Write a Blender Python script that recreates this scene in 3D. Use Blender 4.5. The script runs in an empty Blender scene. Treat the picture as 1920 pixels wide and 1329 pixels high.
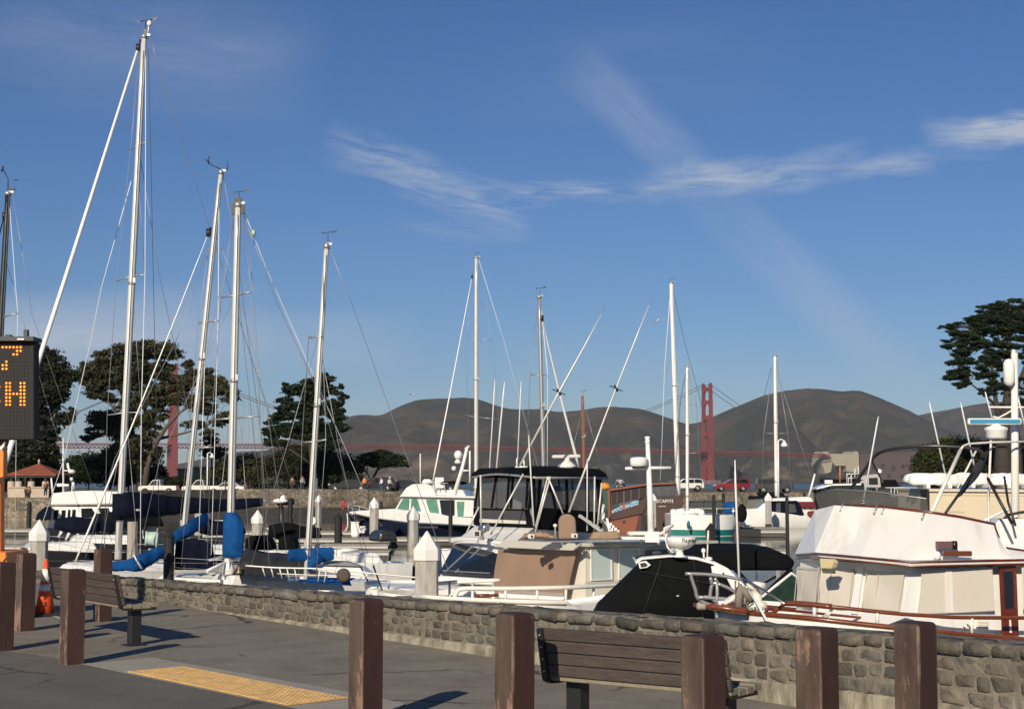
import bpy, bmesh, math, random
import numpy as np
from mathutils import Vector, Matrix, noise
random.seed(7); rng = np.random.default_rng(7)
S = bpy.context.scene; COL = S.collection
# ---------------------------------------------------------------- camera
CAMZ = 1.65; FP = 2987.0; PITCH = math.atan((904-664.5)/FP)
cam = bpy.data.cameras.new('camera'); camo = bpy.data.objects.new('camera', cam); COL.objects.link(camo)
cam.sensor_fit = 'HORIZONTAL'; cam.sensor_width = 36; cam.lens = 36*FP/1920
cam.clip_start = 0.1; cam.clip_end = 40000
camo.location = (0, 0, CAMZ); camo.rotation_euler = (math.pi/2+PITCH, 0, 0)
S.camera = camo
SP, CP = math.sin(PITCH), math.cos(PITCH)
def ray(px, py):
    u = (px-960)/FP; v = (664.5-py)/FP
    return Vector((u, CP-v*SP, SP+v*CP))
def P(px, py, d):
    r = ray(px, py); k = d/r.y
    return Vector((r.x*k, d, CAMZ+r.z*k))
def G(px, py, z=0.0):
    r = ray(px, py); k = (z-CAMZ)/r.z
    return Vector((r.x*k, r.y*k, z))
WZ = -1.95                                   # water level, the quay is at 0
# ---------------------------------------------------------------- light
SUN_EL = math.radians(25); sd = Vector((-0.30, -0.954, 0)).normalized()     # direction towards the sun
sl = bpy.data.lights.new('sun', 'SUN'); sl.energy = 4.9; sl.angle = math.radians(0.55); sl.color = (1.0, 0.885, 0.71)
so = bpy.data.objects.new('sun', sl); COL.objects.link(so)
svec = Vector((sd.x*math.cos(SUN_EL), sd.y*math.cos(SUN_EL), math.sin(SUN_EL)))
so.rotation_euler = svec.to_track_quat('Z', 'Y').to_euler(); so.location = (-20, -60, 40)
S.view_settings.view_transform = 'Standard'; S.view_settings.look = 'None'
S.view_settings.exposure = 0.0; S.view_settings.gamma = 1.0
W = bpy.data.worlds.new('World'); S.world = W; W.use_nodes = True
def build_world():
    nt = W.node_tree; N = nt.nodes; L = nt.links
    for n in list(N): N.remove(n)
    out = N.new('ShaderNodeOutputWorld'); bg = N.new('ShaderNodeBackground'); bg.inputs[1].default_value = 0.07
    sky = N.new('ShaderNodeTexSky'); sky.sky_type = 'NISHITA'; sky.sun_disc = False
    sky.sun_elevation = SUN_EL; sky.sun_rotation = math.atan2(sd.x, sd.y)
    sky.altitude = 0; sky.air_density = 1.0; sky.dust_density = 0.15; sky.ozone_density = 5.0
    tc = N.new('ShaderNodeTexCoord'); sep = N.new('ShaderNodeSeparateXYZ'); L.new(tc.outputs['Generated'], sep.inputs[0])
    def m(op, a, b=None, c=None, cl=False):
        n = N.new('ShaderNodeMath'); n.operation = op; n.use_clamp = cl
        for i, x in enumerate((a, b, c)):
            if x is None: continue
            if isinstance(x, (int, float)): n.inputs[i].default_value = x
            else: L.new(x, n.inputs[i])
        return n.outputs[0]
    ay = m('MAXIMUM', m('ABSOLUTE', sep.outputs[1]), 0.05)
    u = m('DIVIDE', sep.outputs[0], ay); v = m('DIVIDE', sep.outputs[2], ay)
    cmb = N.new('ShaderNodeCombineXYZ'); L.new(u, cmb.inputs[0]); L.new(v, cmb.inputs[1]); cmb.inputs[2].default_value = 3.3
    def noi(scale, sx, sy, rot, det=5, dist=0.0, seed=0):
        mp = N.new('ShaderNodeMapping'); mp.vector_type = 'TEXTURE'; mp.inputs['Scale'].default_value = (1/sx, 1/sy, 1); mp.inputs['Rotation'].default_value = (0, 0, rot)
        mp.inputs['Location'].default_value = (seed, seed*.7, seed)
        L.new(cmb.outputs[0], mp.inputs[0]); n = N.new('ShaderNodeTexNoise'); n.inputs['Scale'].default_value = scale
        n.inputs['Detail'].default_value = det; n.inputs['Distortion'].default_value = dist; n.inputs['Roughness'].default_value = .66
        L.new(mp.outputs[0], n.inputs[0]); return n.outputs[0]
    total = None
    warp = m('MULTIPLY', m('SUBTRACT', noi(7, 1, 1, 0, 4), .5), 0.035)
    v2 = m('ADD', v, warp)
    def wisp(x0, y0, x1, y1, wid, s, edge, thr, seed):
        nonlocal total
        a = P(x0, y0, 1.0); b = P(x1, y1, 1.0); au, av, bu, bv = a.x, a.z-CAMZ, b.x, b.z-CAMZ
        ln = math.hypot(bu-au, bv-av); tu, tv = (bu-au)/ln, (bv-av)/ln; wd = wid/FP
        vv = v2 if edge else v
        du = m('SUBTRACT', u, au); dv = m('SUBTRACT', vv, av)
        al = m('DIVIDE', m('ADD', m('MULTIPLY', du, tu), m('MULTIPLY', dv, tv)), ln)
        ac = m('DIVIDE', m('SUBTRACT', m('MULTIPLY', dv, tu), m('MULTIPLY', du, tv)), wd)
        fa = m('SUBTRACT', 1.0, m('POWER', m('ABSOLUTE', m('SUBTRACT', m('MULTIPLY', al, 2), 1)), 2.5), cl=True)
        fc = m('POWER', m('SUBTRACT', 1.0, m('POWER', m('ABSOLUTE', ac), 1.6), cl=True), 1.2)
        nn = noi(16 if edge else 7, 1, 6.5 if edge else 5, math.atan2(tv, tu)*(.6 if edge else 1), 10, .5, seed)
        k = m('MULTIPLY', m('SUBTRACT', nn, thr), 3.6 if edge else 1.8, cl=True)
        r = m('MULTIPLY', m('MULTIPLY', m('MULTIPLY', fa, fc), k), s)
        total = r if total is None else m('ADD', total, r)
    wisp(600, 258, 1010, 412, 58, .72, True, .40, 1)
    wisp(800, 366, 1290, 352, 30, .8, True, .42, 2)
    wisp(1180, 355, 1640, 290, 46, .8, True, .36, 3)
    wisp(1060, 100, 1340, 360, 62, .48, False, .25, 4)
    wisp(1290, 330, 1720, 730, 66, .5, False, .25, 5)
    wisp(1560, 335, 1760, 312, 22, .6, True, .35, 6)
    wisp(1720, 262, 2200, 222, 36, 1.5, True, .33, 7)
    wisp(1640, 300, 1900, 292, 14, .28, True, .4, 8)
    wisp(-400, 670, 520, 620, 110, .75, False, .0, 9)
    wisp(380, 640, 800, 640, 70, .4, False, .1, 10)
    wisp(-100, 60, 620, 130, 150, .36, False, .25, 11)
    wisp(700, 430, 1010, 430, 28, .3, True, .42, 12)
    wisp(850, 150, 1500, 110, 120, .14, False, .3, 13)
    wisp(900, 660, 1500, 690, 40, .12, False, .3, 15)
    mp = m('MINIMUM', total, .85)
    front = m('GREATER_THAN', sep.outputs[1], 0.0)
    back = m('MULTIPLY', m('MULTIPLY', m('SUBTRACT', noi(3, 1, 2, .3, 6, .3, 14), .5, cl=True), .9), m('SUBTRACT', 1.0, front))
    fac = m('ADD', m('MULTIPLY', mp, front), back)
    mx = N.new('ShaderNodeMix'); mx.data_type = 'RGBA'; L.new(fac, mx.inputs[0])
    hs = N.new('ShaderNodeHueSaturation'); hs.inputs['Saturation'].default_value = 1.08; hs.inputs['Value'].default_value = 1.0
    tint = N.new('ShaderNodeMix'); tint.data_type = 'RGBA'; tint.blend_type = 'MULTIPLY'; tint.inputs[0].default_value = 1; tint.inputs[7].default_value = (.74, .785, .96, 1)
    L.new(sky.outputs[0], hs.inputs['Color']); L.new(hs.outputs[0], tint.inputs[6]); L.new(tint.outputs[2], mx.inputs[6]); mx.inputs[7].default_value = (6.6, 7.3, 8.6, 1)
    L.new(mx.outputs[2], bg.inputs[0]); L.new(bg.outputs[0], out.inputs[0])
build_world()
# ---------------------------------------------------------------- materials
MATS = {}
def M(name, col, rough=.5, metal=0., var=0., vs=3., bump=0., bs=20., col2=None, island=0., coat=0., spec=.5, stretch=None, thr=None):
    if name in MATS: return MATS[name]
    m = bpy.data.materials.new(name); m.use_nodes = True; nt = m.node_tree; N = nt.nodes; L = nt.links
    b = N['Principled BSDF']; b.inputs['Roughness'].default_value = rough; b.inputs['Metallic'].default_value = metal
    b.inputs['Coat Weight'].default_value = coat; b.inputs['Specular IOR Level'].default_value = spec
    c = (*col, 1); b.inputs['Base Color'].default_value = c
    tc = N.new('ShaderNodeTexCoord'); src = tc.outputs['Object']
    if stretch:
        mp = N.new('ShaderNodeMapping'); mp.inputs['Scale'].default_value = stretch; L.new(src, mp.inputs[0]); src = mp.outputs[0]
    last = None
    if var or col2:
        n = N.new('ShaderNodeTexNoise'); n.inputs['Scale'].default_value = vs; n.inputs['Detail'].default_value = 8; n.inputs['Roughness'].default_value = .62
        L.new(src, n.inputs[0]); mr = N.new('ShaderNodeMapRange')
        lo, hi = thr if thr else (.3, .7)
        mr.inputs[1].default_value = lo; mr.inputs[2].default_value = hi; L.new(n.outputs[0], mr.inputs[0])
        mx = N.new('ShaderNodeMix'); mx.data_type = 'RGBA'; L.new(mr.outputs[0], mx.inputs[0])
        mx.inputs[6].default_value = c; c2 = col2 if col2 else tuple(x*(1-var) for x in col); mx.inputs[7].default_value = (*c2, 1); last = mx.outputs[2]
    if island:
        g = N.new('ShaderNodeNewGeometry'); mr = N.new('ShaderNodeMapRange'); L.new(g.outputs['Random Per Island'], mr.inputs[0])
        mr.inputs[3].default_value = 1-island; mr.inputs[4].default_value = 1+island
        mu = N.new('ShaderNodeMix'); mu.data_type = 'RGBA'; mu.blend_type = 'MULTIPLY'; mu.inputs[0].default_value = 1
        if last: L.new(last, mu.inputs[6])
        else: mu.inputs[6].default_value = c
        L.new(mr.outputs[0], mu.inputs[7]); last = mu.outputs[2]
    if last: L.new(last, b.inputs['Base Color'])
    if bump:
        n = N.new('ShaderNodeTexNoise'); n.inputs['Scale'].default_value = bs; n.inputs['Detail'].default_value = 6; L.new(src, n.inputs[0])
        bp = N.new('ShaderNodeBump'); bp.inputs['Strength'].default_value = bump; bp.inputs['Distance'].default_value = .02
        L.new(n.outputs[0], bp.inputs['Height']); L.new(bp.outputs[0], b.inputs['Normal'])
    MATS[name] = m; return m
def MT(name, col, alpha, rough=.1):                      # see-through vinyl or plexiglass
    m = M(name, col, rough); N = m.node_tree.nodes; L = m.node_tree.links
    tr = N.new('ShaderNodeBsdfTransparent'); tr.inputs[0].default_value = (.82, .84, .86, 1); mx = N.new('ShaderNodeMixShader'); mx.inputs[0].default_value = alpha
    L.new(tr.outputs[0], mx.inputs[1]); L.new(N['Principled BSDF'].outputs[0], mx.inputs[2]); L.new(mx.outputs[0], N['Material Output'].inputs[0]); return m
def ME(name, col, st):
    m = M(name, col, .5); b = m.node_tree.nodes['Principled BSDF']; b.inputs['Emission Color'].default_value = (*col, 1); b.inputs['Emission Strength'].default_value = st; return m
gel = M('gelcoat', (.82, .78, .70), .25, vs=2.2, col2=(.66, .60, .50), thr=(.52, .85), stretch=(2.5, 2.5, .5), coat=.3, bump=.05, bs=2)
gelw = M('white_gelcoat', (.84, .83, .79), .25, vs=1.8, col2=(.66, .62, .54), thr=(.52, .88), stretch=(2.5, 2.5, .5), coat=.3, bump=.05, bs=2)
cream = M('cream_paint', (.74, .70, .60), .4, var=.10, vs=1.2)
creamg = M('grey_cream_paint', (.58, .56, .48), .4, var=.08, vs=1.2)
alu = M('mast_aluminium', (.74, .72, .66), .38, .25, var=.12, vs=2)
alud = M('dull_aluminium', (.42, .42, .42), .4, .5, var=.15, vs=2)
steel = M('stainless_steel', (.62, .62, .62), .2, .95)
wire = M('rigging_wire', (.30, .30, .32), .4, .4)
wirew = M('white_rope', (.75, .78, .80), .7)
wired = M('dark_rope', (.05, .06, .08), .7)
blk = M('black_metal', (.018, .018, .02), .45)
blkc = M('black_canvas', (.007, .008, .009), .85, var=.35, vs=3, bump=.25, bs=5, spec=.08)
navy = M('navy_canvas', (.006, .009, .022), .85, var=.4, vs=3, bump=.6, bs=5, spec=.08)
blue = M('blue_canvas', (.006, .085, .29), .8, var=.5, vs=3, bump=.6, bs=8, spec=.15)
tarp = M('grey_tarp', (.035, .036, .036), .32, var=.5, vs=4, bump=.9, bs=5)
brownc = M('brown_canvas', (.30, .20, .14), .85, var=.12, vs=2, bump=.3, bs=4)
tanc = M('tan_canvas', (.36, .25, .16), .85, var=.25, vs=6, bump=.5, bs=8)
greyc = M('pale_canvas', (.66, .61, .53), .8, var=.07, vs=1.5, bump=.25, bs=2.5)
teak = M('varnished_teak', (.21, .058, .022), .28, var=.45, vs=4, coat=.5, stretch=(8, 1, 8))
teakr = M('red_mahogany', (.16, .028, .014), .25, var=.4, vs=5, coat=.5)
glass = M('dark_glass', (.012, .016, .02), .04, spec=.8)
glassg = M('green_glass', (.16, .36, .27), .08, var=.4, vs=.8)
glassp = M('pale_blind', (.55, .64, .60), .3, var=.05)
vinyl = MT('clear_vinyl', (.24, .24, .26), .22, .12)
plexi = MT('smoked_plexiglass', (.20, .20, .18), .62, .15)
conc = M('pile_concrete', (.50, .47, .42), .85, var=.45, vs=4, bump=.4, bs=30, stretch=(3, 3, .6))
capw = M('pile_cap_white', (.80, .78, .74), .5, var=.06, vs=2)
tar = M('tarred_timber', (.016, .015, .015), .7, var=.4, vs=4, bump=.4, bs=15)
dockw = M('dock_concrete', (.30, .285, .25), .85, var=.3, vs=2, bump=.3)
rubber = M('rubber', (.02, .02, .02), .7)
hubc = M('wheel_rim', (.5, .5, .5), .35, .7)
lensr = M('tail_lens', (.35, .02, .02), .2)
lensw = M('lamp_lens', (.8, .8, .78), .15)
# ---------------------------------------------------------------- mesh builder
def perp(v):
    v = v.normalized(); a = Vector((0, 0, 1)) if abs(v.z) < .9 else Vector((1, 0, 0))
    x = v.cross(a).normalized(); return x, v.cross(x).normalized()
class MB:
    def __init__(s): s.v = []; s.f = []; s.sm = []
    def add(s, vs, fs, smooth=False):
        o = len(s.v); s.v += [Vector(x) for x in vs]; s.f += [tuple(i+o for i in f) for f in fs]; s.sm += [smooth]*len(fs); return s
    def hexa(s, p): return s.add(p, [(0, 1, 2, 3), (7, 6, 5, 4), (0, 4, 5, 1), (1, 5, 6, 2), (2, 6, 7, 3), (3, 7, 4, 0)])
    def box(s, c, sz, rz=0., ax=None):
        c = Vector(c); hx, hy, hz = [q/2 for q in sz]
        X = Vector((math.cos(rz), math.sin(rz), 0)); Y = Vector((-math.sin(rz), math.cos(rz), 0)); Z = Vector((0, 0, 1))
        if ax: X, Y, Z = ax
        q = [c+X*hx*i+Y*hy*j-Z*hz for i, j in ((-1, -1), (1, -1), (1, 1), (-1, 1))]
        return s.hexa(q+[p+Z*2*hz for p in q])
    def beam(s, a, b, w, h, up=Vector((0, 0, 1))):
        a = Vector(a); b = Vector(b); X = (b-a); ln = X.length; X.normalize(); Y = up.cross(X).normalized(); Z = X.cross(Y)
        return s.box((a+b)/2, (ln, w, h), ax=(X, Y, Z))
    def tube(s, a, b, r0, r1=None, n=8): return s.path([a, b], [r0, r0 if r1 is None else r1], n)
    def path(s, pts, r, n=6, flat=None):
        pts = [Vector(p) for p in pts]; k = len(pts)
        if not isinstance(r, (list, tuple)): r = [r]*k
        vs = []; X = Y = None
        for i, p in enumerate(pts):
            t = (pts[min(i+1, k-1)]-pts[max(i-1, 0)])
            if t.length < 1e-9: t = Vector((0, 0, 1))
            t.normalize()
            if X is None: X, Y = perp(t)
            else:
                X = (X-t*X.dot(t)); X = X.normalized() if X.length > 1e-6 else perp(t)[0]; Y = t.cross(X).normalized()
            for j in range(n):
                a = 2*math.pi*j/n; vs.append(p+(X*math.cos(a)+Y*math.sin(a))*r[i])
        fs = [(i*n+j, i*n+(j+1) % n, (i+1)*n+(j+1) % n, (i+1)*n+j) for i in range(k-1) for j in range(n)]
        s.add(vs, fs, n > 4); o = len(s.v)-len(vs)
        s.f += [tuple(o+j for j in range(n))[::-1], tuple(o+(k-1)*n+j for j in range(n))]; s.sm += [False, False]; return s
    def prism(s, poly, vec):
        n = len(poly); vec = Vector(vec); a = [Vector(p) for p in poly]; b = [p+vec for p in a]
        return s.add(a+b, [tuple(range(n)), tuple(range(2*n-1, n-1, -1))]+[(i, i+n, (i+1) % n+n, (i+1) % n) for i in range(n)])
    def loft(s, rings, closed=True, cap=True, smooth=False):
        n = len(rings[0]); vs = [p for r in rings for p in r]; m = n if closed else n-1
        fs = [(i*n+j, i*n+(j+1) % n, (i+1)*n+(j+1) % n, (i+1)*n+j) for i in range(len(rings)-1) for j in range(m)]
        s.add(vs, fs, smooth)
        if cap and closed:
            o = len(s.v)-len(vs); s.f += [tuple(o+j for j in range(n))[::-1], tuple(o+(len(rings)-1)*n+j for j in range(n))]; s.sm += [False]*2
        return s
    def lathe(s, c, prof, n=16, smooth=True, rot=0, ax=None):
        c = Vector(c); X, Y, Z = ax if ax else (Vector((1, 0, 0)), Vector((0, 1, 0)), Vector((0, 0, 1)))
        rings = [[c+(X*math.cos(2*math.pi*j/n+rot)+Y*math.sin(2*math.pi*j/n+rot))*max(r, 1e-4)+Z*z for j in range(n)] for r, z in prof]
        return s.loft(rings, smooth=smooth)
    def ell(s, c, r, n=12, m=8, ax=None):
        rx, ry, rz = r if isinstance(r, (tuple, list)) else (r, r, r); c = Vector(c)
        X, Y, Z = ax if ax else (Vector((1, 0, 0)), Vector((0, 1, 0)), Vector((0, 0, 1)))
        rings = []
        for i in range(m+1):
            t = math.pi*i/m; q = max(math.sin(t), .002)
            rings.append([c+X*rx*q*math.cos(2*math.pi*j/n)+Y*ry*q*math.sin(2*math.pi*j/n)+Z*rz*-math.cos(t) for j in range(n)])
        return s.loft(rings, smooth=True)
    def xf(s, m): s.v = [m @ p for p in s.v]; return s
    def mesh(s, name, inv=None, bev=0., seg=1, recalc=True):
        me = bpy.data.meshes.new(name); vs = [inv @ p for p in s.v] if inv else s.v
        me.from_pydata([tuple(p) for p in vs], [], s.f)
        me.polygons.foreach_set('use_smooth', s.sm)
        if recalc or bev:
            bm = bmesh.new(); bm.from_mesh(me)
            if recalc: bmesh.ops.recalc_face_normals(bm, faces=bm.faces[:])
            if bev:
                es = [e for e in bm.edges if len(e.link_faces) == 2 and e.calc_face_angle(0) > .5]
                bmesh.ops.bevel(bm, geom=es, offset=bev, segments=seg, profile=.5, affect='EDGES', clamp_overlap=True)
            bm.to_mesh(me); bm.free()
        return me
def thing(name, label, cat, loc, rz=0., group=None):
    o = bpy.data.objects.new(name, None); COL.objects.link(o); o.empty_display_size = .2
    o.location = Vector(loc); o.rotation_euler = (0, 0, rz); o['label'] = label; o['category'] = cat
    if group: o['group'] = group
    return o
def RM(o): return Matrix.Translation(o.location) @ Matrix.Rotation(o.rotation_euler.z, 4, 'Z')
SPLIT = {'strut', 'side_glass', 'window', 'main_cable', 'stanchion', 'fender', 'post', 'folded_frame', 'antenna_pole', 'cleat', 'roof_bracket', 'seat', 'oar', 'stay', 'curtain_edge', 'bimini_strut', 'door_pillar', 'wheel_arch', 'floodlight', 'leg', 'far_frame', 'radar', 'mast_fittings', 'bowsprit', 'radar_arch', 'cradle', 'helm_seat', 'black_top', 'windscreen_clip', 'cap_rail', 'ladder', 'stems'}
def pieces(mb):
    p = list(range(len(mb.v)))
    def f(i):
        while p[i] != i: p[i] = p[p[i]]; i = p[i]
        return i
    for fc in mb.f:
        a = f(fc[0])
        for i in fc[1:]: p[f(i)] = a
    g = {}
    for fc, s_ in zip(mb.f, mb.sm): g.setdefault(f(fc[0]), []).append((fc, s_))
    out = []
    for fs in g.values():
        m = MB(); ix = {}
        for fc, s_ in fs:
            for i in fc:
                if i not in ix: ix[i] = len(m.v); m.v.append(mb.v[i])
            m.f.append(tuple(ix[i] for i in fc)); m.sm.append(s_)
        out.append(m)
    return out
def part(name, mb, mat, root, label=None, bev=0., seg=1, host=None, recalc=True):
    if name in SPLIT:
        ps = pieces(mb)
        if len(ps) > 1: return [part1(name, q, mat, root, label, bev, seg, host, recalc) for q in ps][0]
    return part1(name, mb, mat, root, label, bev, seg, host, recalc)
def part1(name, mb, mat, root, label=None, bev=0., seg=1, host=None, recalc=True):
    inv = RM(root).inverted(); o = bpy.data.objects.new(name, mb.mesh(name, inv, bev, seg, recalc)); COL.objects.link(o)
    o.data.materials.append(mat); o.parent = host if host else root
    if label: o['label'] = label
    return o
def solo(name, mb, mat, label, cat, group=None, bev=0., kind=None, seg=1, recalc=True):
    lo = Vector((sum(p.x for p in mb.v)/len(mb.v), sum(p.y for p in mb.v)/len(mb.v), min(p.z for p in mb.v)))
    o = bpy.data.objects.new(name, mb.mesh(name, Matrix.Translation(lo).inverted(), bev, seg, recalc)); COL.objects.link(o); o.location = lo
    o.data.materials.append(mat)
    if label: o['label'] = label
    if cat: o['category'] = cat
    if group: o['group'] = group
    if kind: o['kind'] = kind
    return o
def dup(root, loc, rz=None, label=None, scale=None):
    r = root.copy(); COL.objects.link(r); r.location = Vector(loc)
    if rz is not None: r.rotation_euler = (0, 0, rz)
    if label: r['label'] = label
    if scale: r.scale = scale
    for ch in list(root.children):
        c = ch.copy(); COL.objects.link(c); c.parent = r
        for g in ch.children:
            d = g.copy(); COL.objects.link(d); d.parent = c
    return r
class VP:                                    # vertical plane through a point along a heading
    def __init__(s, p, dx, dy): s.o = Vector((p[0], p[1], 0)); s.a = Vector((dx, dy, 0)).normalized(); s.n = Vector((s.a.y, -s.a.x, 0)); s.n *= -1 if s.n.y > 0 else 1
    def __call__(s, px, py):
        r = ray(px, py); k = (s.o-Vector((0, 0, 0))).dot(s.n)/r.dot(s.n); return Vector((0, 0, CAMZ))+r*k
    def poly(s, pts, off=0.): return [s(*p)+s.n*off for p in pts]      # n points towards the viewer
    def panel(s, mb, pts, off, th): return mb.prism(s.poly(pts, off), s.n*th)
def txt(name, body, size, loc, X, Y, mat, root, ext=.002, host=None):
    cu = bpy.data.curves.new(name, 'FONT'); cu.body = body; cu.size = size; cu.extrude = ext; cu.align_x = 'CENTER'; cu.align_y = 'CENTER'
    cu.resolution_u = 2
    o = bpy.data.objects.new(name+'_tmp', cu); COL.objects.link(o)
    dg = bpy.context.evaluated_depsgraph_get(); dg.update(); me = bpy.data.meshes.new_from_object(o.evaluated_get(dg)); bpy.data.objects.remove(o)
    X = X.normalized(); Y = Y.normalized(); Z = X.cross(Y)
    m = Matrix(((X.x, Y.x, Z.x, loc[0]), (X.y, Y.y, Z.y, loc[1]), (X.z, Y.z, Z.z, loc[2]), (0, 0, 0, 1)))
    me.transform(RM(root).inverted() @ m); me.materials.clear(); me.materials.append(mat)
    t = bpy.data.objects.new(name, me); COL.objects.link(t); t.parent = host if host else root; return t
# ---------------------------------------------------------------- ground, water, hills
WO = Vector((-.18, 15.35, 0)); WD = Vector((.565, -.825, 0)); WN = Vector((-.825, -.565, 0))   # harbour wall line, heading and near side
asph = M('pavement_asphalt', (.235, .212, .172), .9, bump=.5, bs=60, vs=.8, col2=(.19, .171, .138))
road = M('road_asphalt', (.142, .132, .110), .92, var=.22, vs=1.6, bump=.4, bs=90)
def add_grain(m, sc, lo, hi):
    nt = m.node_tree; N = nt.nodes; L = nt.links; b = N['Principled BSDF']; l = b.inputs['Base Color'].links[0]; src = l.from_socket
    tc = N.new('ShaderNodeTexCoord'); n = N.new('ShaderNodeTexNoise'); n.inputs['Scale'].default_value = sc; n.inputs['Detail'].default_value = 5; L.new(tc.outputs['Object'], n.inputs[0])
    mr = N.new('ShaderNodeMapRange'); mr.inputs[1].default_value = .35; mr.inputs[2].default_value = .65; mr.inputs[3].default_value = lo; mr.inputs[4].default_value = hi; L.new(n.outputs[0], mr.inputs[0])
    mu = N.new('ShaderNodeMix'); mu.data_type = 'RGBA'; mu.blend_type = 'MULTIPLY'; mu.inputs[0].default_value = 1; L.new(src, mu.inputs[6]); L.new(mr.outputs[0], mu.inputs[7]); L.new(mu.outputs[2], b.inputs['Base Color'])
add_grain(asph, 70, .78, 1.2); add_grain(road, 110, .8, 1.2); add_grain(road, 1.1, .88, 1.1)
def add_cracks(m, sc, dark, wd, den):
    nt = m.node_tree; N = nt.nodes; L = nt.links; b = N['Principled BSDF']; src = b.inputs['Base Color'].links[0].from_socket; tc = N.new('ShaderNodeTexCoord')
    n = N.new('ShaderNodeTexNoise'); n.inputs['Scale'].default_value = 2.5; n.inputs['Detail'].default_value = 7; L.new(tc.outputs['Object'], n.inputs[0])
    vm = N.new('ShaderNodeVectorMath'); vm.operation = 'MULTIPLY_ADD'; L.new(n.outputs['Color'], vm.inputs[0]); vm.inputs[1].default_value = (.35, .35, 0); L.new(tc.outputs['Object'], vm.inputs[2])
    e = N.new('ShaderNodeTexVoronoi'); e.feature = 'DISTANCE_TO_EDGE'; e.inputs['Scale'].default_value = sc; L.new(vm.outputs[0], e.inputs[0])
    r = N.new('ShaderNodeMapRange'); r.inputs[1].default_value = wd*.3; r.inputs[2].default_value = wd; r.inputs[3].default_value = 1; r.inputs[4].default_value = 0; L.new(e.outputs[0], r.inputs[0])
    g = N.new('ShaderNodeTexNoise'); g.inputs['Scale'].default_value = .6; L.new(tc.outputs['Object'], g.inputs[0]); gr = N.new('ShaderNodeMapRange'); gr.inputs[1].default_value = den; gr.inputs[2].default_value = den+.06; L.new(g.outputs[0], gr.inputs[0])
    f = N.new('ShaderNodeMath'); f.operation = 'MULTIPLY'; L.new(r.outputs[0], f.inputs[0]); L.new(gr.outputs[0], f.inputs[1])
    # gum spots
    s = N.new('ShaderNodeTexVoronoi'); s.inputs['Scale'].default_value = 2.2; L.new(tc.outputs['Object'], s.inputs[0]); sr = N.new('ShaderNodeMapRange'); sr.inputs[1].default_value = .045; sr.inputs[2].default_value = .06; sr.inputs[3].default_value = .55; sr.inputs[4].default_value = 0; L.new(s.outputs[0], sr.inputs[0])
    mxm = N.new('ShaderNodeMath'); mxm.operation = 'MAXIMUM'; L.new(f.outputs[0], mxm.inputs[0]); L.new(sr.outputs[0], mxm.inputs[1])
    mx = N.new('ShaderNodeMix'); mx.data_type = 'RGBA'; L.new(mxm.outputs[0], mx.inputs[0]); L.new(src, mx.inputs[6]); mx.inputs[7].default_value = (*dark, 1); L.new(mx.outputs[2], b.inputs['Base Color'])
add_cracks(asph, .55, (.045, .04, .034), .022, .50); add_cracks(road, .3, (.05, .047, .04), .012, .52); add_grain(asph, 2.2, .87, 1.1); add_grain(asph, 13, .92, 1.05)
# quay: one slab on the near side of the wall, its water side drops to the harbour
mb = MB(); a = WO-WD*60-WN*.30; b = WO+WD*60-WN*.30; c = b+WN*120; d = a+WN*120
mb.prism([a, b, c, d], (0, 0, -3.5))
mb.v = [Vector(p) for p in mb.v]
o = solo('ground', mb, asph, None, None, kind='structure')
mb = MB(); q = [G(-700, 1170, .004), G(0, 1219, .004), G(80, 1229, .004), G(160, 1244, .004), G(400, 1291, .004), G(562, 1327, .004), G(1000, 1420, .004)]
mb.add(q+[Vector((1.2, 3, .004)), Vector((-14, 3, .004))], [tuple(range(9))]); solo('road', mb, road, None, None, kind='structure')
# raised-dome paving
cpave = M('kerb_concrete', (.37, .34, .29), .9, var=.25, vs=2, bump=.4, bs=60)
mb = MB(); mb.add([G(150, 1244, .008), G(285, 1232, .008), G(665, 1298, .008), G(760, 1318, .008), G(720, 1352, .008), G(560, 1329, .008)], [(0, 1, 2, 3, 4, 5)])
ap = thing('tactile_ramp', 'yellow dimpled warning strip in a pale concrete apron beside the road', 'tactile paving', G(400, 1290, 0))
part('concrete_apron', mb, cpave, ap)
q0 = G(239, 1259, .012); q1 = G(343, 1249, .012); q2 = G(653, 1308, .012); q3 = q0+(q2-q1)
mb = MB(); mb.prism([q0, q1, q2, q3], (0, 0, .006)); U = (q1-q0); V = (q2-q1)
for i in range(10):
    for j in range(46):
        c = q0+U*((i+.5)/10)+V*((j+.5)/46); c.z = .018
        mb.lathe(c, [(.012, 0), (.009, .002), (.004, .0025)], 8)
ypad = M('tactile_yellow', (.90, .56, .20), .7, var=.2, vs=5, bump=.2, bs=60); add_grain(ypad, 9, .8, 1.1)
part('dimpled_strip', mb, ypad, ap)
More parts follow.
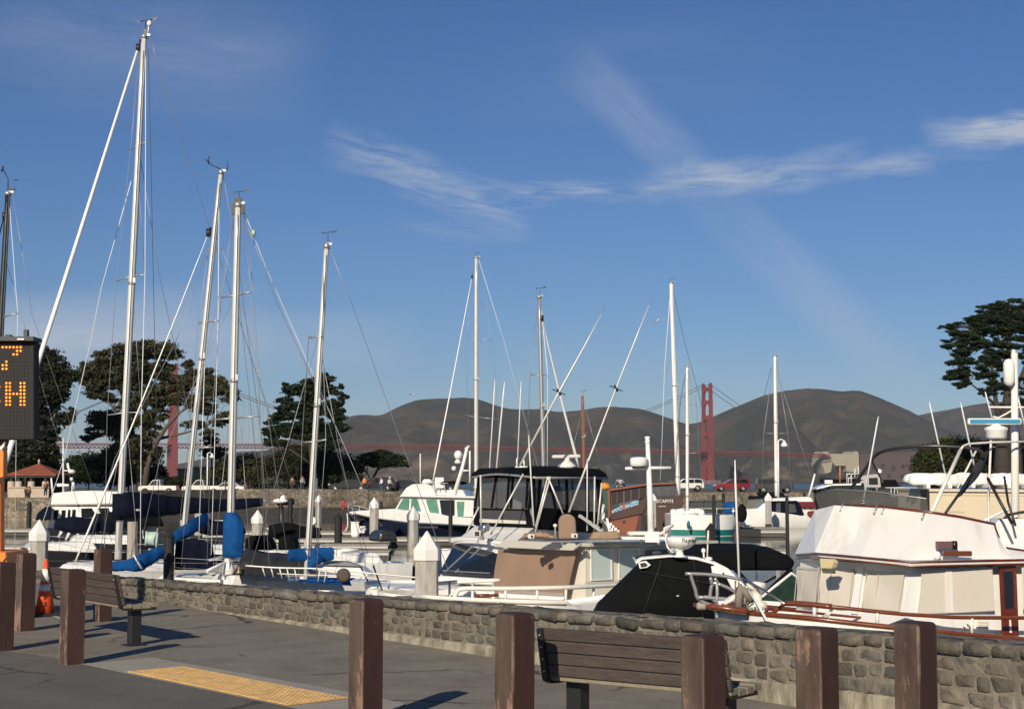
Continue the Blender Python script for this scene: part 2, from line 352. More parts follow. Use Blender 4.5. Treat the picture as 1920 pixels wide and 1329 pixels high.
# water
def water_mat():
    m = bpy.data.materials.new('harbour_water'); m.use_nodes = True; N = m.node_tree.nodes; L = m.node_tree.links; b = N['Principled BSDF']
    b.inputs['Base Color'].default_value = (.008, .014, .016, 1); b.inputs['Roughness'].default_value = .03; b.inputs['IOR'].default_value = 1.33
    g = N.new('ShaderNodeNewGeometry'); mp = N.new('ShaderNodeMapping'); mp.inputs['Scale'].default_value = (.7, 1.6, 1); L.new(g.outputs['Position'], mp.inputs[0])
    n = N.new('ShaderNodeTexNoise'); n.inputs['Scale'].default_value = 1.1; n.inputs['Detail'].default_value = 4; L.new(mp.outputs[0], n.inputs[0])
    bp = N.new('ShaderNodeBump'); bp.inputs['Strength'].default_value = .22; bp.inputs['Distance'].default_value = .035; L.new(n.outputs[0], bp.inputs['Height']); L.new(bp.outputs[0], b.inputs['Normal'])
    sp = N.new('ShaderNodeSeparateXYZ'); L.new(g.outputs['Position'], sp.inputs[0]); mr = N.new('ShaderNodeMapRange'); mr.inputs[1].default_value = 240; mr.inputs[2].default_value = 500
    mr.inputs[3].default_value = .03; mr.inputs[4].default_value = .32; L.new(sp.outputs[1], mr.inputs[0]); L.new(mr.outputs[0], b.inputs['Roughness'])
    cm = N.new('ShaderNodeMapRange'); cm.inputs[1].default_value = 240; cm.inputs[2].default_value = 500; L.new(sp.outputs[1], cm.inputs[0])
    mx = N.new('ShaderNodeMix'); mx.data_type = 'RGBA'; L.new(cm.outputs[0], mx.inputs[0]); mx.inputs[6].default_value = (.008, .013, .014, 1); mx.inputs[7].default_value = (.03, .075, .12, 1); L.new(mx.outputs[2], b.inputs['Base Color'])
    return m
mb = MB(); mb.add([(-9000, -200, WZ), (9000, -200, WZ), (9000, 12500, WZ), (-9000, 12500, WZ)], [(0, 1, 2, 3)])
solo('water', mb, water_mat(), None, None, kind='structure')
# hills
def hillmat():
    m = M('headland', (.074, .056, .038), .95, vs=.004, thr=(.42, .6), col2=(.022, .027, .016)); N = m.node_tree.nodes; L = m.node_tree.links; b = N['Principled BSDF']
    src = b.inputs['Base Color'].links[0].from_socket; tc = N.new('ShaderNodeTexCoord')
    n = N.new('ShaderNodeTexNoise'); n.inputs['Scale'].default_value = .011; n.inputs['Detail'].default_value = 7; n.inputs['Roughness'].default_value = .65; L.new(tc.outputs['Object'], n.inputs[0])
    g = N.new('ShaderNodeNewGeometry'); sp = N.new('ShaderNodeSeparateXYZ'); L.new(g.outputs['Position'], sp.inputs[0])
    h = N.new('ShaderNodeMapRange'); h.inputs[1].default_value = 125; h.inputs[2].default_value = 20; L.new(sp.outputs[2], h.inputs[0])
    t = N.new('ShaderNodeMapRange'); t.inputs[1].default_value = .5; t.inputs[2].default_value = .62; L.new(n.outputs[0], t.inputs[0])
    f = N.new('ShaderNodeMath'); f.operation = 'MULTIPLY'; L.new(h.outputs[0], f.inputs[0]); L.new(t.outputs[0], f.inputs[1])
    mx = N.new('ShaderNodeMix'); mx.data_type = 'RGBA'; L.new(f.outputs[0], mx.inputs[0]); L.new(src, mx.inputs[6]); mx.inputs[7].default_value = (.17, .135, .10, 1)
    # darker scrub in patches
    n2 = N.new('ShaderNodeTexNoise'); n2.inputs['Scale'].default_value = .006; n2.inputs['Detail'].default_value = 12; n2.inputs['Roughness'].default_value = .7; n2.inputs['Distortion'].default_value = .8; L.new(tc.outputs['Object'], n2.inputs[0])
    t2 = N.new('ShaderNodeMapRange'); t2.inputs[1].default_value = .47; t2.inputs[2].default_value = .55; t2.inputs[4].default_value = .88; L.new(n2.outputs[0], t2.inputs[0])
    m2 = N.new('ShaderNodeMix'); m2.data_type = 'RGBA'; L.new(t2.outputs[0], m2.inputs[0]); L.new(mx.outputs[2], m2.inputs[6]); m2.inputs[7].default_value = (.022, .026, .020, 1)
    L.new(m2.outputs[2], b.inputs['Base Color'])
    nb = N.new('ShaderNodeTexNoise'); nb.inputs['Scale'].default_value = .012; nb.inputs['Detail'].default_value = 9; nb.inputs['Roughness'].default_value = .68; L.new(tc.outputs['Object'], nb.inputs[0])
    bp = N.new('ShaderNodeBump'); bp.inputs['Strength'].default_value = .9; bp.inputs['Distance'].default_value = 22; L.new(nb.outputs[0], bp.inputs['Height']); L.new(bp.outputs[0], b.inputs['Normal']); return m
hm = hillmat()
def terrain(name, sil, d0, dr, d1, seed, rough=1.0, n=340, rows=90):
    xs = np.array([p[0] for p in sil]); ys = np.array([p[1] for p in sil]); V = []; F = []
    pxs = np.linspace(xs[0], xs[-1], n)
    ts = list(np.linspace(0, 1, rows))+[1.1, 1.3, 1.6, 2.0]
    yy = np.interp(pxs, xs, ys)
    k = np.array([.25, .5, .25])
    for _ in range(3): yy = np.convolve(np.pad(yy, 1, 'edge'), k, 'valid')
    for j, t in enumerate(ts):
        for i, px in enumerate(pxs):
            d = d0+(dr-d0)*t if t <= 1 else dr+(d1-dr)*(t-1)
            R = (904-yy[i])/FP*dr+CAMZ-WZ
            sh = (.20*min(t/.05, 1)+.80*t**.85) if t <= 1 else max(0, 1-(t-1)**1.2)
            x = (px-960)/FP*d
            q = Vector((x/420, d/420, seed)); r = noise.fractal(q, 1., 2.1, 6)
            rd = 1-abs(noise.noise(Vector((x/210+seed, d/800, seed*2))))*2
            e = max(0, min(1, t/.05))*min(1, max(0, (1-t))*3.0)*R*(.22*r-.30*max(0, rd-.25)) if t <= 1 else 0
            z = WZ-4+(R+4)*sh+e*rough
            if t > .995 and t <= 1: z += R*.006*noise.noise(Vector((px/7, 0, seed)))
            V.append((x, d, z))
    m = len(ts)
    for j in range(m-1):
        for i in range(n-1): F.append((j*n+i, j*n+i+1, (j+1)*n+i+1, (j+1)*n+i))
    mb = MB(); mb.add(V, F, True); o = solo(name, mb, hm, None, None, kind='structure'); o.location = o.location; return o
terrain('hills', [(-500, 878), (300, 876), (345, 868), (400, 856), (450, 846), (500, 846), (560, 815), (640, 785), (660, 779), (685, 777), (715, 781), (735, 768), (760, 757), (780, 750), (800, 748), (840, 747), (880, 745), (900, 749), (930, 761), (960, 768), (1020, 767), (1045, 774), (1070, 770), (1085, 771), (1110, 765), (1140, 762), (1200, 766), (1230, 775), (1260, 786), (1290, 797), (1320, 790), (1350, 775), (1400, 755), (1430, 742), (1460, 735), (1500, 729), (1530, 728), (1560, 731), (1578, 736), (1590, 733), (1608, 730), (1650, 746), (1690, 763), (1715, 775), (1745, 792), (1800, 815), (2300, 850)], 3950, 5200, 6900, 3.1)
terrain('hills', [(1500, 880), (1640, 800), (1700, 783), (1730, 777), (1780, 768), (1840, 757), (1900, 752), (2100, 740), (2500, 760)], 5600, 7600, 9000, 8.4, n=120, rows=40)
# ---------------------------------------------------------------- suspension bridge
orange = M('bridge_paint', (.22, .043, .040), .6, var=.15, vs=.02)
bdir = Vector((444+644, 3622-3027, 0)).normalized(); bper = Vector((-bdir.y, bdir.x, 0))
br = thing('suspension_bridge', 'long red suspension bridge crossing the strait before the hills', 'bridge', (-644, 3027, WZ))
def tower(base):
    T = MB(); Z = Vector((0, 0, 1)); prof = [(0, 13, 9), (20, 11.5, 8), (75, 10.4, 7.4), (76, 9.8, 7), (118, 9.5, 6.8), (119, 8.8, 6.4), (155, 8.6, 6.2), (156, 8, 5.8), (190, 7.8, 5.6), (191, 7.2, 5.3), (225, 7, 5.2)]
    for sgn in (-1, 1):
        c = base+bper*sgn*13.7; rings = []
        for z, a, w in prof:
            rings.append([c+bdir*a/2*i+bper*w/2*j+Z*z for i, j in ((-1, -1), (1, -1), (1, 1), (-1, 1))])
        T.loft(rings)
        T.box(c+Z*226.5, (5, 4, 4), math.atan2(bdir.y, bdir.x))
    for z0, z1, dp in ((62, 70, 8), (108, 119, 7), (145, 155, 6.6), (180, 189, 6.2), (210, 219, 5.8)):
        T.box(base+Z*((z0+z1)/2), (dp, 20, z1-z0), math.atan2(bdir.y, bdir.x))
        for s in (-1, 1):                                   # stepped haunches under and over each strut
            T.box(base+bper*s*9+Z*(z0-2), (dp*.9, 2.6, 4.2), math.atan2(bdir.y, bdir.x))
    for za, zb in ((8, 30), (30, 60)):
        for s in (-1, 1):
            T.beam(base+bper*s*9+Z*za, base-bper*s*9+Z*zb, 5, 3.2)
    T.box(base+Z*30, (8, 18, 3), math.atan2(bdir.y, bdir.x))
    part('tower', T, orange, br)
    q = MB(); q.box(base+Z*2, (34, 58, 13), math.atan2(bdir.y, bdir.x)); part('pier', q, M('pier_concrete', (.17, .12, .105), .9), br, bev=2)
TS = Vector((-644, 3027, WZ)); TN = Vector((444, 3622, WZ)); tower(TS); tower(TN)
def zdeck(s): # s metres along from the south tower
    q = (s-620)/620; return (77.5-3.2*q*q-2.6*(s/1240)) if 0 <= s <= 1240 else (74.3-(abs(s-620)-620)*.010 - (2.6 if s > 0 else 0))
dk = MB(); st = MB(); s = -520
while s < 1585:
    e = s+7.6; a = TS+bdir*s; b = TS+bdir*e; a.z = zdeck(s); b.z = zdeck(e)
    dk.hexa([a-bper*13.7+Vector((0, 0, -1.3)), b-bper*13.7+Vector((0, 0, -1.3)), b+bper*13.7+Vector((0, 0, -1.3)), a+bper*13.7+Vector((0, 0, -1.3)), a-bper*13.7, b-bper*13.7, b+bper*13.7, a+bper*13.7])
    for sg in (-1, 1):
        o1 = bper*13.5*sg; lo = Vector((0, 0, -7.6)); st.beam(a+o1+lo, b+o1+lo, .9, 1.1); st.beam(a+o1+Vector((0, 0, 1.1)), b+o1+Vector((0, 0, 1.1)), .25, .3)
        st.beam(a+o1, (a+b)/2+o1+lo, .7, .7); st.beam((a+b)/2+o1+lo, b+o1, .7, .7)
    s = e
part('roadway', dk, orange, br); part('truss', st, orange, br)
cb = MB(); hg = MB()
for sg in (-1, 1):
    o1 = bper*13.7*sg; pts = []
    for i in range(61):
        s = 1240*i/60; q = (s-620)/620; p = TS+bdir*s+o1; p.z = 84+(227+WZ-84)*q*q; pts.append(p)
        if 0 < i < 60:
            for ss in (0, .5):
                s2 = s+1240/60*ss; q2 = (s2-620)/620; z2 = 84+(225-84)*q2*q2; p2 = TS+bdir*s2+o1; hg.beam(Vector((p2.x, p2.y, zdeck(s2))), Vector((p2.x, p2.y, z2)), .1, .1, Vector((1, 0, 0)))
    cb.path(pts, .62, 6)
    for T_, sgn in ((TS, -1), (TN, 1)):
        pts = []
        for i in range(21):
            t = i/20; p = T_+bdir*sgn*343*t+o1; p.z = (225+WZ)*(1-t)+72*t-26*4*t*(1-t)*.5; pts.append(p)
        cb.path(pts, .62, 6)
cab = M('bridge_cable', (.08, .035, .035), .6)
part('main_cable', cb, cab, br); part('suspender_cables', hg, cab, br)['kind'] = 'stuff'
# anchorage pylon, fort
beige = M('anchorage_concrete', (.36, .31, .22), .9, var=.2, vs=.03)
an = thing('bridge_anchorage', 'stepped beige concrete anchorage at the far end of the red bridge', 'anchorage', P(1575, 900, 3800))
VA = VP(P(1575, 900, 3800), 1, .25); mb = MB()
VA.panel(mb, [(1541, 871), (1545, 850), (1548, 846), (1554, 846), (1555, 850), (1600, 851), (1602, 846), (1608, 846), (1610, 851), (1611, 886), (1588, 884), (1586, 873), (1566, 873), (1561, 866), (1558, 884), (1548, 888), (1545, 880)], 0, -60)
part('wall', mb, beige, an)
ft = thing('hillside_fort', 'dark brown blocky building on the far shore right of the anchorage', 'building', P(1665, 900, 3820))
VF = VP(P(1665, 900, 3820), 1, .1); mb = MB(); VF.panel(mb, [(1612, 905), (1612, 851), (1660, 849), (1725, 846), (1728, 905)], 0, -70)
part('wall', mb, M('fort_brick', (.085, .055, .05), .9, var=.3, vs=.02), ft, bev=1.5)
mb = MB()
for px, py in ((1634, 872), (1652, 869), (1672, 874), (1690, 870), (1640, 890), (1664, 888), (1688, 888)):
    VF.panel(mb, [(px, py), (px+6, py), (px+6, py+8), (px, py+8)], .5, .5)
part('window', mb, M('fort_opening', (.025, .02, .02), .9), ft)
# ---------------------------------------------------------------- far spit of land with its sea wall
def stonemat(name, c1, c2, mortar, sc, bump=.6, sx=1.0):
    m = M(name, c1, .92); N = m.node_tree.nodes; L = m.node_tree.links; b = N['Principled BSDF']
    tc = N.new('ShaderNodeTexCoord'); mp = N.new('ShaderNodeMapping'); mp.inputs['Scale'].default_value = (sx, sx, 1.5); L.new(tc.outputs['Object'], mp.inputs[0])
    v = N.new('ShaderNodeTexVoronoi'); v.inputs['Scale'].default_value = sc; v.inputs['Randomness'].default_value = .85; L.new(mp.outputs[0], v.inputs[0])
    e = N.new('ShaderNodeTexVoronoi'); e.feature = 'DISTANCE_TO_EDGE'; e.inputs['Scale'].default_value = sc; e.inputs['Randomness'].default_value = .85; L.new(mp.outputs[0], e.inputs[0])
    mx = N.new('ShaderNodeMix'); mx.data_type = 'RGBA'; sp = N.new('ShaderNodeSeparateColor'); L.new(v.outputs['Color'], sp.inputs[0]); L.new(sp.outputs[0], mx.inputs[0])
    mx.inputs[6].default_value = (*c1, 1); mx.inputs[7].default_value = (*c2, 1)
    mr = N.new('ShaderNodeMapRange'); mr.inputs[1].default_value = .03; mr.inputs[2].default_value = .10; L.new(e.outputs[0], mr.inputs[0])
    m2 = N.new('ShaderNodeMix'); m2.data_type = 'RGBA'; L.new(mr.outputs[0], m2.inputs[0]); m2.inputs[6].default_value = (*mortar, 1); L.new(mx.outputs[2], m2.inputs[7])
    n = N.new('ShaderNodeTexNoise'); n.inputs['Scale'].default_value = .35; n.inputs['Detail'].default_value = 6; L.new(tc.outputs['Object'], n.inputs[0])
    r = N.new('ShaderNodeMapRange'); r.inputs[1].default_value = .35; r.inputs[2].default_value = .65; r.inputs[3].default_value = .6; r.inputs[4].default_value = 1.25; L.new(n.outputs[0], r.inputs[0])
    m3 = N.new('ShaderNodeMix'); m3.data_type = 'RGBA'; m3.blend_type = 'MULTIPLY'; m3.inputs[0].default_value = 1; L.new(m2.outputs[2], m3.inputs[6]); L.new(r.outputs[0], m3.inputs[7])
    L.new(m3.outputs[2], b.inputs['Base Color'])
    bp = N.new('ShaderNodeBump'); bp.inputs['Strength'].default_value = bump; bp.inputs['Distance'].default_value = .12; L.new(mr.outputs[0], bp.inputs['Height']); L.new(bp.outputs[0], b.inputs['Normal'])
    return m
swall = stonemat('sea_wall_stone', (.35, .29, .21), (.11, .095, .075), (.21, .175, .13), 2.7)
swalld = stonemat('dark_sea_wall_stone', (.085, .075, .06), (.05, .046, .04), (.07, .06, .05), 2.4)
def Q(px, d, z): p = P(px, 904, d); return Vector((p.x, d, z))
edge = [(-600, 148, .12), (100, 155, .14), (262, 160, .2), (440, 168, .25), (690, 174, .3), (890, 180, .3), (1290, 205, .38), (1570, 214, .40), (1720, 224, .42), (2500, 240, .45)]
far_d = [420, 430, 430, 430, 430, 420, 330, 300, 290, 300]
mb = MB(); n = len(edge); v = [Q(*e) for e in edge]; w = [Q(e[0], far_d[i], e[2]) for i, e in enumerate(edge)]
dn = [Vector((p.x, p.y, -3)) for p in v]; dw = [Vector((p.x, p.y+3, -3)) for p in w]
mb.add(v+w+dn+dw, [(i, i+1, n+i+1, n+i) for i in range(n-1)]+[(i, 2*n+i, 2*n+i+1, i+1) for i in range(n-1)]+[(n+i, n+i+1, 3*n+i+1, 3*n+i) for i in range(n-1)])
solo('land', mb, M('dry_grass_ground', (.12, .105, .065), .95, vs=.15, col2=(.06, .07, .03)), None, None, kind='structure')
def wall_run(segs, label, mat, th=.5, cat='stone wall'):
    A = []; 
    for k in range(len(segs)-1):
        (p0, d0, z0), (p1, d1, z1) = segs[k], segs[k+1]; m = 14
        for i in range(m+(k == len(segs)-2)):
            t = i/m; q0, q1 = Q(p0, d0, z0), Q(p1, d1, z1); q = q0.lerp(q1, t); q.z += random.uniform(-.045, .045); A.append(q)
    rings = [[q, q+Vector((0, th, 0)), Vector((q.x, q.y+th, -2.6)), Vector((q.x, q.y-.25, -2.6))] for q in A]
    mb = MB().loft(rings); return solo('sea_wall', mb, mat, label, cat)
wall_run([(-600, 147.6, .14), (100, 154.6, .15), (262, 159.5, .2)], 'pale rubble sea wall below the tile-roofed pavilion', swall)
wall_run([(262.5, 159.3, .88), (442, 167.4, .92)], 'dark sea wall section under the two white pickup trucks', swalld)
wall_run([(443, 167.3, .95), (690, 173.3, .93)], 'sunlit brown rubble sea wall where people stand behind the parapet', swall)
wall_run([(691, 173.3, .68), (890, 179.3, .62), (1289, 204.2, .50)], 'long rubble sea wall behind the navy-hulled boat', swall)
wall_run([(1290, 204.2, .40), (1570, 213.3, .28), (1720, 223, .30), (2500, 239, .3)], 'low rubble sea wall under the parked cars at right', swall)
# muddy foreshore
mb = MB(); A = [(300, 164, 150), (443, 167, 146), (600, 171, 140), (690, 173, 138), (760, 175, 150), (890, 178.5, 172)]
for i in range(len(A)-1):
    pass
mb.add([Q(a, b, -1.0) for a, b, c in A]+[Q(a, (b+c)/2+3, -1.55) for a, b, c in A]+[Q(a, c, -2.0) for a, b, c in A], [(i, i+1, 6+i+1, 6+i) for i in range(5)]+[(6+i, 7+i, 13+i, 12+i) for i in range(5)])
solo('beach', mb, M('wet_mud', (.055, .045, .032), .75, vs=.5, col2=(.12, .10, .07), bump=.5, bs=3, thr=(.5, .7)), None, None, kind='structure')
mb = MB(); A = [(1150, 197, 190), (1300, 203, 196), (1450, 208, 200), (1600, 214, 205), (1760, 224, 214)]
for i in range(260):
    t = random.random()*4; k = min(3, int(t)); f = t-k; a, b = A[k], A[k+1]; px = a[0]+(b[0]-a[0])*f; s = random.random()
    d = (a[1]+(b[1]-a[1])*f)*s+(a[2]+(b[2]-a[2])*f)*(1-s); mb.ell(Q(px, d, -2.1+1.3*s+random.uniform(0, .3)), (random.uniform(.3, .8), random.uniform(.3, .6), random.uniform(.25, .55)), 6, 4)
solo('riprap', mb, M('riprap_rock', (.14, .12, .09), .9, island=.4), 'rocks heaped along the foot of the far sea wall', 'rocks', kind='stuff', recalc=False)
# ---------------------------------------------------------------- pavilion
rooft = M('clay_tiles', (.30, .085, .045), .8, var=.4, vs=2.2, bump=.5, bs=4, stretch=(1, 1, .5)); plaster = M('cream_plaster', (.55, .45, .34), .85, var=.2, vs=1.2)
pv = thing('pavilion', 'small open pavilion with red clay tile roof and cream parapet', 'pavilion', Q(58, 160, .1))
c = Q(58, 161, 0); k = 160/FP
def Yz(py, d): return CAMZ-(py-904)*d/FP+0
zt = Yz(868, 161); ze = Yz(889, 161)
mb = MB(); hw = 47*k; hd = 2.6; ap = c+Vector((0, hd, zt)); E = [c+Vector((-hw, 0, ze)), c+Vector((hw, 0, ze)), c+Vector((hw, 2*hd, ze)), c+Vector((-hw, 2*hd, ze))]
E2 = [p-Vector((0, 0, .12)) for p in E]; mb.add(E+[ap]+E2, [(0, 1, 4), (1, 2, 4), (2, 3, 4), (3, 0, 4), (8, 7, 6, 5), (0, 5, 6, 1), (1, 6, 7, 2), (2, 7, 8, 3), (3, 8, 5, 0)])
rf = part('roof', mb, rooft, pv)
mb = MB(); mb.lathe(ap, [(.12, -.1), (.1, .15), (.16, .25), (.02, .45)], 8); part('finial', mb, plaster, pv, host=rf)
mb = MB(); mb.box(c+Vector((0, hd, ze-.2)), (2*hw-.3, 2*hd-.3, .22)); part('eaves_beam', mb, M('dark_eaves', (.05, .045, .04), .8), pv)
zb = .1; wp = Yz(914, 160)
for i, x in enumerate((-40, -26, -2, 25)):
    q = MB(); q.lathe(c+Vector((x*k, .5, zb)), [(.36, 0), (.36, Yz(904, 160)-zb), (.3, Yz(902, 160)-zb)], 12); part('column', q, plaster, pv)
    q = MB(); q.lathe(c+Vector((x*k, .5, Yz(902, 160))), [(.16, 0), (.16, ze-Yz(902, 160)-.3)], 8); part('post', q, M('dark_eaves', (0, 0, 0)), pv)
q = MB(); q.box(c+Vector((-4*k, .1, (wp+zb)/2-.1)), (76*k, .3, wp-zb+.1)); q.box(c+Vector((-4*k, .1, wp+.05)), (78*k, .4, .1)); part('parapet', q, plaster, pv)
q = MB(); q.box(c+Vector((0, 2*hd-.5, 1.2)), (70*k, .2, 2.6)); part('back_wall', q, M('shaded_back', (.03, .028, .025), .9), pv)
# ---------------------------------------------------------------- trees
def leaves(lumps, d, size, dens, flat=.5, thick=1.0, horiz=0., seed=1, core=.45):
    r = np.random.default_rng(seed); C = []
    for (px, py, rx, ry) in lumps:
        k = d/FP; n = int(rx*ry*math.pi*dens*2.3); sub = max(5, int(n/46))
        u = r.normal(size=(sub, 3)); u /= np.linalg.norm(u, axis=1)[:, None]; rad = r.uniform(.25, 1, (sub, 1))**core; cc = u*rad    # clump centres
        ix = r.integers(0, sub, n); pts = cc[ix]+r.normal(size=(n, 3))*np.array([.20, .20, .20*flat])
        p0 = P(px, py, d); rr = np.array([rx*k, rx*k*thick, ry*k]); off = r.uniform(-.25, .25)*rx*k
        C.append(pts*rr+np.array([p0.x, p0.y+off, p0.z]))
    C = np.concatenate(C); n = len(C)
    a = r.normal(size=(n, 3)); a[:, 2] *= (1-horiz); a /= np.linalg.norm(a, axis=1)[:, None]
    b = r.normal(size=(n, 3)); b -= (b*a).sum(1)[:, None]*a; b /= np.linalg.norm(b, axis=1)[:, None]
    s = r.uniform(.5, 1.2, (n, 1))*size*.74; t = s*r.uniform(.25, .6, (n, 1))
    V = np.stack([C-a*s, C-b*t, C+a*s, C+b*t], 1).reshape(-1, 3); return V, n
def leafmesh(name, V, n):
    me = bpy.data.meshes.new(name); me.vertices.add(4*n); me.vertices.foreach_set('co', V.astype(np.float32).ravel()); me.loops.add(4*n); me.loops.foreach_set('vertex_index', np.arange(4*n, dtype=np.int32))
    me.polygons.add(n); me.polygons.foreach_set('loop_start', np.arange(0, 4*n, 4, dtype=np.int32)); me.polygons.foreach_set('loop_total', np.full(n, 4, dtype=np.int32)); me.update(calc_edges=True); return me
def leafmat(name, c, isl=.5, c2=None):
    m = M(name, c, .65, island=isl, vs=.35, col2=c2 or tuple(x*.6 for x in c), spec=.25); N = m.node_tree.nodes; L = m.node_tree.links
    b = N['Principled BSDF']; tr = N.new('ShaderNodeBsdfTranslucent'); ms = N.new('ShaderNodeMixShader'); ms.inputs[0].default_value = .22
    l = b.inputs['Base Color'].links[0].from_socket; L.new(l, tr.inputs[0]); L.new(b.outputs[0], ms.inputs[1]); L.new(tr.outputs[0], ms.inputs[2]); L.new(ms.outputs[0], N['Material Output'].inputs[0]); return m
bark = M('bark', (.12, .095, .07), .9, var=.4, vs=2, bump=.6, bs=6, stretch=(3, 3, .5)); barkd = M('dark_bark', (.055, .045, .038), .9, var=.4, vs=2, bump=.5, bs=6)
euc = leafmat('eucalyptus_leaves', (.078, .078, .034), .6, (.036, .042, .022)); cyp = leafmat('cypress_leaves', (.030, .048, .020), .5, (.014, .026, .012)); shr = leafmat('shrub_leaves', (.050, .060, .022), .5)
def tree(name, label, cat, lumps, d, base, stems, lm, bm_, size=.36, dens=.5, group=None, br_r=.07, seed=1, nb=3, horiz=0., flat=.5, thick=1., wig=.12, core=.45):
    r = random.Random(seed); root = thing(name, label, cat, Q(base[0], d, base[1]), group=group)
    V, n = leaves(lumps, d, size, dens, flat, thick, horiz, seed, core); L0 = np.array(root.location)
    o = bpy.data.objects.new('crown', leafmesh('crown', V-L0, n)); COL.objects.link(o); o.data.materials.append(lm); o.parent = root
    T = MB(); B = MB(); tips = []
    for st in stems:                                    # stem: list of (px, py, radius_px)
        pts = [P(a, b, d+dd) for a, b, c_, dd in st]; T.path(pts, [c_*d/FP for a, b, c_, dd in st], 9); tips += list(zip(pts, [c_*d/FP for a, b, c_, dd in st]))
    for (px, py, rx, ry) in lumps:
        for q in range(nb):
            tgt = P(px+r.uniform(-.7, .7)*rx, py+r.uniform(-.5, .6)*ry, d)+Vector((0, r.uniform(-.6, .6)*rx*d/FP, 0))
            cand = [t for t in tips if t[0].z < tgt.z+1.5] or tips
            s0, rs = min(cand, key=lambda t: (t[0]-tgt).length*(1+.3*r.random())); ln = (tgt-s0).length; pts = []
            for i in range(6):
                t = i/5; p = s0.lerp(tgt, t); p.z += math.sin(t*math.pi)*ln*.06; w = ln*wig*(t*(1-t))*2; pts.append(p+Vector((r.uniform(-w, w), r.uniform(-w, w), r.uniform(-w, w))))
            r0 = min(rs*.6, br_r*(.5+ln/9)); B.path(pts, [r0*(1-.8*i/5) for i in range(6)], 5)
            for k2 in range(3):
                m0 = pts[r.randint(2, 5)]; e = m0+Vector((r.uniform(-1, 1)*rx, r.uniform(-1, 1)*rx, r.uniform(-.2, 1)*ry))*(d/FP)*.6; B.path([m0, (m0+e)/2+Vector((0, 0, .15)), e], [r0*.4, r0*.25, r0*.1], 4)
    part('trunk', T, bm_, root); part('limbs', B, bm_, root); return root
tree('eucalyptus_tree', 'broad eucalyptus with forked trunk behind the tallest white mast', 'tree',
     [(175, 705, 26, 24), (205, 672, 26, 18), (240, 662, 30, 20), (275, 655, 32, 18), (312, 660, 28, 18), (352, 684, 10, 10), (222, 700, 30, 22), (262, 695, 30, 18), (300, 695, 24, 16), (180, 735, 22, 12), (160, 700, 14, 22),
      (346, 722, 18, 20), (375, 705, 26, 18), (398, 722, 18, 22), (364, 755, 20, 14), (428, 738, 18, 18), (418, 722, 10, 14), (436, 752, 8, 12), (195, 788, 26, 20), (222, 800, 26, 26), (172, 812, 14, 12), (160, 822, 8, 8), (250, 760, 26, 14), (290, 752, 24, 14), (296, 776, 20, 14),
      (385, 765, 22, 12), (412, 790, 16, 12), (425, 780, 14, 8), (370, 795, 20, 8), (392, 812, 14, 7), (300, 730, 20, 12), (255, 835, 34, 22), (215, 850, 26, 20), (285, 810, 18, 14), (235, 725, 20, 10), (270, 790, 22, 12), (345, 745, 14, 8), (285, 742, 26, 16), (235, 788, 24, 16), (385, 742, 20, 12), (195, 720, 22, 16), (250, 745, 22, 10), (320, 722, 15, 16), (325, 748, 15, 12), (304, 704, 14, 12), (255, 720, 24, 12), (205, 745, 20, 9), (352, 795, 12, 8), (240, 870, 30, 16), (290, 850, 16, 14)],
     192, (268, .25), [[(262, 922, 8, 0), (262, 880, 6.5, 0), (257, 840, 5, 0), (245, 800, 4, 1), (232, 760, 3, 1), (225, 725, 2, 1)], [(270, 922, 7, 0), (277, 870, 6, 0), (292, 830, 5, -1), (312, 800, 3.6, -1), (335, 775, 2.6, -1), (362, 755, 1.8, -1)],
      [(262, 870, 5, 0), (268, 820, 4, 1), (272, 770, 3, 1), (275, 720, 2, 1)], [(246, 802, 3, 0), (215, 765, 2.4, 0), (185, 740, 1.5, 0)], [(300, 822, 3, 0), (345, 812, 2, 0), (385, 800, 1.3, 0)]], euc, bark, .34, .60, seed=3, nb=3)
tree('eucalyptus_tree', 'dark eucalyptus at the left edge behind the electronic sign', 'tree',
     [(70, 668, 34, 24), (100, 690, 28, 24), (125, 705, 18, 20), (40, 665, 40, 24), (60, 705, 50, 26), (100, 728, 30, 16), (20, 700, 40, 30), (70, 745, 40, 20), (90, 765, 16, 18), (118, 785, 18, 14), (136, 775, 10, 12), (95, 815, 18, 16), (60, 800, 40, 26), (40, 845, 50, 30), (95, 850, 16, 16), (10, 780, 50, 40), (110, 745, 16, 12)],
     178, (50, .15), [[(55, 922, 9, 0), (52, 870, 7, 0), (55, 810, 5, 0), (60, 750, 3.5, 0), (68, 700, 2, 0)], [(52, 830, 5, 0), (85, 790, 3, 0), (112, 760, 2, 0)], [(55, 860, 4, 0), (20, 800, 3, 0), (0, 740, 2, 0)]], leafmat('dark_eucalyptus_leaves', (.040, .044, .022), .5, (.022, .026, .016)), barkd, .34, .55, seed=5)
cyl = []; rr = random.Random(11)
for (cx, cy, w) in ((605, 722, 40), (640, 738, 12), (535, 728, 14), (560, 742, 40), (600, 745, 40), (540, 765, 36), (625, 765, 22), (585, 770, 50), (520, 795, 32), (565, 795, 46), (615, 795, 40), (640, 800, 14), (505, 822, 20), (540, 820, 40), (600, 820, 46), (640, 757, 14), (570, 722, 12), (600, 715, 22)):
    for q in range(3 if w < 20 else 7):
        ww = w*rr.uniform(.38, .62); cyl.append((cx+rr.uniform(-.62, .62)*w, cy+rr.uniform(-15, 15), ww*.8, max(4.5, ww*.30)))
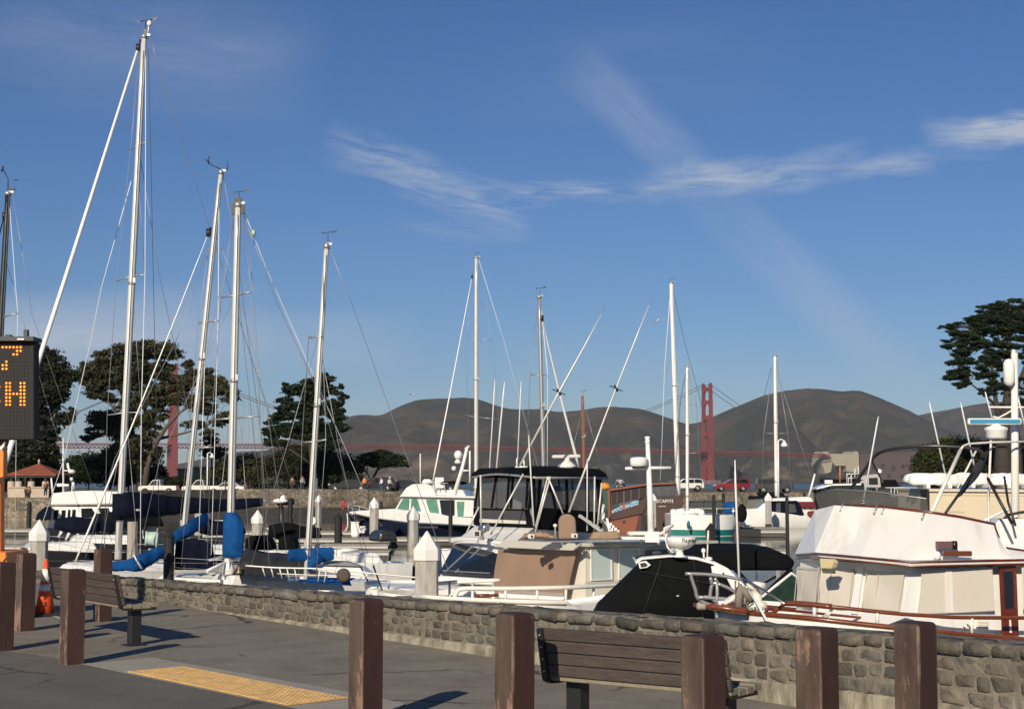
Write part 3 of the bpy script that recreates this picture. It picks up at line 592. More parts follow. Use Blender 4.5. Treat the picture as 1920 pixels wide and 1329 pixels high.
tree('cypress_tree', 'tall ragged cypress behind the sea wall, left of the hills', 'tree', cyl, 185, (585, .3),
     [[(588, 915, 7, 0), (586, 870, 6, 0), (582, 820, 5, 0), (585, 770, 3.6, 0), (592, 725, 1.6, 0)], [(584, 840, 4, 0), (560, 800, 2.5, 0), (535, 770, 1.6, 0)], [(584, 850, 4, 0), (615, 805, 2.6, 0), (635, 765, 1.4, 0)], [(584, 870, 3, 0), (540, 840, 2, 0), (508, 825, 1, 0)]], cyp, barkd, .30, 1.3, seed=7, horiz=.35, nb=2, flat=.6, wig=.08)
tree('cypress_tree', 'small windswept flat-topped cypress behind the parked dark cars', 'tree',
     [(700, 857, 26, 9), (730, 860, 26, 10), (715, 850, 18, 7), (748, 870, 18, 6), (684, 866, 12, 6), (712, 870, 26, 6), (735, 852, 10, 5), (762, 872, 8, 4)],
     195, (697, .3), [[(697, 915, 2.6, 0), (700, 895, 2.3, 0), (708, 880, 2.2, 0), (714, 868, 1.4, 0)], [(697, 905, 1.2, 0), (688, 885, 1, 0), (690, 870, .7, 0)], [(708, 880, 1.3, 0), (730, 872, 1, 0), (750, 870, .6, 0)]], cyp, barkd, .24, 1.3, seed=9, horiz=.3, nb=2)
cyr = []; rr = random.Random(23)
for (cx, cy, w, h) in ((1890, 580, 40, 12), (1850, 585, 22, 10), (1925, 580, 40, 14), (1865, 605, 44, 10), (1820, 603, 36, 9), (1785, 612, 24, 5), (1905, 608, 40, 12), (1800, 630, 34, 9), (1840, 628, 30, 10), (1785, 645, 22, 5), (1815, 650, 34, 7), (1850, 655, 20, 8), (1930, 640, 30, 14),
                    (1810, 675, 30, 12), (1790, 678, 16, 5), (1840, 688, 30, 14), (1800, 702, 26, 8), (1790, 700, 14, 5), (1845, 712, 24, 10), (1805, 720, 20, 7), (1870, 705, 26, 16), (1930, 690, 30, 24), (1900, 720, 26, 14), (1850, 735, 18, 6), (1915, 750, 20, 12), (1880, 680, 34, 14), (1870, 735, 24, 10), (1900, 650, 30, 14), (1875, 640, 26, 10), (1890, 770, 16, 10), (1940, 600, 40, 20), (1960, 640, 50, 30), (1960, 700, 50, 30)):
    for q in range(7):
        ww = w*rr.uniform(.3, .55); cyr.append((cx+rr.uniform(-.66, .66)*w, cy+rr.uniform(-1.3, 1.3)*h, ww, max(3.5, min(h*.7, ww*.38))))
tree('cypress_tree', 'large dark layered cypress rising at the right edge of the picture', 'tree', cyr, 150, (1890, .3),
     [[(1882, 925, 20, 0), (1880, 860, 15, 0), (1882, 800, 11, 0), (1890, 740, 8, 0), (1891, 680, 5.5, 0), (1893, 620, 4, 0), (1895, 590, 2, 0)], [(1880, 810, 7, 0), (1868, 760, 4.5, 0), (1862, 700, 3, 0), (1850, 650, 2.2, 0), (1840, 620, 1.4, 0)], [(1884, 780, 6, 0), (1905, 730, 4, 0), (1925, 680, 3, 0), (1940, 640, 2, 0)],
      [(1891, 700, 3, 0), (1878, 650, 2.2, 0), (1868, 620, 1.4, 0)], [(1868, 760, 3, 0), (1840, 735, 2, 0), (1815, 715, 1.2, 0)], [(1910, 925, 12, 1), (1908, 860, 9, 1), (1903, 790, 6, 1), (1905, 740, 4, 1)]], cyp, barkd, .21, 1.15, seed=13, horiz=.3, nb=2, flat=.6, wig=.08)
def bush(lumps, d, label, lm, seed, size=.3, dens=.75, cat='bush', name='bush', z=.2):
    root = thing(name, label, cat, Q(lumps[0][0], d, z)); V, n = leaves(lumps, d, size, dens, .8, .9, 0, seed, .35); o = bpy.data.objects.new('foliage', leafmesh('foliage', V-np.array(root.location), n)); COL.objects.link(o); o.data.materials.append(lm); o.parent = root
    T = MB()
    for (px, py, rx, ry) in lumps:
        b = Q(px, d, z); T.path([b, P(px+rx*.1, py+ry*.3, d), P(px-rx*.2, py-ry*.3, d)], [.14, .09, .04], 5)
    part('stems', T, barkd, root); return root
bush([(130, 885, 40, 22), (165, 875, 36, 24), (205, 880, 40, 28)], 200, 'dark thicket behind the left flybridge cruiser and below the eucalyptus', cyp, 31)
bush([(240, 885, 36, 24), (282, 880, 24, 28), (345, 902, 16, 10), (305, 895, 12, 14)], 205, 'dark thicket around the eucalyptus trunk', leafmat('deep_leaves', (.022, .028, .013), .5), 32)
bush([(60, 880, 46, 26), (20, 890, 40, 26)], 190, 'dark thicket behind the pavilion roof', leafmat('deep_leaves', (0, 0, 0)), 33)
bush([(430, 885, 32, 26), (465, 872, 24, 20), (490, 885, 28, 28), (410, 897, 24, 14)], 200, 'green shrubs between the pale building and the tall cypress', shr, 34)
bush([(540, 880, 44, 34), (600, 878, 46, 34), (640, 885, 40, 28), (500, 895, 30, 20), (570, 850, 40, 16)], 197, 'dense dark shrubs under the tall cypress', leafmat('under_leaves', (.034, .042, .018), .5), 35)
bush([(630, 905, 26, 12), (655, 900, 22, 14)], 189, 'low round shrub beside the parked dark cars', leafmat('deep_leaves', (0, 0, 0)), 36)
bush([(515, 905, 18, 10)], 186, 'small grey-green shrub just behind the parapet', leafmat('grey_leaves', (.11, .12, .09), .4), 37, .2)
bush([(1745, 870, 30, 32), (1785, 860, 36, 36), (1820, 862, 36, 36), (1850, 870, 40, 36), (1760, 895, 40, 20), (1900, 880, 40, 40), (1940, 870, 40, 40)], 165, 'wide dark green thicket below the large right cypress', shr, 38, .26, .9)
bush([(1770, 828, 12, 8), (1830, 832, 22, 8)], 175, 'paler shrub tops above the right thicket', leafmat('grey_leaves', (0, 0, 0)), 39, .22)
bush([(395, 905, 26, 10), (330, 905, 30, 10)], 188, 'low dark hedge behind the two white pickup trucks', leafmat('deep_leaves', (0, 0, 0)), 40)
bush([(395, 825, 14, 9), (400, 850, 22, 10), (412, 842, 14, 8)], 210, 'sparse dark treetop showing above the pale building', cyp, 41)
# pale low building, far bus, people, cars
bd = thing('building', 'flat-roofed pale yellow building behind the second mast', 'building', Q(370, 215, .3)); VB = VP(Q(370, 215, 0), 1, .15); mb = MB(); VB.panel(mb, [(333, 925), (333, 880), (362, 880), (363, 877), (388, 877), (388, 925)], 0, -8)
part('wall', mb, M('pale_yellow_wall', (.42, .38, .22), .9, var=.15, vs=.6), bd); mb = MB(); VB.panel(mb, [(331, 881), (331, 878), (361, 878), (361, 881)], .3, -8.6); VB.panel(mb, [(362, 877), (362, 874.5), (390, 874.5), (390, 877)], .3, -8.6); part('roof', mb, M('grey_roofing', (.25, .24, .2), .9), bd)
mb = MB(); VB.panel(mb, [(340, 893), (346, 893), (346, 902), (340, 902)], .02, .05); VB.panel(mb, [(352, 893), (358, 893), (358, 902), (352, 902)], .02, .05); part('window', mb, glass, bd)
def wheel(root, c, r, w, ax, host=None):
    X, Y, Z = ax; q = MB(); q.lathe(c-Z*w/2, [(r*.62, 0), (r*.95, .0), (r, .04), (r, w-.04), (r*.95, w), (r*.62, w)], 18, ax=ax); t = part('wheel', q, rubber, root)
    q = MB(); q.lathe(c-Z*(w/2+.015), [(.02, 0), (r*.2, 0), (r*.5, .03), (r*.62, .0), (r*.62, w+.02)], 14, ax=ax); part('rim', q, hubc, root, host=t)
def car(label, px, pyb, d, L, col, kind, nose=-1, ang=0., group='cars parked on the far shore road'):
    z0 = CAMZ-(pyb-904)*d/FP; loc = Q(px, d, z0); root = thing('parked_car' if kind != 'pickup' else 'pickup_truck', label, 'car' if kind != 'pickup' else 'pickup truck', loc, ang, group)
    M4 = RM(root); f = nose; Wd = 1.8
    pr = {'suv': ([(-.5, .35), (-.5, .95), (-.44, 1.0), (-.28, 1.05), (-.14, 1.62), (.0, 1.70), (.30, 1.68), (.44, 1.60), (.495, 1.05), (.5, .4)], [(-.25, 1.08), (-.125, 1.55), (.30, 1.60), (.42, 1.50), (.46, 1.08)]),
          'van': ([(-.5, .30), (-.5, .75), (-.42, .92), (-.26, 1.05), (-.06, 1.62), (.10, 1.72), (.40, 1.70), (.47, 1.60), (.5, 1.0), (.5, .35)], [(-.22, 1.08), (-.045, 1.56), (.40, 1.60), (.46, 1.08)]),
          'jeep': ([(-.5, .5), (-.5, 1.0), (-.46, 1.12), (-.20, 1.15), (-.13, 1.80), (.44, 1.83), (.47, 1.8), (.5, 1.1), (.5, .5)], [(-.175, 1.18), (-.11, 1.70), (.44, 1.73), (.46, 1.18)]),
          'sedan': ([(-.5, .3), (-.5, .7), (-.46, .82), (-.24, .92), (-.1, 1.36), (.04, 1.42), (.22, 1.38), (.38, .98), (.49, .92), (.5, .4)], [(-.21, .95), (-.09, 1.31), (.04, 1.35), (.21, 1.31), (.33, .97)]),
          'pickup': ([(-.5, .45), (-.5, .9), (-.46, 1.02), (-.24, 1.06), (-.13, 1.66), (-.06, 1.74), (.06, 1.74), (.09, 1.06), (.5, 1.06), (.5, .5)], [(-.21, 1.1), (-.115, 1.6), (-.055, 1.66), (.045, 1.66), (.065, 1.1)])}[kind]
    b = MB(); b.prism([Vector((f*-x*L*-1, -Wd/2, z)) for x, z in pr[0]], (0, Wd, 0)); b.xf(M4)
    # wheel arches are dark rings set 2 mm proud of the side
    part('body', b, col, root, bev=.06, seg=2)
    g = MB(); cx = sum(x for x, z in pr[1])/len(pr[1])
    for y in (-Wd/2-.012, Wd/2+.002): g.prism([Vector((f*x*L, y, z)) for x, z in pr[1]], (0, .01, 0))
    part('side_glass', g.xf(M4), glass, root)
    pl = MB()
    for x in ((-.02, .2) if kind != 'pickup' else (-.0,)): pl.box((f*x*L, -Wd/2-.014, 1.35), (.07, .014, .6))
    part('door_pillar', pl.xf(M4), col, root)
    R = .36 if kind in ('suv', 'jeep', 'pickup') else .32
    Xa = (M4.to_3x3() @ Vector((1, 0, 0))); Za = (M4.to_3x3() @ Vector((0, 1, 0))); Ya = Za.cross(Xa)
    ar = MB()
    for x in (-.32, .31):
        for y in (-Wd/2-.004, Wd/2-.006): ar.lathe(M4 @ Vector((f*x*L, y, R)), [(.01, 0), (R+.07, 0), (R+.07, .01), (.01, .01)], 18, ax=(Xa, Ya, Za))
    part('wheel_arch', ar, rubber, root)
    for x in (-.32, .31):
        for y in (-Wd/2-.02, Wd/2-.08): wheel(root, M4 @ Vector((f*x*L, y, R)), R, .22, (Xa, Ya, Za))
    for y in (-.62, .62):
        q = MB(); q.box((f*-.5*L, y, .82), (.06, .3, .16)); part('headlight', q.xf(M4), lensw, root)
        q = MB(); q.box((f*.5*L, y*1.2, .98), (.06, .16, .3)); part('tail_light', q.xf(M4), lensr, root)
    return root
paint = lambda n, c: M('car_paint_'+n, c, .3, .1, coat=.6)
car('white parked car behind the slender white mast', 1288, 920, 217, 4.5, paint('white', (.72, .70, .64)), 'suv', 1)
car('dark red minivan parked on the far sea wall', 1372, 920.5, 216, 4.7, paint('red', (.20, .012, .016)), 'van', 1)
car('dark grey off-road car parked right of the red minivan', 1452, 923.5, 206, 4.8, paint('grey', (.045, .05, .052)), 'jeep', -1)
car('black parked car beside the low round shrub', 655, 921, 186, 4.7, paint('black', (.012, .014, .022)), 'sedan', 1)
car('black parked car under the small windswept cypress', 706, 921, 190, 4.8, paint('black', (0, 0, 0)), 'suv', 1)
car('dark blue parked car right of the small windswept cypress', 765, 921, 192, 4.8, paint('blue', (.012, .018, .04)), 'sedan', -1)
car('black parked car just left of the navy-hulled boat cabin', 822, 921, 194, 4.8, paint('black', (0, 0, 0)), 'van', -1)
car('white pickup truck on the dark sea wall, left one', 298, 927.5, 182, 4.3, paint('white', (0, 0, 0)), 'pickup', 1, group='white pickups on the sea wall')
car('white pickup truck right of the second mast', 379, 927.5, 183, 4.3, paint('white', (0, 0, 0)), 'pickup', 1, group='white pickups on the sea wall')
car('white low car roof showing at the end of the parapet', 426, 927, 181, 4.2, paint('white', (0, 0, 0)), 'sedan', 1)
car('dark car parked far right beyond the motor cruiser', 1660, 921, 236, 4.6, paint('black', (0, 0, 0)), 'sedan', 1)
skin = M('skin', (.42, .25, .17), .6); hair = M('dark_hair', (.03, .02, .015), .7)
def skel(name, vs, es, rad, mat, parent, sub=1):
    me = bpy.data.meshes.new(name); me.from_pydata(vs, es, []); o = bpy.data.objects.new(name, me); COL.objects.link(o); o.parent = parent
    md = o.modifiers.new('skin', 'SKIN'); sk = me.skin_vertices[0].data if me.skin_vertices else None
    if sk is None:
        bm = bmesh.new(); bm.from_mesh(me); bm.verts.layers.skin.verify(); bm.to_mesh(me); bm.free(); sk = me.skin_vertices[0].data
    for i, r in enumerate(rad): sk[i].radius = (r, r) if not isinstance(r, tuple) else r; sk[i].use_root = (i == 0)
    s = o.modifiers.new('sub', 'SUBSURF'); s.levels = sub; s.render_levels = sub
    dg = bpy.context.evaluated_depsgraph_get(); dg.update(); m2 = bpy.data.meshes.new_from_object(o.evaluated_get(dg)); o.modifiers.clear(); o.data = m2
    for p in m2.polygons: p.use_smooth = True
    m2.materials.clear(); m2.materials.append(mat); return o
def person(label, px, pyf, d, top, trous, rz=0., arm=0., group='people on the far shore', H=1.72, hd=None):
    z = CAMZ-(pyf-904)*d/FP; root = thing('person', label, 'person', Q(px, d, z), rz, group); k = H/1.72
    V = [(0, 0, .95), (0, 0, 1.15), (0, .01, 1.38), (0, 0, 1.50), (0, -.01, 1.62), (0, 0, 1.70), (.18, 0, 1.40), (.25, .02, 1.13), (.24+arm, -.12-arm, .93+arm), (-.18, 0, 1.40), (-.25, .02, 1.13), (-.24, -.1, .92), (.10, 0, .90), (.11, -.02, .50), (.12, .02, .09), (.12, -.14, .04), (-.10, 0, .90), (-.11, .03, .50), (-.12, .06, .09), (-.12, -.1, .04), (.25+arm, -.15-arm, .84+arm), (-.25, -.13, .83)]
    E = [(0, 1), (1, 2), (2, 3), (3, 4), (4, 5), (2, 6), (6, 7), (7, 8), (2, 9), (9, 10), (10, 11), (0, 12), (12, 13), (13, 14), (14, 15), (0, 16), (16, 17), (17, 18), (18, 19), (8, 20), (11, 21)]
    R = [.14, .13, .15, .055, .10, .07, .06, .045, .032, .06, .045, .032, .09, .06, .042, .04, .09, .06, .042, .04, .03, .03]
    V = [tuple(c*k for c in v) for v in V]; skel('body', V, E, R, skin, root)
    i = [1, 0, 2, 6, 7, 8, 9, 10, 11]; skel('shirt', [V[j] for j in i], [(0, 1), (0, 2), (2, 3), (3, 4), (4, 5), (2, 6), (6, 7), (7, 8)], [.155, .165, .175, .08, .062, .05, .08, .062, .05], top, root)
    i = [0, 12, 13, 14, 16, 17, 18]; skel('trousers', [V[j] for j in i], [(0, 1), (1, 2), (2, 3), (0, 4), (4, 5), (5, 6)], [.155, .108, .078, .065, .108, .078, .065], trous, root)
    q = MB(); q.ell((0, .02*k, 1.665*k), (.105, .115, .10), 10, 6); q.xf(RM(root)); part('hair', q, hd or hair, root)
    q = MB(); q.ell((0, -.105*k, 1.625*k), (.016, .02, .022), 6, 4); q.xf(RM(root)); part('nose', q, skin, root); return root
fab = lambda n, c: M('cloth_'+n, c, .85, var=.15, vs=6)
person('person in a grey top and dark trousers standing behind the parapet', 567, 921, 178, fab('grey', (.35, .37, .38)), fab('dark', (.03, .03, .04)), .6)
person('person in an orange top standing at the left end of the dark cars', 683, 922, 181, fab('orange', (.70, .22, .05)), fab('dark', (0, 0, 0)), -.5, .12)
person('person in a brown top beside the grey-green shrub', 548, 922, 180, fab('brown', (.18, .09, .05)), fab('dark', (0, 0, 0)), .3)
person('person in a pale top bending beside the black parked cars', 715, 922, 182, fab('white', (.75, .72, .7)), fab('blue', (.06, .09, .16)), -1)
person('person in white by the dark blue parked car', 731, 922, 184, fab('white', (0, 0, 0)), fab('dark', (0, 0, 0)), .8, hd=fab('white', (0, 0, 0)))
person('small person in red standing on the beach against the sea wall', 644, 954, 168, fab('red', (.5, .03, .04)), fab('red', (0, 0, 0)), 0, H=1.0)
person('dark-clothed person on the pavilion terrace, left of a pair', 50, 935, 158.4, fab('dark', (0, 0, 0)), fab('dark', (0, 0, 0)), .2, H=1.2, group='people below the pavilion')
person('dark-clothed person on the pavilion terrace, right of a pair', 55, 935, 158.3, fab('brown', (0, 0, 0)), fab('dark', (0, 0, 0)), -.2, H=1.2, group='people below the pavilion')
person('person leaning at the right corner of the pavilion parapet', 86, 930, 158.2, fab('brown', (0, 0, 0)), fab('dark', (0, 0, 0)), .9, H=1.5, group='people below the pavilion')
# green bin, lamp posts
q = MB(); a = Q(592, 180, .3); q.box(a+Vector((0, 0, .85)), (.45, .45, 1.7)); q.box(a+Vector((0, 0, 1.75)), (.55, .55, .1)); solo('park_box', q, M('green_paint', (.01, .13, .08), .5), 'green upright box behind the parapet, left of the fourth mast', 'box', bev=.02)
def lamp(px, top, d, label, col, wire_r=.09, arm=1):
    b = Q(px, d, .2); t = P(px, top, d); root = thing('street_lamp', label, 'street lamp', b); q = MB(); q.tube(b, t, wire_r, wire_r*.7, 8); part('pole', q, col, root)
    q = MB(); q.path([t, t+Vector((.25*arm, 0, .12)), t+Vector((.5*arm, 0, 0))], .05, 6); part('arm', q, col, root); c = t+Vector((.5*arm, 0, -.45)); q = MB(); q.lathe(c, [(.30, 0), (.30, .05), (.16, .3), (.08, .45)], 12); part('lamp_shade', q, col, root); q = MB(); q.ell(c, (.2, .2, .12), 10, 6); part('lamp_glass', q, lensw, root)
lamp(389, 850, 176, 'white bell-shaded street lamp behind the white pickups', gelw)
lamp(1459, 826, 130, 'white bell-shaded dock lamp beside the far right mast', gelw)
# ---------------------------------------------------------------- harbour wall of laid stones
def wall_near():
    root = thing('stone_wall', 'low rubble stone wall running the length of the waterside pavement', 'stone wall', WO); r = random.Random(4)
    def top(s): return .47+.022*s if s < 0 else .47+.024*s
    core = MB(); s0, s1 = -22., 11.; rings = []; s = s0
    while s <= s1:
        p = WO+WD*s; z = top(s)-.014; rings.append([p+WN*-.010-Vector((0, 0, .3)), p+WN*-.010+Vector((0, 0, z)), p-WN*.40+Vector((0, 0, z)), p-WN*.40-Vector((0, 0, 2.4))]); s += .5
    core.loft(rings); part('mortar_core', core, M('wall_mortar', (.25, .215, .165), .95, bump=.8, bs=30, vs=3, col2=(.12, .11, .09)), root)
    st = MB(); N_ = 5
    PR = [(.02, 1.), (.45, 1.), (.80, .97), (.95, .80), (1., .3), (1., -1.)]
    def stone(c, X, Y, Z, hx, hy, hz, ex=.20):
        o = [r.uniform(-.22, .22) for _ in range(6)]; t1, t2 = r.uniform(-.10, .10), r.uniform(-.10, .10); rings = []; n = 16
        cr = [r.uniform(.80, 1.08) for _ in range(4)]
        for kr, kd in PR:
            ring = []
            for j in range(n):
                a = 2*math.pi*(j+.5)/n; ca, sa = math.cos(a), math.sin(a); kx = abs(ca)**ex*math.copysign(1, ca); kz = abs(sa)**ex*math.copysign(1, sa)
                cc = cr[int((a % (2*math.pi))//(math.pi/2))]; m_ = 1-(1-cc)*min(1, 2*abs(ca*sa))*1.2
                qx = kx*hx*kr*m_*(1+o[0]*kz*.5); qz = kz*hz*kr*m_*(1+o[1]*kx*.6); w = c+X*qx+Z*qz+Y*(hy*kd+(qx*t1+qz*t2 if kd > .2 else 0))
                w += Y*(noise.noise(w*11)*.012+noise.noise(w*34)*.008)*(1 if kd > 0 else 0)+X*noise.noise(w*16+Vector((5, 0, 0)))*.008+Z*noise.noise(w*16+Vector((0, 9, 0)))*.008; ring.append(w)
            rings.append(ring)
        st.loft(rings, smooth=True)
    s = s0; Z = Vector((0, 0, 1))
    rows = 4
    for row in range(rows):
        s = s0+r.random()*.2
        while s < s1:
            wd = r.uniform(.11, .27); foot = max(0, min(.17, (s+7)*.014)); h = (top(s)-foot)/rows; zc = foot+h*(row+.5)
            if zc < .015 or h < .03: s += wd; continue
            tilt = r.uniform(-.07, .07); X = (WD+Z*tilt).normalized(); Z2 = (Z-WD*tilt).normalized()
            d_ = r.uniform(-.010, .007); hz = h*.5*r.uniform(.86, 1.0); p = WO+WD*(s+wd/2)+WN*(-.07+d_); p.z = zc+r.uniform(-.012, .012)
            stone(p, X, WN, Z2, wd*.5*r.uniform(.90, .985), .070, hz)
            s += wd
    for lane in (0, 1):
        s = s0
        while s < s1:
            wd = r.uniform(.14, .36); p = WO+WD*(s+wd/2)-WN*(.075+lane*.21+r.uniform(-.015, .015)); p.z = top(s)-.045+r.uniform(-.009, .009)
            tilt = r.uniform(-.05, .05); stone(p, (WD+Z*tilt).normalized(), (Z-WD*tilt).normalized(), WN, wd*.5*.98, .036, .10); s += wd
    stm = M('wall_stone', (.185, .155, .115), .9, island=.34, vs=9, col2=(.085, .073, .058), bump=.9, bs=24)
    N = stm.node_tree.nodes; L = stm.node_tree.links; b = N['Principled BSDF']; src = b.inputs['Base Color'].links[0].from_socket
    tc = N.new('ShaderNodeTexCoord'); n = N.new('ShaderNodeTexNoise'); n.inputs['Scale'].default_value = 1.1; n.inputs['Detail'].default_value = 5; L.new(tc.outputs['Object'], n.inputs[0])
    mr = N.new('ShaderNodeMapRange'); mr.inputs[1].default_value = .57; mr.inputs[2].default_value = .70; mr.inputs[4].default_value = .5; L.new(n.outputs[0], mr.inputs[0])
    mx = N.new('ShaderNodeMix'); mx.data_type = 'RGBA'; L.new(mr.outputs[0], mx.inputs[0]); L.new(src, mx.inputs[6]); mx.inputs[7].default_value = (.40, .37, .32, 1); L.new(mx.outputs[2], b.inputs['Base Color'])
    g = N.new('ShaderNodeNewGeometry'); fm_ = N.new('ShaderNodeMath'); fm_.operation = 'MULTIPLY'; L.new(g.outputs['Random Per Island'], fm_.inputs[0]); fm_.inputs[1].default_value = 7.3; fr_ = N.new('ShaderNodeMath'); fr_.operation = 'FRACT'; L.new(fm_.outputs[0], fr_.inputs[0])
    hu = N.new('ShaderNodeMix'); hu.data_type = 'RGBA'; hu.blend_type = 'MULTIPLY'; L.new(fr_.outputs[0], hu.inputs[0]); L.new(mx.outputs[2], hu.inputs[6]); hu.inputs[7].default_value = (.72, .80, .88, 1); L.new(hu.outputs[2], b.inputs['Base Color'])
    part('stones', st, stm, root, recalc=True)
    fm = MB(); rings = []; s = -7.
    while s <= s1:
        p = WO+WD*s; h = max(.01, min(.17, (s+7)*.014))+r.uniform(-.008, .008); rings.append([p+WN*.055+Z*-.2, p+WN*(.045+r.uniform(-.008, .008))+Z*(h-.02), p+WN*.02+Z*h, p-WN*.1+Z*h]); s += .14
    fm.loft(rings, closed=False, cap=False, smooth=False); part('concrete_footing', fm, M('footing_concrete', (.36, .32, .24), .95, vs=5, col2=(.15, .135, .10), bump=.6, bs=30, stretch=(1, 1, .35), thr=(.42, .6)), root)
wall_near()
# ---------------------------------------------------------------- timber bollards
def postmat():
    m = bpy.data.materials.new('painted_timber'); m.use_nodes = True; N = m.node_tree.nodes; L = m.node_tree.links; b = N['Principled BSDF']; b.inputs['Roughness'].default_value = .62
    tc = N.new('ShaderNodeTexCoord'); oi = N.new('ShaderNodeObjectInfo'); av = N.new('ShaderNodeVectorMath'); av.operation = 'ADD'; L.new(tc.outputs['Object'], av.inputs[0])
    sc = N.new('ShaderNodeVectorMath'); sc.operation = 'SCALE'; sc.inputs[0].default_value = (7, 13, 5); L.new(oi.outputs['Random'], sc.inputs['Scale']); L.new(sc.outputs[0], av.inputs[1])
    mp = N.new('ShaderNodeMapping'); mp.inputs['Scale'].default_value = (1, 1, .32); L.new(av.outputs[0], mp.inputs[0])
    def nz(s, det=8, r=.65):
        n = N.new('ShaderNodeTexNoise'); n.inputs['Scale'].default_value = s; n.inputs['Detail'].default_value = det; n.inputs['Roughness'].default_value = r; L.new(mp.outputs[0], n.inputs[0]); return n.outputs[0]
    def rng_(x, a, b_, c=0, d=1):
        r = N.new('ShaderNodeMapRange'); r.inputs[1].default_value = a; r.inputs[2].default_value = b_; r.inputs[3].default_value = c; r.inputs[4].default_value = d; L.new(x, r.inputs[0]); return r.outputs[0]
    def mix(f, a, b_):
        x = N.new('ShaderNodeMix'); x.data_type = 'RGBA'; L.new(f, x.inputs[0])
        for i, q in ((6, a), (7, b_)):
            if isinstance(q, tuple): x.inputs[i].default_value = (*q, 1)
            else: L.new(q, x.inputs[i])
        return x.outputs[2]
    def mth(op, a, b_):
        x = N.new('ShaderNodeMath'); x.operation = op; x.use_clamp = True
        for i, q in enumerate((a, b_)):
            if isinstance(q, (int, float)): x.inputs[i].default_value = q
            else: L.new(q, x.inputs[i])
        return x.outputs[0]
    base = mix(rng_(nz(3), .35, .65), (.056, .024, .0185), (.033, .016, .0125))
    sep = N.new('ShaderNodeSeparateXYZ'); L.new(tc.outputs['Object'], sep.inputs[0])
    low = rng_(sep.outputs[2], .55, .05)                       # paint is worn off towards the foot
    sn = N.new('ShaderNodeSeparateXYZ'); L.new(tc.outputs['Normal'], sn.inputs[0]); face = rng_(sn.outputs[1], .5, .9)      # on the weather side
    wear = mth('MULTIPLY', rng_(mth('ADD', nz(9), mth('MULTIPLY', low, .17)), .58, .66), face)
    grey = mth('MULTIPLY', rng_(nz(2.2), .38, .58, 0, .8), face)
    c1 = mix(grey, base, (.125, .092, .070)); c2 = mix(wear, c1, (.27, .165, .12))
    ax_ = mth('ABSOLUTE', sep.outputs[0], 0); ay_ = mth('ABSOLUTE', sep.outputs[1], 0); ar_ = rng_(mth('ADD', ax_, ay_), .158, .166)
    c2 = mix(mth('MULTIPLY', mth('MULTIPLY', ar_, rng_(nz(12), .45, .6)), .5), c2, (.30, .21, .16))
    chip = rng_(nz(26, 4), .71, .73); c3 = mix(chip, c2, (.19, .13, .10)); L.new(c3, b.inputs['Base Color'])
    bp = N.new('ShaderNodeBump'); bp.inputs['Strength'].default_value = .5; bp.inputs['Distance'].default_value = .01; L.new(nz(22), bp.inputs['Height']); L.new(bp.outputs[0], b.inputs['Normal']); return m
pm = postmat()
PA = math.atan2(-.78, .625)
posts = [(12, 15.9, 'square brown timber bollard cut by the left edge of the picture'), (52, 18.0, 'brown timber bollard left of the traffic cone'), (141, 14.7, 'brown timber bollard in front of the left bench'),
         (197, 19.2, 'brown timber bollard standing behind the left bench backrest'), (688, 11.0, 'lone timber bollard at the end of the yellow dimpled strip'), (964, 9.8, 'peeling timber bollard at the left end of the right bench'),
         (1315, 8.4, 'dark timber bollard in front of the right bench'), (1527, 8.8, 'plain brown timber bollard right of the right bench'), (1710, 9.2, 'weathered grey-streaked timber bollard nearest the right edge')]
for i, (px, d, lb) in enumerate(posts):
    c = Q(px, d, 0); rt = MB(); w = .168+.004*(i % 3); h = .86+.006*math.sin(i*3.1)
    rings = [[Vector((sx*w/2*k, sy*w/2*k, z)) for sx, sy in ((-1, -1), (1, -1), (1, 1), (-1, 1))] for z, k in ((-.3, 1), (h-.030, 1), (h-.012, .955), (h, .84))]
    rt.loft(rings); me = rt.mesh('timber_bollard', None, .010, 2); o = bpy.data.objects.new('timber_bollard', me); COL.objects.link(o); me.materials.append(pm)
    o.location = c; o.rotation_euler = (random.uniform(-.01, .01), random.uniform(-.008, .008), PA+math.pi+random.uniform(-.04, .04)+(.12 if i in (7,) else 0)); o['label'] = lb; o['category'] = 'bollard'; o['group'] = 'timber bollards along the pavement'
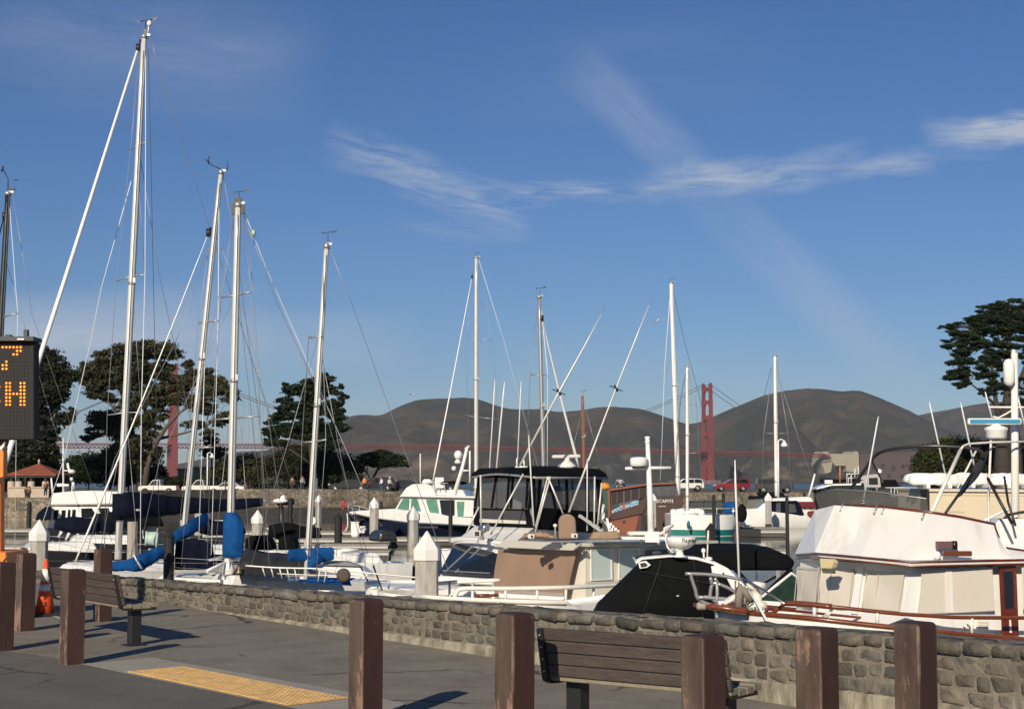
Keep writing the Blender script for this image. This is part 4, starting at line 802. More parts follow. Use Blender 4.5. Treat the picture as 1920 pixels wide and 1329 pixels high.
# ---------------------------------------------------------------- benches
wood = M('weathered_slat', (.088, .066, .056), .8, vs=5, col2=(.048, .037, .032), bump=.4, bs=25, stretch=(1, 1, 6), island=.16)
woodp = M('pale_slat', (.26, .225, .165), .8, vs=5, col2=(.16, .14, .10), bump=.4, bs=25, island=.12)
def bench(A, dr, L, label):
    X = Vector((dr[0], dr[1], 0)).normalized(); Yb = Vector((-X.y, X.x, 0))         # Yb points to the water, the seat side
    root = thing('bench', label, 'bench', A); Z = Vector((0, 0, 1))
    bt = .70; bs_ = Vector((0, 0, 0)); up = (Z*.97-Yb*.22).normalized(); no = (Yb*.97+Z*.22).normalized(); base = A+Yb*.10+Z*.40
    k = MB()
    for i in range(4):
        c0 = base+up*(.055+i*.079); a = c0+X*.02; b = c0+X*L; k.box((a+b)/2, (L, .071, .032), ax=(X, up, no))
    part('backrest', k, wood, root, bev=.004)
    k = MB()
    for i in range(4):
        c0 = A+Yb*(.145+i*.098)+Z*(.405-.012*math.sin(i*1.1)); k.box(c0+X*(L/2), (L, .089, .042), ax=(X, Yb, Z))
    part('seat', k, woodp, root, bev=.004)
    for s in (.14, L-.14):
        q = MB(); q.box(A+X*s+Yb*.27+Z*.15, (.11, .11, .46), ax=(X, Yb, Z)); q.box(A+X*s+Yb*.27+Z*.006, (.2, .2, .012), ax=(X, Yb, Z)); part('leg', q, blk, root, bev=.004)
    for s in (.03, L-.03):
        q = MB(); p = A+X*s; pts = [base+X*s+up*.33-no*.02, base+X*s+up*.15-no*.028, base+X*s-up*.0-no*.03, p+Yb*.11+Z*.375, p+Yb*.2+Z*.37, p+Yb*.45+Z*.37]
        for a, b in zip(pts[:-1], pts[1:]): q.beam(a, b, .045, .022, up=X.cross((b-a).normalized()) if False else Vector((0, 0, 1)) if abs((b-a).normalized().z) < .7 else Yb)
        fr = part('bracket', q, blk, root)
        q = MB()
        for i in range(4): q.ell(base+X*s+up*(.055+i*.079)-no*.036, (.008, .008, .008), 8, 5)
        part('bolt', q, steel, root, host=fr)
    return root
bench(Q(92, 17.7, 0), (Q(226, 16.05, 0)-Q(92, 17.7, 0)).to_tuple(), 1.95, 'slatted bench facing the boats behind the left bollards')
bench(Q(1004, 10.32, 0), (.80, -.60), 1.36, 'slatted bench facing the boats between the two right groups of bollards')
# ---------------------------------------------------------------- cone
def conet():
    c = G(84, 1154, 0); root = thing('traffic_cone', 'orange and white banded traffic cone standing by the left bollards', 'traffic cone', c); om = M('cone_orange', (.75, .09, .02), .5, var=.1); wm = M('cone_white', (.78, .77, .72), .4, var=.1)
    def r_(z): return .125-.105*(z/.70)
    q = MB(); q.box(c+Vector((0, 0, .02)), (.34, .34, .04), .4); part('base_plate', q, blk, root, bev=.01)
    q = MB(); q.lathe(c, [(r_(.04), .04), (r_(.30), .30), (r_(.30), .31), (r_(.40), .40)]+[(r_(.70), .70), (.012, .705)], 24); part('cone_body', q, om, root)
    for a, b in ((.31, .39), (.43, .58)):
        q = MB(); q.lathe(c, [(r_(a)+.001, a), (r_(a)+.004, a), (r_(b)+.004, b), (r_(b)+.001, b)], 24); part('reflective_band', q, wm, root)
    n = Vector((-c.x, -c.y, 0)).normalized(); X = Vector((-n.y, n.x, 0)); 
    txt('stencil_marking', 'P\n2', .075, c+n*(r_(.2)+.012)+Vector((0, 0, .19)), X, Vector((0, 0, 1))-n*.15, M('stencil_black', (.03, .01, .01), .8), root, .006)
conet()
# white wheel stop line behind the cone
mb = MB(); mb.add([G(95, 1150, .006), G(118, 1158, .006), G(118, 1162, .006), G(92, 1153, .006)], [(0, 1, 2, 3)]); solo('painted_line', mb, gelw, None, None, kind='structure')
# ---------------------------------------------------------------- message sign trailer
def sign():
    d = 19.5; root = thing('message_sign', 'electronic roadwork sign with amber dots on an orange trailer frame', 'electronic sign', Q(-60, d, 0)); V = VP(Q(0, d, 0), 1, 0); dkm = M('sign_black', (.012, .011, .012), .75)
    q = MB(); V.panel(q, [(-330, 640), (64, 640), (64, 824), (-330, 824)], 0, -.22); part('panel', q, dkm, root, bev=.01)
    q = MB(); V.panel(q, [(-330, 640), (67, 640), (67, 632), (-330, 632)], .10, -.36); V.panel(q, [(45, 637), (52, 637), (52, 618), (45, 618)], .02, -.08); V.panel(q, [(8, 632), (20, 632), (19, 627), (10, 627)], 0, -.1); part('top_rail', q, M('sign_rail', (.05, .06, .06), .6), root)
    V.panel(q, [], 0, 0) if False else None
    q = MB(); V.panel(q, [(38, 639), (51, 639), (51, 636), (38, 636)], .115, .01); part('sticker', q, gelw, root)
    pt = 6.72; x0 = 52.3; y0 = 651.0; lit = set()
    for c_ in range(2, 8): lit.add((c_, 0))
    for c_, r_ in ((2, 1), (3, 1), (3, 2), (4, 2), (6, 4), (6, 5), (7, 5), (6, 6), (7, 6)): lit.add((c_, r_))
    for r_ in range(10, 17): lit |= {(1, r_), (2, r_), (5, r_), (6, r_)}
    lit |= {(3, 13), (4, 13)}
    for c_, r_ in ((9, 10), (10, 10), (11, 10), (12, 11), (12, 12), (12, 13), (12, 14), (12, 15), (9, 16), (10, 16), (11, 16), (8, 11), (8, 15)): lit.add((c_, r_))
    on = MB(); off = MB(); r0 = .0125
    for c_ in range(0, 52):
        for r_ in range(0, 26):
            if c_ > 14 and (c_+r_) % 2: continue
            p = V(x0-c_*pt, y0+r_*pt); mbx = on if (c_, r_) in lit else off; rr = r0 if mbx is on else .0055
            n = 8 if mbx is on else 5; mbx.lathe(p+Vector((0, -.001, 0)), [(rr, 0), (rr*.8, .012), (.001, .018)], n, smooth=False, ax=(Vector((1, 0, 0)), Vector((0, 0, 1)), Vector((0, -1, 0))))
    part('lit_dots', on, ME('amber_light', (1.0, .19, .012), 4), root, recalc=False); part('unlit_dots', off, M('unlit_lamp', (.07, .065, .07), .6), root, recalc=False)
    om = M('trailer_orange', (.85, .24, .025), .45, var=.12, vs=3)
    q = MB(); V.panel(q, [(-20, 830), (12, 838), (11, 895), (6, 895), (6, 1055), (-20, 1055)], .1, -.16); part('mast_frame', q, om, root, bev=.008)
    q = MB(); V.panel(q, [(7, 840), (13, 834), (17, 829), (15, 838), (10, 844)], .12, .05); part('clamp', q, gelw, root)
    q = MB(); V.panel(q, [(-20, 878), (1, 878), (1, 899), (-20, 899)], .13, .03); V.panel(q, [(-20, 895), (8, 895), (8, 903), (-20, 903)], .125, .02); part('hinge', q, M('dark_red_paint', (.12, .02, .01), .6), root)
    q = MB(); V.panel(q, [(-150, 1032), (33, 1032), (35, 1052), (35, 1058), (-150, 1058)], .45, -.9); part('fender', q, om, root, bev=.01)
    q = MB(); q.lathe(Q(-25, d-.35, .33)+Vector((0, 0, 0)), [(.2, 0), (.32, 0), (.33, .03), (.33, .17), (.32, .2), (.2, .2)], 20, ax=(Vector((1, 0, 0)), Vector((0, 0, 1)), Vector((0, 1, 0)))); part('tyre', q, rubber, root)
    q = MB(); V.panel(q, [(8, 1052), (18, 1046), (26, 1050), (34, 1040), (30, 1058), (8, 1058)], .452, .006); part('dark_patch', q, M('dark_brown', (.09, .03, .015), .8), root)  # jagged dark brown patch along the lower edge of the fender
sign()
# ---------------------------------------------------------------- boat helpers
def catm(pts, m=6):
    out = []; n = len(pts)
    for i in range(n-1):
        p0, p1, p2, p3 = pts[max(i-1, 0)], pts[i], pts[i+1], pts[min(i+2, n-1)]
        for k in range(m):
            t = k/m; out.append(.5*((2*p1)+(p2-p0)*t+(2*p0-5*p1+4*p2-p3)*t*t+(3*p1-p0-3*p2+p3)*t**3))
    return out+[pts[-1]]
def hull(root, pts, a, mat, deckmat=None, k=.84, rake=.7, smooth=6, stripe=None, boot=None, dk=.06, trans=None, names=('hull', 'deck')):
    a = Vector((a[0], a[1], 0)).normalized(); near = catm([Vector(p) for p in pts], smooth); b0 = near[0]
    C = [Vector((b0.x, b0.y, 0))+a*((p-b0).dot(a)) for p in near]; C = [Vector((c.x, c.y, p.z)) for c, p in zip(C, near)]
    def lev(t, side):
        r = []
        for i, (c, p) in enumerate(zip(C, near)):
            w = (p-c)*(1-(1-k)*t**1.6)*(1 if side else -1); q = Vector((c.x, c.y, 0))+Vector((w.x, w.y, 0)); s = i/(len(near)-1)
            q += a*rake*t*(1-s)**6; q.z = p.z+(WZ-p.z)*t; r.append(q)
        return r
    ts = [0, .25, .5, .75, 1.0]; H = MB(); L1 = [lev(t, True) for t in ts]; L2 = [lev(t, False) for t in ts]
    low = [[Vector((q.x, q.y, WZ-.5))-(q-Vector((c.x, c.y, q.z)))*.3 for q, c in zip(L[-1], C)] for L in (L1, L2)]; L1.append(low[0]); L2.append(low[1])
    H.loft(L1, closed=False, cap=False, smooth=True); H.loft(L2, closed=False, cap=False, smooth=True)
    H.loft([[l[-1] for l in L1], [l[-1] for l in L2]], closed=False, cap=False)
    h = part(names[0], H, mat, root)
    D = MB(); D.loft([[p-Vector((0, 0, dk)) for p in L1[0]], [c-Vector((0, 0, dk-.05)) for c in C], [p-Vector((0, 0, dk)) for p in L2[0]]], closed=False, cap=False); part(names[1], D, deckmat or mat, root)
    def band(nm, t0, t1, m_, o=.012):
        B = MB()
        for L0, L_ in ((L1, 1), (L2, -1)):
            A_ = lev(t0, L_ == 1); B_ = lev(t1, L_ == 1); f = lambda q, c: q+(q-Vector((c.x, c.y, q.z))).normalized()*o if (q-Vector((c.x, c.y, q.z))).length > .02 else q-a*o
            B.loft([[f(q, c) for q, c in zip(A_, C)], [f(q, c) for q, c in zip(B_, C)]], closed=False, cap=False, smooth=True)
        part(nm, B, m_, root, host=h)
    if stripe: band('stripe', *stripe)
    if boot: band('boot_stripe', *boot)
    return dict(near=near, C=C, far=L2[0], lev=lev, a=a, h=h)
def rail(root, pts, h, r, mat, nst=8, name='guard_rail', low=True, rs=None):
    q = MB(); up = Vector((0, 0, h)); q.path([p+up for p in pts], r, 6)
    if low: q.path([p+up*.5 for p in pts], r*.5, 5)
    n = len(pts)
    for i in range(nst):
        p = pts[int(i*(n-1)/(nst-1))]; q.tube(p-Vector((0, 0, .03)), p+up, rs or r*.8, n=5)
    return part(name, q, mat, root)
def genhull(root, bow, a, L, B, zb, zs, mat, dmat, **kw):
    a = Vector((a[0], a[1], 0)).normalized(); n = Vector((a.y, -a.x, 0)); n *= -1 if n.y > 0 else 1; pts = []
    for i in range(9):
        t = i/8; f = 0 if i == 0 else (1-(1-min(t, .55)/.55)**2)**.8 if t < .55 else 1-.22*((t-.55)/.45)**2
        z = zb+(zs-zb)*(1-(1-t)**1.6); p = bow+a*L*t+n*B/2*f; pts.append(Vector((p.x, p.y, z)))
    return hull(root, pts, a, mat, dmat, **kw)
def vane(root, t, s=1., name='wind_vane', flip=1, host=None):
    s *= .72
    q = MB(); q.tube(t, t+Vector((0, 0, .35*s)), .012*s, n=5); p = t+Vector((0, 0, .35*s)); q.tube(p-Vector((.16*s*flip, 0, -.02)), p+Vector((.2*s*flip, 0, .07*s)), .012*s, n=5)
    q.prism([p+Vector((.2*s*flip, 0, .02*s)), p+Vector((.33*s*flip, 0, .1*s)), p+Vector((.33*s*flip, 0, .16*s)), p+Vector((.18*s*flip, 0, .1*s))], (0, .01, 0)); q.prism([p+Vector((-.16*s*flip, 0, -.03)), p+Vector((-.26*s*flip, 0, .03)), p+Vector((-.16*s*flip, 0, .05))], (0, .01, 0))
    return part(name, q, blk, root, host=host)
def mast(root, b, t, d, r0, r1, mat, spread=(), rig=(), vn=True, furl=None, d2=None, wr=.008, sprm=None, vs=1.):
    """b, t pixels of foot and head; spread = pairs of tip pixels; rig = wires as pixel runs with (px, py, extra depth)"""
    pb = P(b[0], b[1], d); pt = P(t[0], t[1], d); ax = pt-pb
    q = MB(); n = 14; pts = [pb.lerp(pt, i/10) for i in range(11)]; q.path(pts, [r0+(r1-r0)*max(0, (i-6)/4) for i in range(11)], n); m = part('mast', q, mat, root)
    q = MB(); o_ = Vector((r0*.80, -r0*.72, 0)); q.path([pb.lerp(pt, .03)+o_, pb.lerp(pt, .62)+o_, pt+o_*r1/r0], r0*.09, 4); o_ = Vector((r0*.2, -r0*1.12, 0)); q.path([pb.lerp(pt, .02)+o_*1.3, pb.lerp(pt, .5)+o_*1.05, pb.lerp(pt, .97)+o_], .009, 4); part('halyard', q, alud, root, host=m)
    q = MB()
    for f_ in (.10, .52): c_ = pb.lerp(pt, f_); q.lathe(c_-Vector((0, 0, .04)), [(r0*1.07, 0), (r0*1.09, .05), (r0*1.07, .1)], 12); q.box(c_+Vector((r0*.9*(1 if f_ > .2 else -1), -r0*.6, .1)), (r0*.7, r0*.7, .16))
    part('mast_fittings', q, alud, root, host=m)
    q = MB(); q.lathe(pt-Vector((0, 0, .08)), [(r1*1.25, 0), (r1*1.3, .05), (r1*1.25, .12), (.01, .14)], 12); q.box(pt+Vector((r1*1.2, 0, .03)), (r1*2.2, r1, .06)); part('mast_head', q, alud, root, host=m)
    if vn: vane(root, pt+Vector((.03, 0, .05)), vs, host=m)
    for (l, r) in spread:
        yy = (l[1]+r[1])/2; k = (b[1]-yy)/(b[1]-t[1]); c = pb.lerp(pt, k)
        for e, s_ in ((l, 1), (r, -1)):
            e3 = P(e[0], e[1], d+.25*s_); q = MB(); q.path([c-Vector((0, 0, .05)), e3], [.032, .018], 6); part('spreader', q, sprm or alud, root)
    for run, mt_ in rig:
        q = MB(); q.path([P(x, y, d+dd) for x, y, dd in run], wr if mt_ is not wirew else wr*1.3, 5); part('rigging_line', q, mt_, root)
    if furl:
        (ax_, ay_), (bx_, by_), r_, fm, dd = furl; A = P(ax_, ay_, d); B_ = P(bx_, by_, d+dd); q = MB(); n_ = 12
        q.path([A.lerp(B_, i/n_)-Vector((0, 0, .12*math.sin(math.pi*i/n_))) for i in range(n_+1)], [r_*(.38+.62*min(1, i/n_*1.15)) for i in range(n_)]+[r_*.8], 8); part('furled_sail', q, fm, root)
        A2 = A.lerp(B_, -.018); q = MB(); q.path([A2, A], .03, 6); q.lathe(A+Vector((0, 0, -.1)), [(.07, 0), (.07, .22)], 8); part('furler_swivel', q, blk, root)
    return pb, pt
def cyl_cover(root, pts, rad, mat, name='sail_cover', n=22, rip=.12, seed=1, host=None):
    r = random.Random(seed); pts = catm([Vector(p) for p in pts], 14); k = len(pts); rad = list(np.interp(np.linspace(0, 1, k), np.linspace(0, 1, len(rad)), rad)); rings = []
    for i, p in enumerate(pts):
        t = (pts[min(i+1, k-1)]-pts[max(i-1, 0)]).normalized(); X, Y = perp(t); up = Vector((0, 0, 1)); Y = (up-t*up.dot(t)); Y = Y.normalized() if Y.length > .1 else Vector((1, 0, 0)); X = t.cross(Y)
        ring = []
        for j in range(n):
            a = 2*math.pi*j/n; sa = math.sin(a); fo = 1-2*abs(noise.noise(Vector((i*.16+math.sin(a)*.9, math.cos(a)*1.1, seed+3)))); w = 1+rip*.6*noise.noise(Vector((i*.12, math.cos(a)*1.3, sa*1.3+seed)))+rip*.45*(fo-.5); ring.append(p+(X*math.cos(a)*(.50-.20*sa)+Y*sa)*rad[i]*w)
        rings.append(ring)
    return part(name, MB().loft(rings, smooth=True), mat, root, host=host)
def winpan(root, V, polys, off, mat, name='window', th=.02, frame=None, fw=1.2):
    for pl in polys:
        q = MB(); V.panel(q, pl, off, th); w = part(name, q, mat, root)
        if frame:
            cx = sum(p[0] for p in pl)/len(pl); cy = sum(p[1] for p in pl)/len(pl); q = MB(); A = V.poly(pl, off); n = len(A)
            O = [V(p[0]+fw*(1 if p[0] > cx else -1), p[1]+fw*(1 if p[1] > cy else -1))+V.n*off for p in pl]
            for i in range(n):
                j = (i+1) % n; q.hexa([A[i], A[j], O[j], O[i], A[i]+V.n*(th+.012), A[j]+V.n*(th+.012), O[j]+V.n*(th+.012), O[i]+V.n*(th+.012)])
            part('window_frame', q, frame, root, host=w)
def lineb(root, name, runs, r, mat, host=None, n=6):
    q = MB()
    for run in runs: q.path(run, r, n)
    return part(name, q, mat, root, host=host)
# ---------------------------------------------------------------- A: white motor yacht at right
def yacht():
    root = thing('motor_yacht', 'large white motor yacht with teak rails and canvas-covered windows at right', 'motor yacht', (4.9, 20.2, WZ))
    a = Vector((.94, .34, 0)).normalized(); aw = Vector((-.34, .94, 0)).normalized()
    sh = [(1342, 1142, 19.9), (1372, 1145, 19.75), (1430, 1151, 19.4), (1520, 1159, 19.0), (1620, 1170, 18.85), (1720, 1180, 18.8), (1840, 1191, 19.05), (1960, 1200, 19.4), (2200, 1206, 20.3), (2500, 1200, 21.6)]
    H = hull(root, [P(*s) for s in sh], a, gelw, gel, k=.86, rake=.9, dk=.22)
    q = MB()
    for sd_ in (H['near'], H['far']): q.path([p+Vector((0, 0, .0)) for p in sd_], .031, 8)
    part('cap_rail', q, teak, root)
    q = MB(); c0 = P(1300, 1134, 19.9); q.path([P(1300, 1133, 19.7), P(1345, 1138, 19.6), P(1400, 1146, 19.4)], [.022, .040, .040], 8); q.path([P(1340, 1141, 20.3), P(1400, 1141, 20.6)], .035, 8); part('bowsprit', q, teak, root)
    q = MB(); q.lathe(P(1315, 1136, 19.66), [(.03, -.06), (.052, -.035), (.042, 0), (.052, .035), (.03, .06)], 10, ax=(Vector((0, 0, 1)), Vector((0, 1, 0)), Vector((1, 0, 0)))); part('rope_coil', q, M('coil_rope', (.34, .31, .25), .9), root)
    # upper hand rail with curled end
    up = [(1456, 1149, 18.75), (1450, 1144, 18.75), (1458, 1142, 18.75)]
    run = [P(1436, 1146, 19.45), P(1441, 1150, 19.4), P(1450, 1148, 19.35), P(1462, 1139, 19.3), P(1474, 1131, 19.2), P(1500, 1132, 19.1), P(1560, 1137, 18.95), P(1672, 1149, 18.85), P(1745, 1154, 18.85), P(1800, 1157, 18.95), P(1960, 1158, 19.4), P(2300, 1160, 20.7)]
    q = MB(); q.path(catm(run, 4), .024, 8); part('hand_rail', q, teak, root)
    q = MB(); q.path(catm([P(1474, 1130.5, 19.19), P(1510, 1132, 19.06), P(1560, 1137, 18.93)], 4), .034, 8); part('hand_rail_grip', q, teak, root)
    q = MB()
    for x, y0, y1, d in ((1527, 1136, 1158, 19.02), (1645, 1147, 1171, 18.87), (1822, 1158, 1187, 19.0), (1960, 1158, 1198, 19.4)): q.tube(P(x, y0, d), P(x, y1, d), .022, n=8)
    q.path([P(1548, 1160, 19.05), P(1562, 1141, 18.98)], .014, 6); q.path([P(1540, 1158, 19.1), P(1562, 1141, 18.98)], .012, 6); part('stanchion', q, gel, root)
    q = MB(); q.path(catm([P(1436, 1142, 19.4), P(1470, 1143, 19.5), P(1560, 1152, 19.7), P(1620, 1158, 19.8)], 4), .018, 6); part('toe_rail', q, teakr, root)
    # deckhouse with bow-shaped front: lower and upper outlines
    def rg(pts): return [P(*p) for p in pts]
    lo = [(1489, 1185, 21.6), (1530, 1187, 20.5), (1606, 1194, 19.75), (1690, 1202, 18.95), (2000, 1200, 20.0), (2400, 1180, 21.6)]
    hi = [(1501, 1050, 21.6), (1545, 1050, 20.75), (1624, 1055, 20.0), (1713, 1062, 19.12), (2000, 1056, 20.05), (2400, 1052, 21.6)]
    back = aw*2.9; L_ = rg(lo); H_ = rg(hi)
    mbh = MB(); mbh.loft([L_+[L_[-1]+back, L_[0]+a*.3+back*.02], H_+[H_[-1]+back, H_[0]+a*.3+back*.02]], closed=True, cap=True); part('deckhouse', mbh, gelw, root)
    # brow / boat deck
    bl = rg([(1495, 1041, 21.7), (1536, 1038, 20.45), (1614, 1045, 19.6), (1706, 1054, 18.85), (2000, 1048, 19.8), (2400, 1046, 21.5)])
    bb = [p+back*1.05 for p in (bl[-1], bl[0])]; dz = Vector((0, 0, .045)); bl2 = bl+[bb[0], bl[0]+a*.35+aw*.1]
    mbb = MB(); mbb.loft([[p-dz for p in bl2], bl2]); part('brow', mbb, gel, root, bev=.01)
    q = MB(); q.path([p+dz*.1+((p-Vector((5, 21, p.z))).normalized()*.012) for p in bl], .012, 6); q.path([p-dz*1.0+((p-Vector((5, 21, p.z))).normalized()*.01) for p in bl], .011, 6); part('brow_trim', q, teakr, root)
    # flybridge coaming
    fl = rg([(1497, 1038, 21.55), (1534.5, 1035, 20.55), (1613, 1042, 19.72), (1705, 1050, 18.98), (1800, 1048.5, 19.3), (1880, 1047.5, 19.58), (2000, 1046, 20.0), (2200, 1046, 20.7)])
    fh = rg([(1535, 956, 21.3), (1571, 947, 20.75), (1657, 951, 20.0), (1742, 961, 19.3), (1800, 970, 19.5), (1863, 983, 19.72), (1880, 1028, 19.8), (2000, 1036, 20.2)])
    fh.append(P(2200, 1036, 20.8)); fl.insert(6, P(1905, 1047.2, 19.66))
    fh = fh[:6]+[P(1879, 1027, 19.78), P(1925, 1034, 19.95), P(2200, 1036, 20.9)]; 
    q = MB()
    def wallp(A, B):
        n = len(A); vec = [Vector((0, 0, 0))]*n; inn = []
        for i in range(n):
            t = (A[min(i+1, n-1)]-A[max(i-1, 0)]); t.z = 0; t.normalize(); nn = Vector((-t.y, t.x, 0)); nn *= -1 if nn.dot(aw) < 0 else 1; inn.append(nn*.05)
        q.loft([[x.lerp(y, t/10) for x, y in zip(A, B)] for t in range(11)]+[[b+i for b, i in zip(B, inn)], [x+i for x, i in zip(A, inn)]], closed=False, cap=False)
    wallp(fl, fh); fco = part('flybridge_coaming', q, gelw, root)
    q = MB(); farl = [p+back*.98+a*.2 for p in fl[3:]]; farh = [p+back*.9+a*.2 for p in fh[3:]]; q.loft([farl, farh, [p-aw*.05 for p in farh], [p-aw*.05 for p in farl]], closed=False, cap=False); q.loft([[fl[0], farl[0]], [fh[0], farh[0]]], closed=False, cap=False); part('flybridge_side', q, gelw, root)
    q = MB(); q.path([p+Vector((0, 0, .008)) for p in fh], .018, 6); part('coaming_trim', q, teakr, root)
    # smoked windscreen
    wl = rg([(1536, 955, 21.28), (1571, 946.5, 20.75), (1657, 950.5, 20.0), (1741, 960.5, 19.3)]); wh = rg([(1526, 927, 21.35), (1546, 919.5, 21.0), (1571, 916.5, 20.6), (1620, 919, 20.1)]); 
    wh = rg([(1527, 926, 21.25), (1569, 917, 20.65), (1640, 921, 19.95), (1737.5, 934.5, 19.25)])
    q = MB(); q.loft([wl, wh, [p+a*.012 for p in wh], [p+a*.012 for p in wl]], closed=True, cap=True); q.v = q.v
    q = MB(); q.loft([wl, wh], closed=False, cap=False); part('windscreen', q, plexi, root)
    q = MB(); q.path(wh, .008, 5); part('windscreen_edge', q, alud, root)
    q = MB()
    for x, y, d in ((1579, 946, 20.65), (1642, 951, 20.1), (1657, 952, 20.0), (1732, 961, 19.35), (1572, 950, 20.8)): q.path([P(x+3, y-5, d), P(x-4, y+12, d-.08)], .012, 5)
    part('windscreen_clip', q, alud, root)
    # window covers
    fcs = [(lo[i], hi[i], lo[i+1], hi[i+1]) for i in range(3)]
    def face(i, u0, v0, u1, v1, off=.03, sag=0.):
        A, B, C_, D = P(*lo[i]), P(*hi[i]), P(*lo[i+1]), P(*hi[i+1]); n = (C_-A).cross(B-A).normalized(); n *= -1 if n.y > 0 else 1
        f = lambda u, v: (A.lerp(C_, u)).lerp(B.lerp(D, u), v)+n*off
        return f, n
    for i, u0, u1 in ((0, .04, .97), (1, .03, .80), (2, .10, .90)):
        f, n = face(i, 0, 0, 1, 1); q = MB(); rows = []
        for v in np.linspace(.36, .90, 7): rows.append([f(u, v+.012*math.sin(u*7+i))+n*(.012*math.sin(v*9+u*5+i)) for u in np.linspace(u0, u1, 9)])
        q.loft(rows, closed=False, cap=False, smooth=True); part('window_cover', q, greyc, root)
        q = MB(); 
        for u in (u0+.005, u1-.005, (u0*2+u1)/3): q.path([f(u, v)+n*.018 for v in (.37, .6, .89)], .0045, 4)
        for v in (.88, .38): q.path([f(u, v)+n*.018 for u in np.linspace(u0, u1, 6)], .0045, 4)
        part('cover_seam', q, M('seam_grey', (.55, .50, .43), .8), root)
    i = 1; f, n = face(1, 0, 0, 1, 1)
    q = MB(); q.loft([[f(.84, .3), f(1.0, .3)], [f(.84, .93), f(1.0, .93)]], closed=False, cap=False); part('window_pillar', q, gelw, root)
    V = VP(P(1713, 1062, 19.10), a.x, a.y)
    side = [(1725, 1068), (1856, 1066), (1861, 1144), (1800, 1147), (1716, 1150), (1722, 1110)]
    q = MB(); V.panel(q, side, .03, .012); c = part('window_cover', q, greyc, root, bev=.006)
    q = MB(); q.path(V.poly(side+side[:1], .045), .005, 4); q.path(V.poly([(1812, 1067), (1815, 1147)], .045), .004, 4); part('cover_seam', q, MATS['seam_grey'], root, host=c)
    q = MB(); V.panel(q, [(1768, 1067.5), (1780, 1067.5), (1783, 1147), (1771, 1147.5)], .045, .01); part('cover_seam', q, gel, root, host=c)
    q = MB(); q.path([V(1725, 1061)+V.n*.05, V(1792, 1060)+V.n*.055, V(1853, 1059.5)+V.n*.05], .016, 8); 
    for x in (1725, 1791, 1852): q.ell(V(x, 1060.5)+V.n*.05, (.03, .03, .025), 8, 6)
    part('awning_track', q, M('dull_brass', (.16, .12, .09), .4, .4), root)
    q = MB(); V.panel(q, [(1912, 1062), (1990, 1060), (1990, 1142), (1915, 1142)], .03, .012); part('window_cover', q, greyc, root, bev=.006)
    q = MB(); q.path([V(1912, 1056)+V.n*.05, V(1980, 1055)+V.n*.05], .016, 8); part('awning_track', q, MATS['dull_brass'], root)
    q = MB(); V.panel(q, [(1870, 1061), (1902, 1060), (1907, 1190), (1876, 1190)], .02, .02); dr = part('door', q, teakr, root, bev=.004)
    q = MB(); V.panel(q, [(1877, 1070), (1894, 1069), (1897, 1139), (1881, 1140)], .041, .006); part('door_glass', q, glass, root, host=dr)
    q = MB(); V.panel(q, [(1895, 1068), (1899, 1068), (1902, 1140), (1898, 1140)], .041, .012); V.panel(q, [(1877, 1068), (1899, 1068), (1899, 1070), (1877, 1070)], .041, .012); part('door_moulding', q, teak, root, host=dr)
    q = MB(); V.panel(q, [(1888, 1160), (1891, 1160), (1893, 1185), (1889, 1185)], .041, .006); part('door_louvre', q, gel, root, host=dr)
    q = MB(); V.panel(q, [(1868, 1053.5), (1910, 1052), (1910, 1056), (1868, 1057)], .06, .02); part('door_header', q, teakr, root)
    q = MB(); V.panel(q, [(1828, 1161), (1850, 1161), (1850, 1178), (1828, 1178)], .02, .012); 
    for k_ in range(5): V.panel(q, [(1830, 1163.5+k_*3), (1848, 1163.5+k_*3), (1848, 1164.5+k_*3), (1830, 1164.5+k_*3)], .034, .01)
    part('vent', q, gel, root)
    q = MB(); q.path([P(1808, 1180, 19.0), P(1808, 1173, 19.0), P(1814, 1171, 19.0), P(1819, 1175, 19.0), P(1819, 1183, 19.0)], .014, 6); part('cleat', q, steel, root)
    VF2 = VP(P(1780, 1020, 19.18), a.x, a.y)
    q = MB(); VF2.panel(q, [(1748, 1014), (1776, 1014), (1776, 1028), (1748, 1028.5)], .06, .05); part('flag_box', q, M('faded_purple', (.16, .09, .09), .6), root, bev=.004)
    q = MB(); q.lathe(VF2(1781, 1021)+VF2.n*.09, [(.035, -.05), (.04, 0), (.035, .05)], 12); part('side_lamp', q, M('smoked_lens', (.03, .012, .012), .2), root)
    q = MB(); VF2.panel(q, [(1761, 1032), (1814, 1032), (1815, 1037), (1814, 1042), (1761, 1041.5), (1760, 1037)], .06, .03); part('lamp_board', q, teak, root, bev=.006)
    q = MB(); q.ell(VF2(1750, 1041)+VF2.n*.08, (.045, .04, .055), 10, 8); part('deck_horn', q, gelw, root)
    # floodlight under the brow
    VX = VP(P(1570, 1060, 20.0), .66, -.75); q = MB(); VX.panel(q, [(1557, 1046), (1577, 1047), (1584, 1052), (1579, 1064), (1559, 1064)], .12, .1); fl_ = part('floodlight', q, M('floodlight_cream', (.62, .52, .30), .5), root, bev=.006); q = MB(); VX.panel(q, [(1558, 1065), (1579, 1065.5), (1580, 1074), (1560, 1073)], .14, .05); part('shade', q, M('floodlight_dark', (.10, .10, .07), .6), root, host=fl_)
    # windlass and anchor clutter on the bow
    q = MB(); q.lathe(P(1418, 1142, 19.6), [(.13, 0), (.13, .08), (.07, .1), (.07, .24), (.12, .26), (.12, .32), (.02, .34)], 14); q.path([P(1352, 1142, 19.6), P(1350, 1128, 19.6), P(1360, 1130, 19.6), P(1372, 1124, 19.6), P(1380, 1116, 19.6)], .03, 7); part('windlass', q, gel, root)
    gm = alud; q = MB()
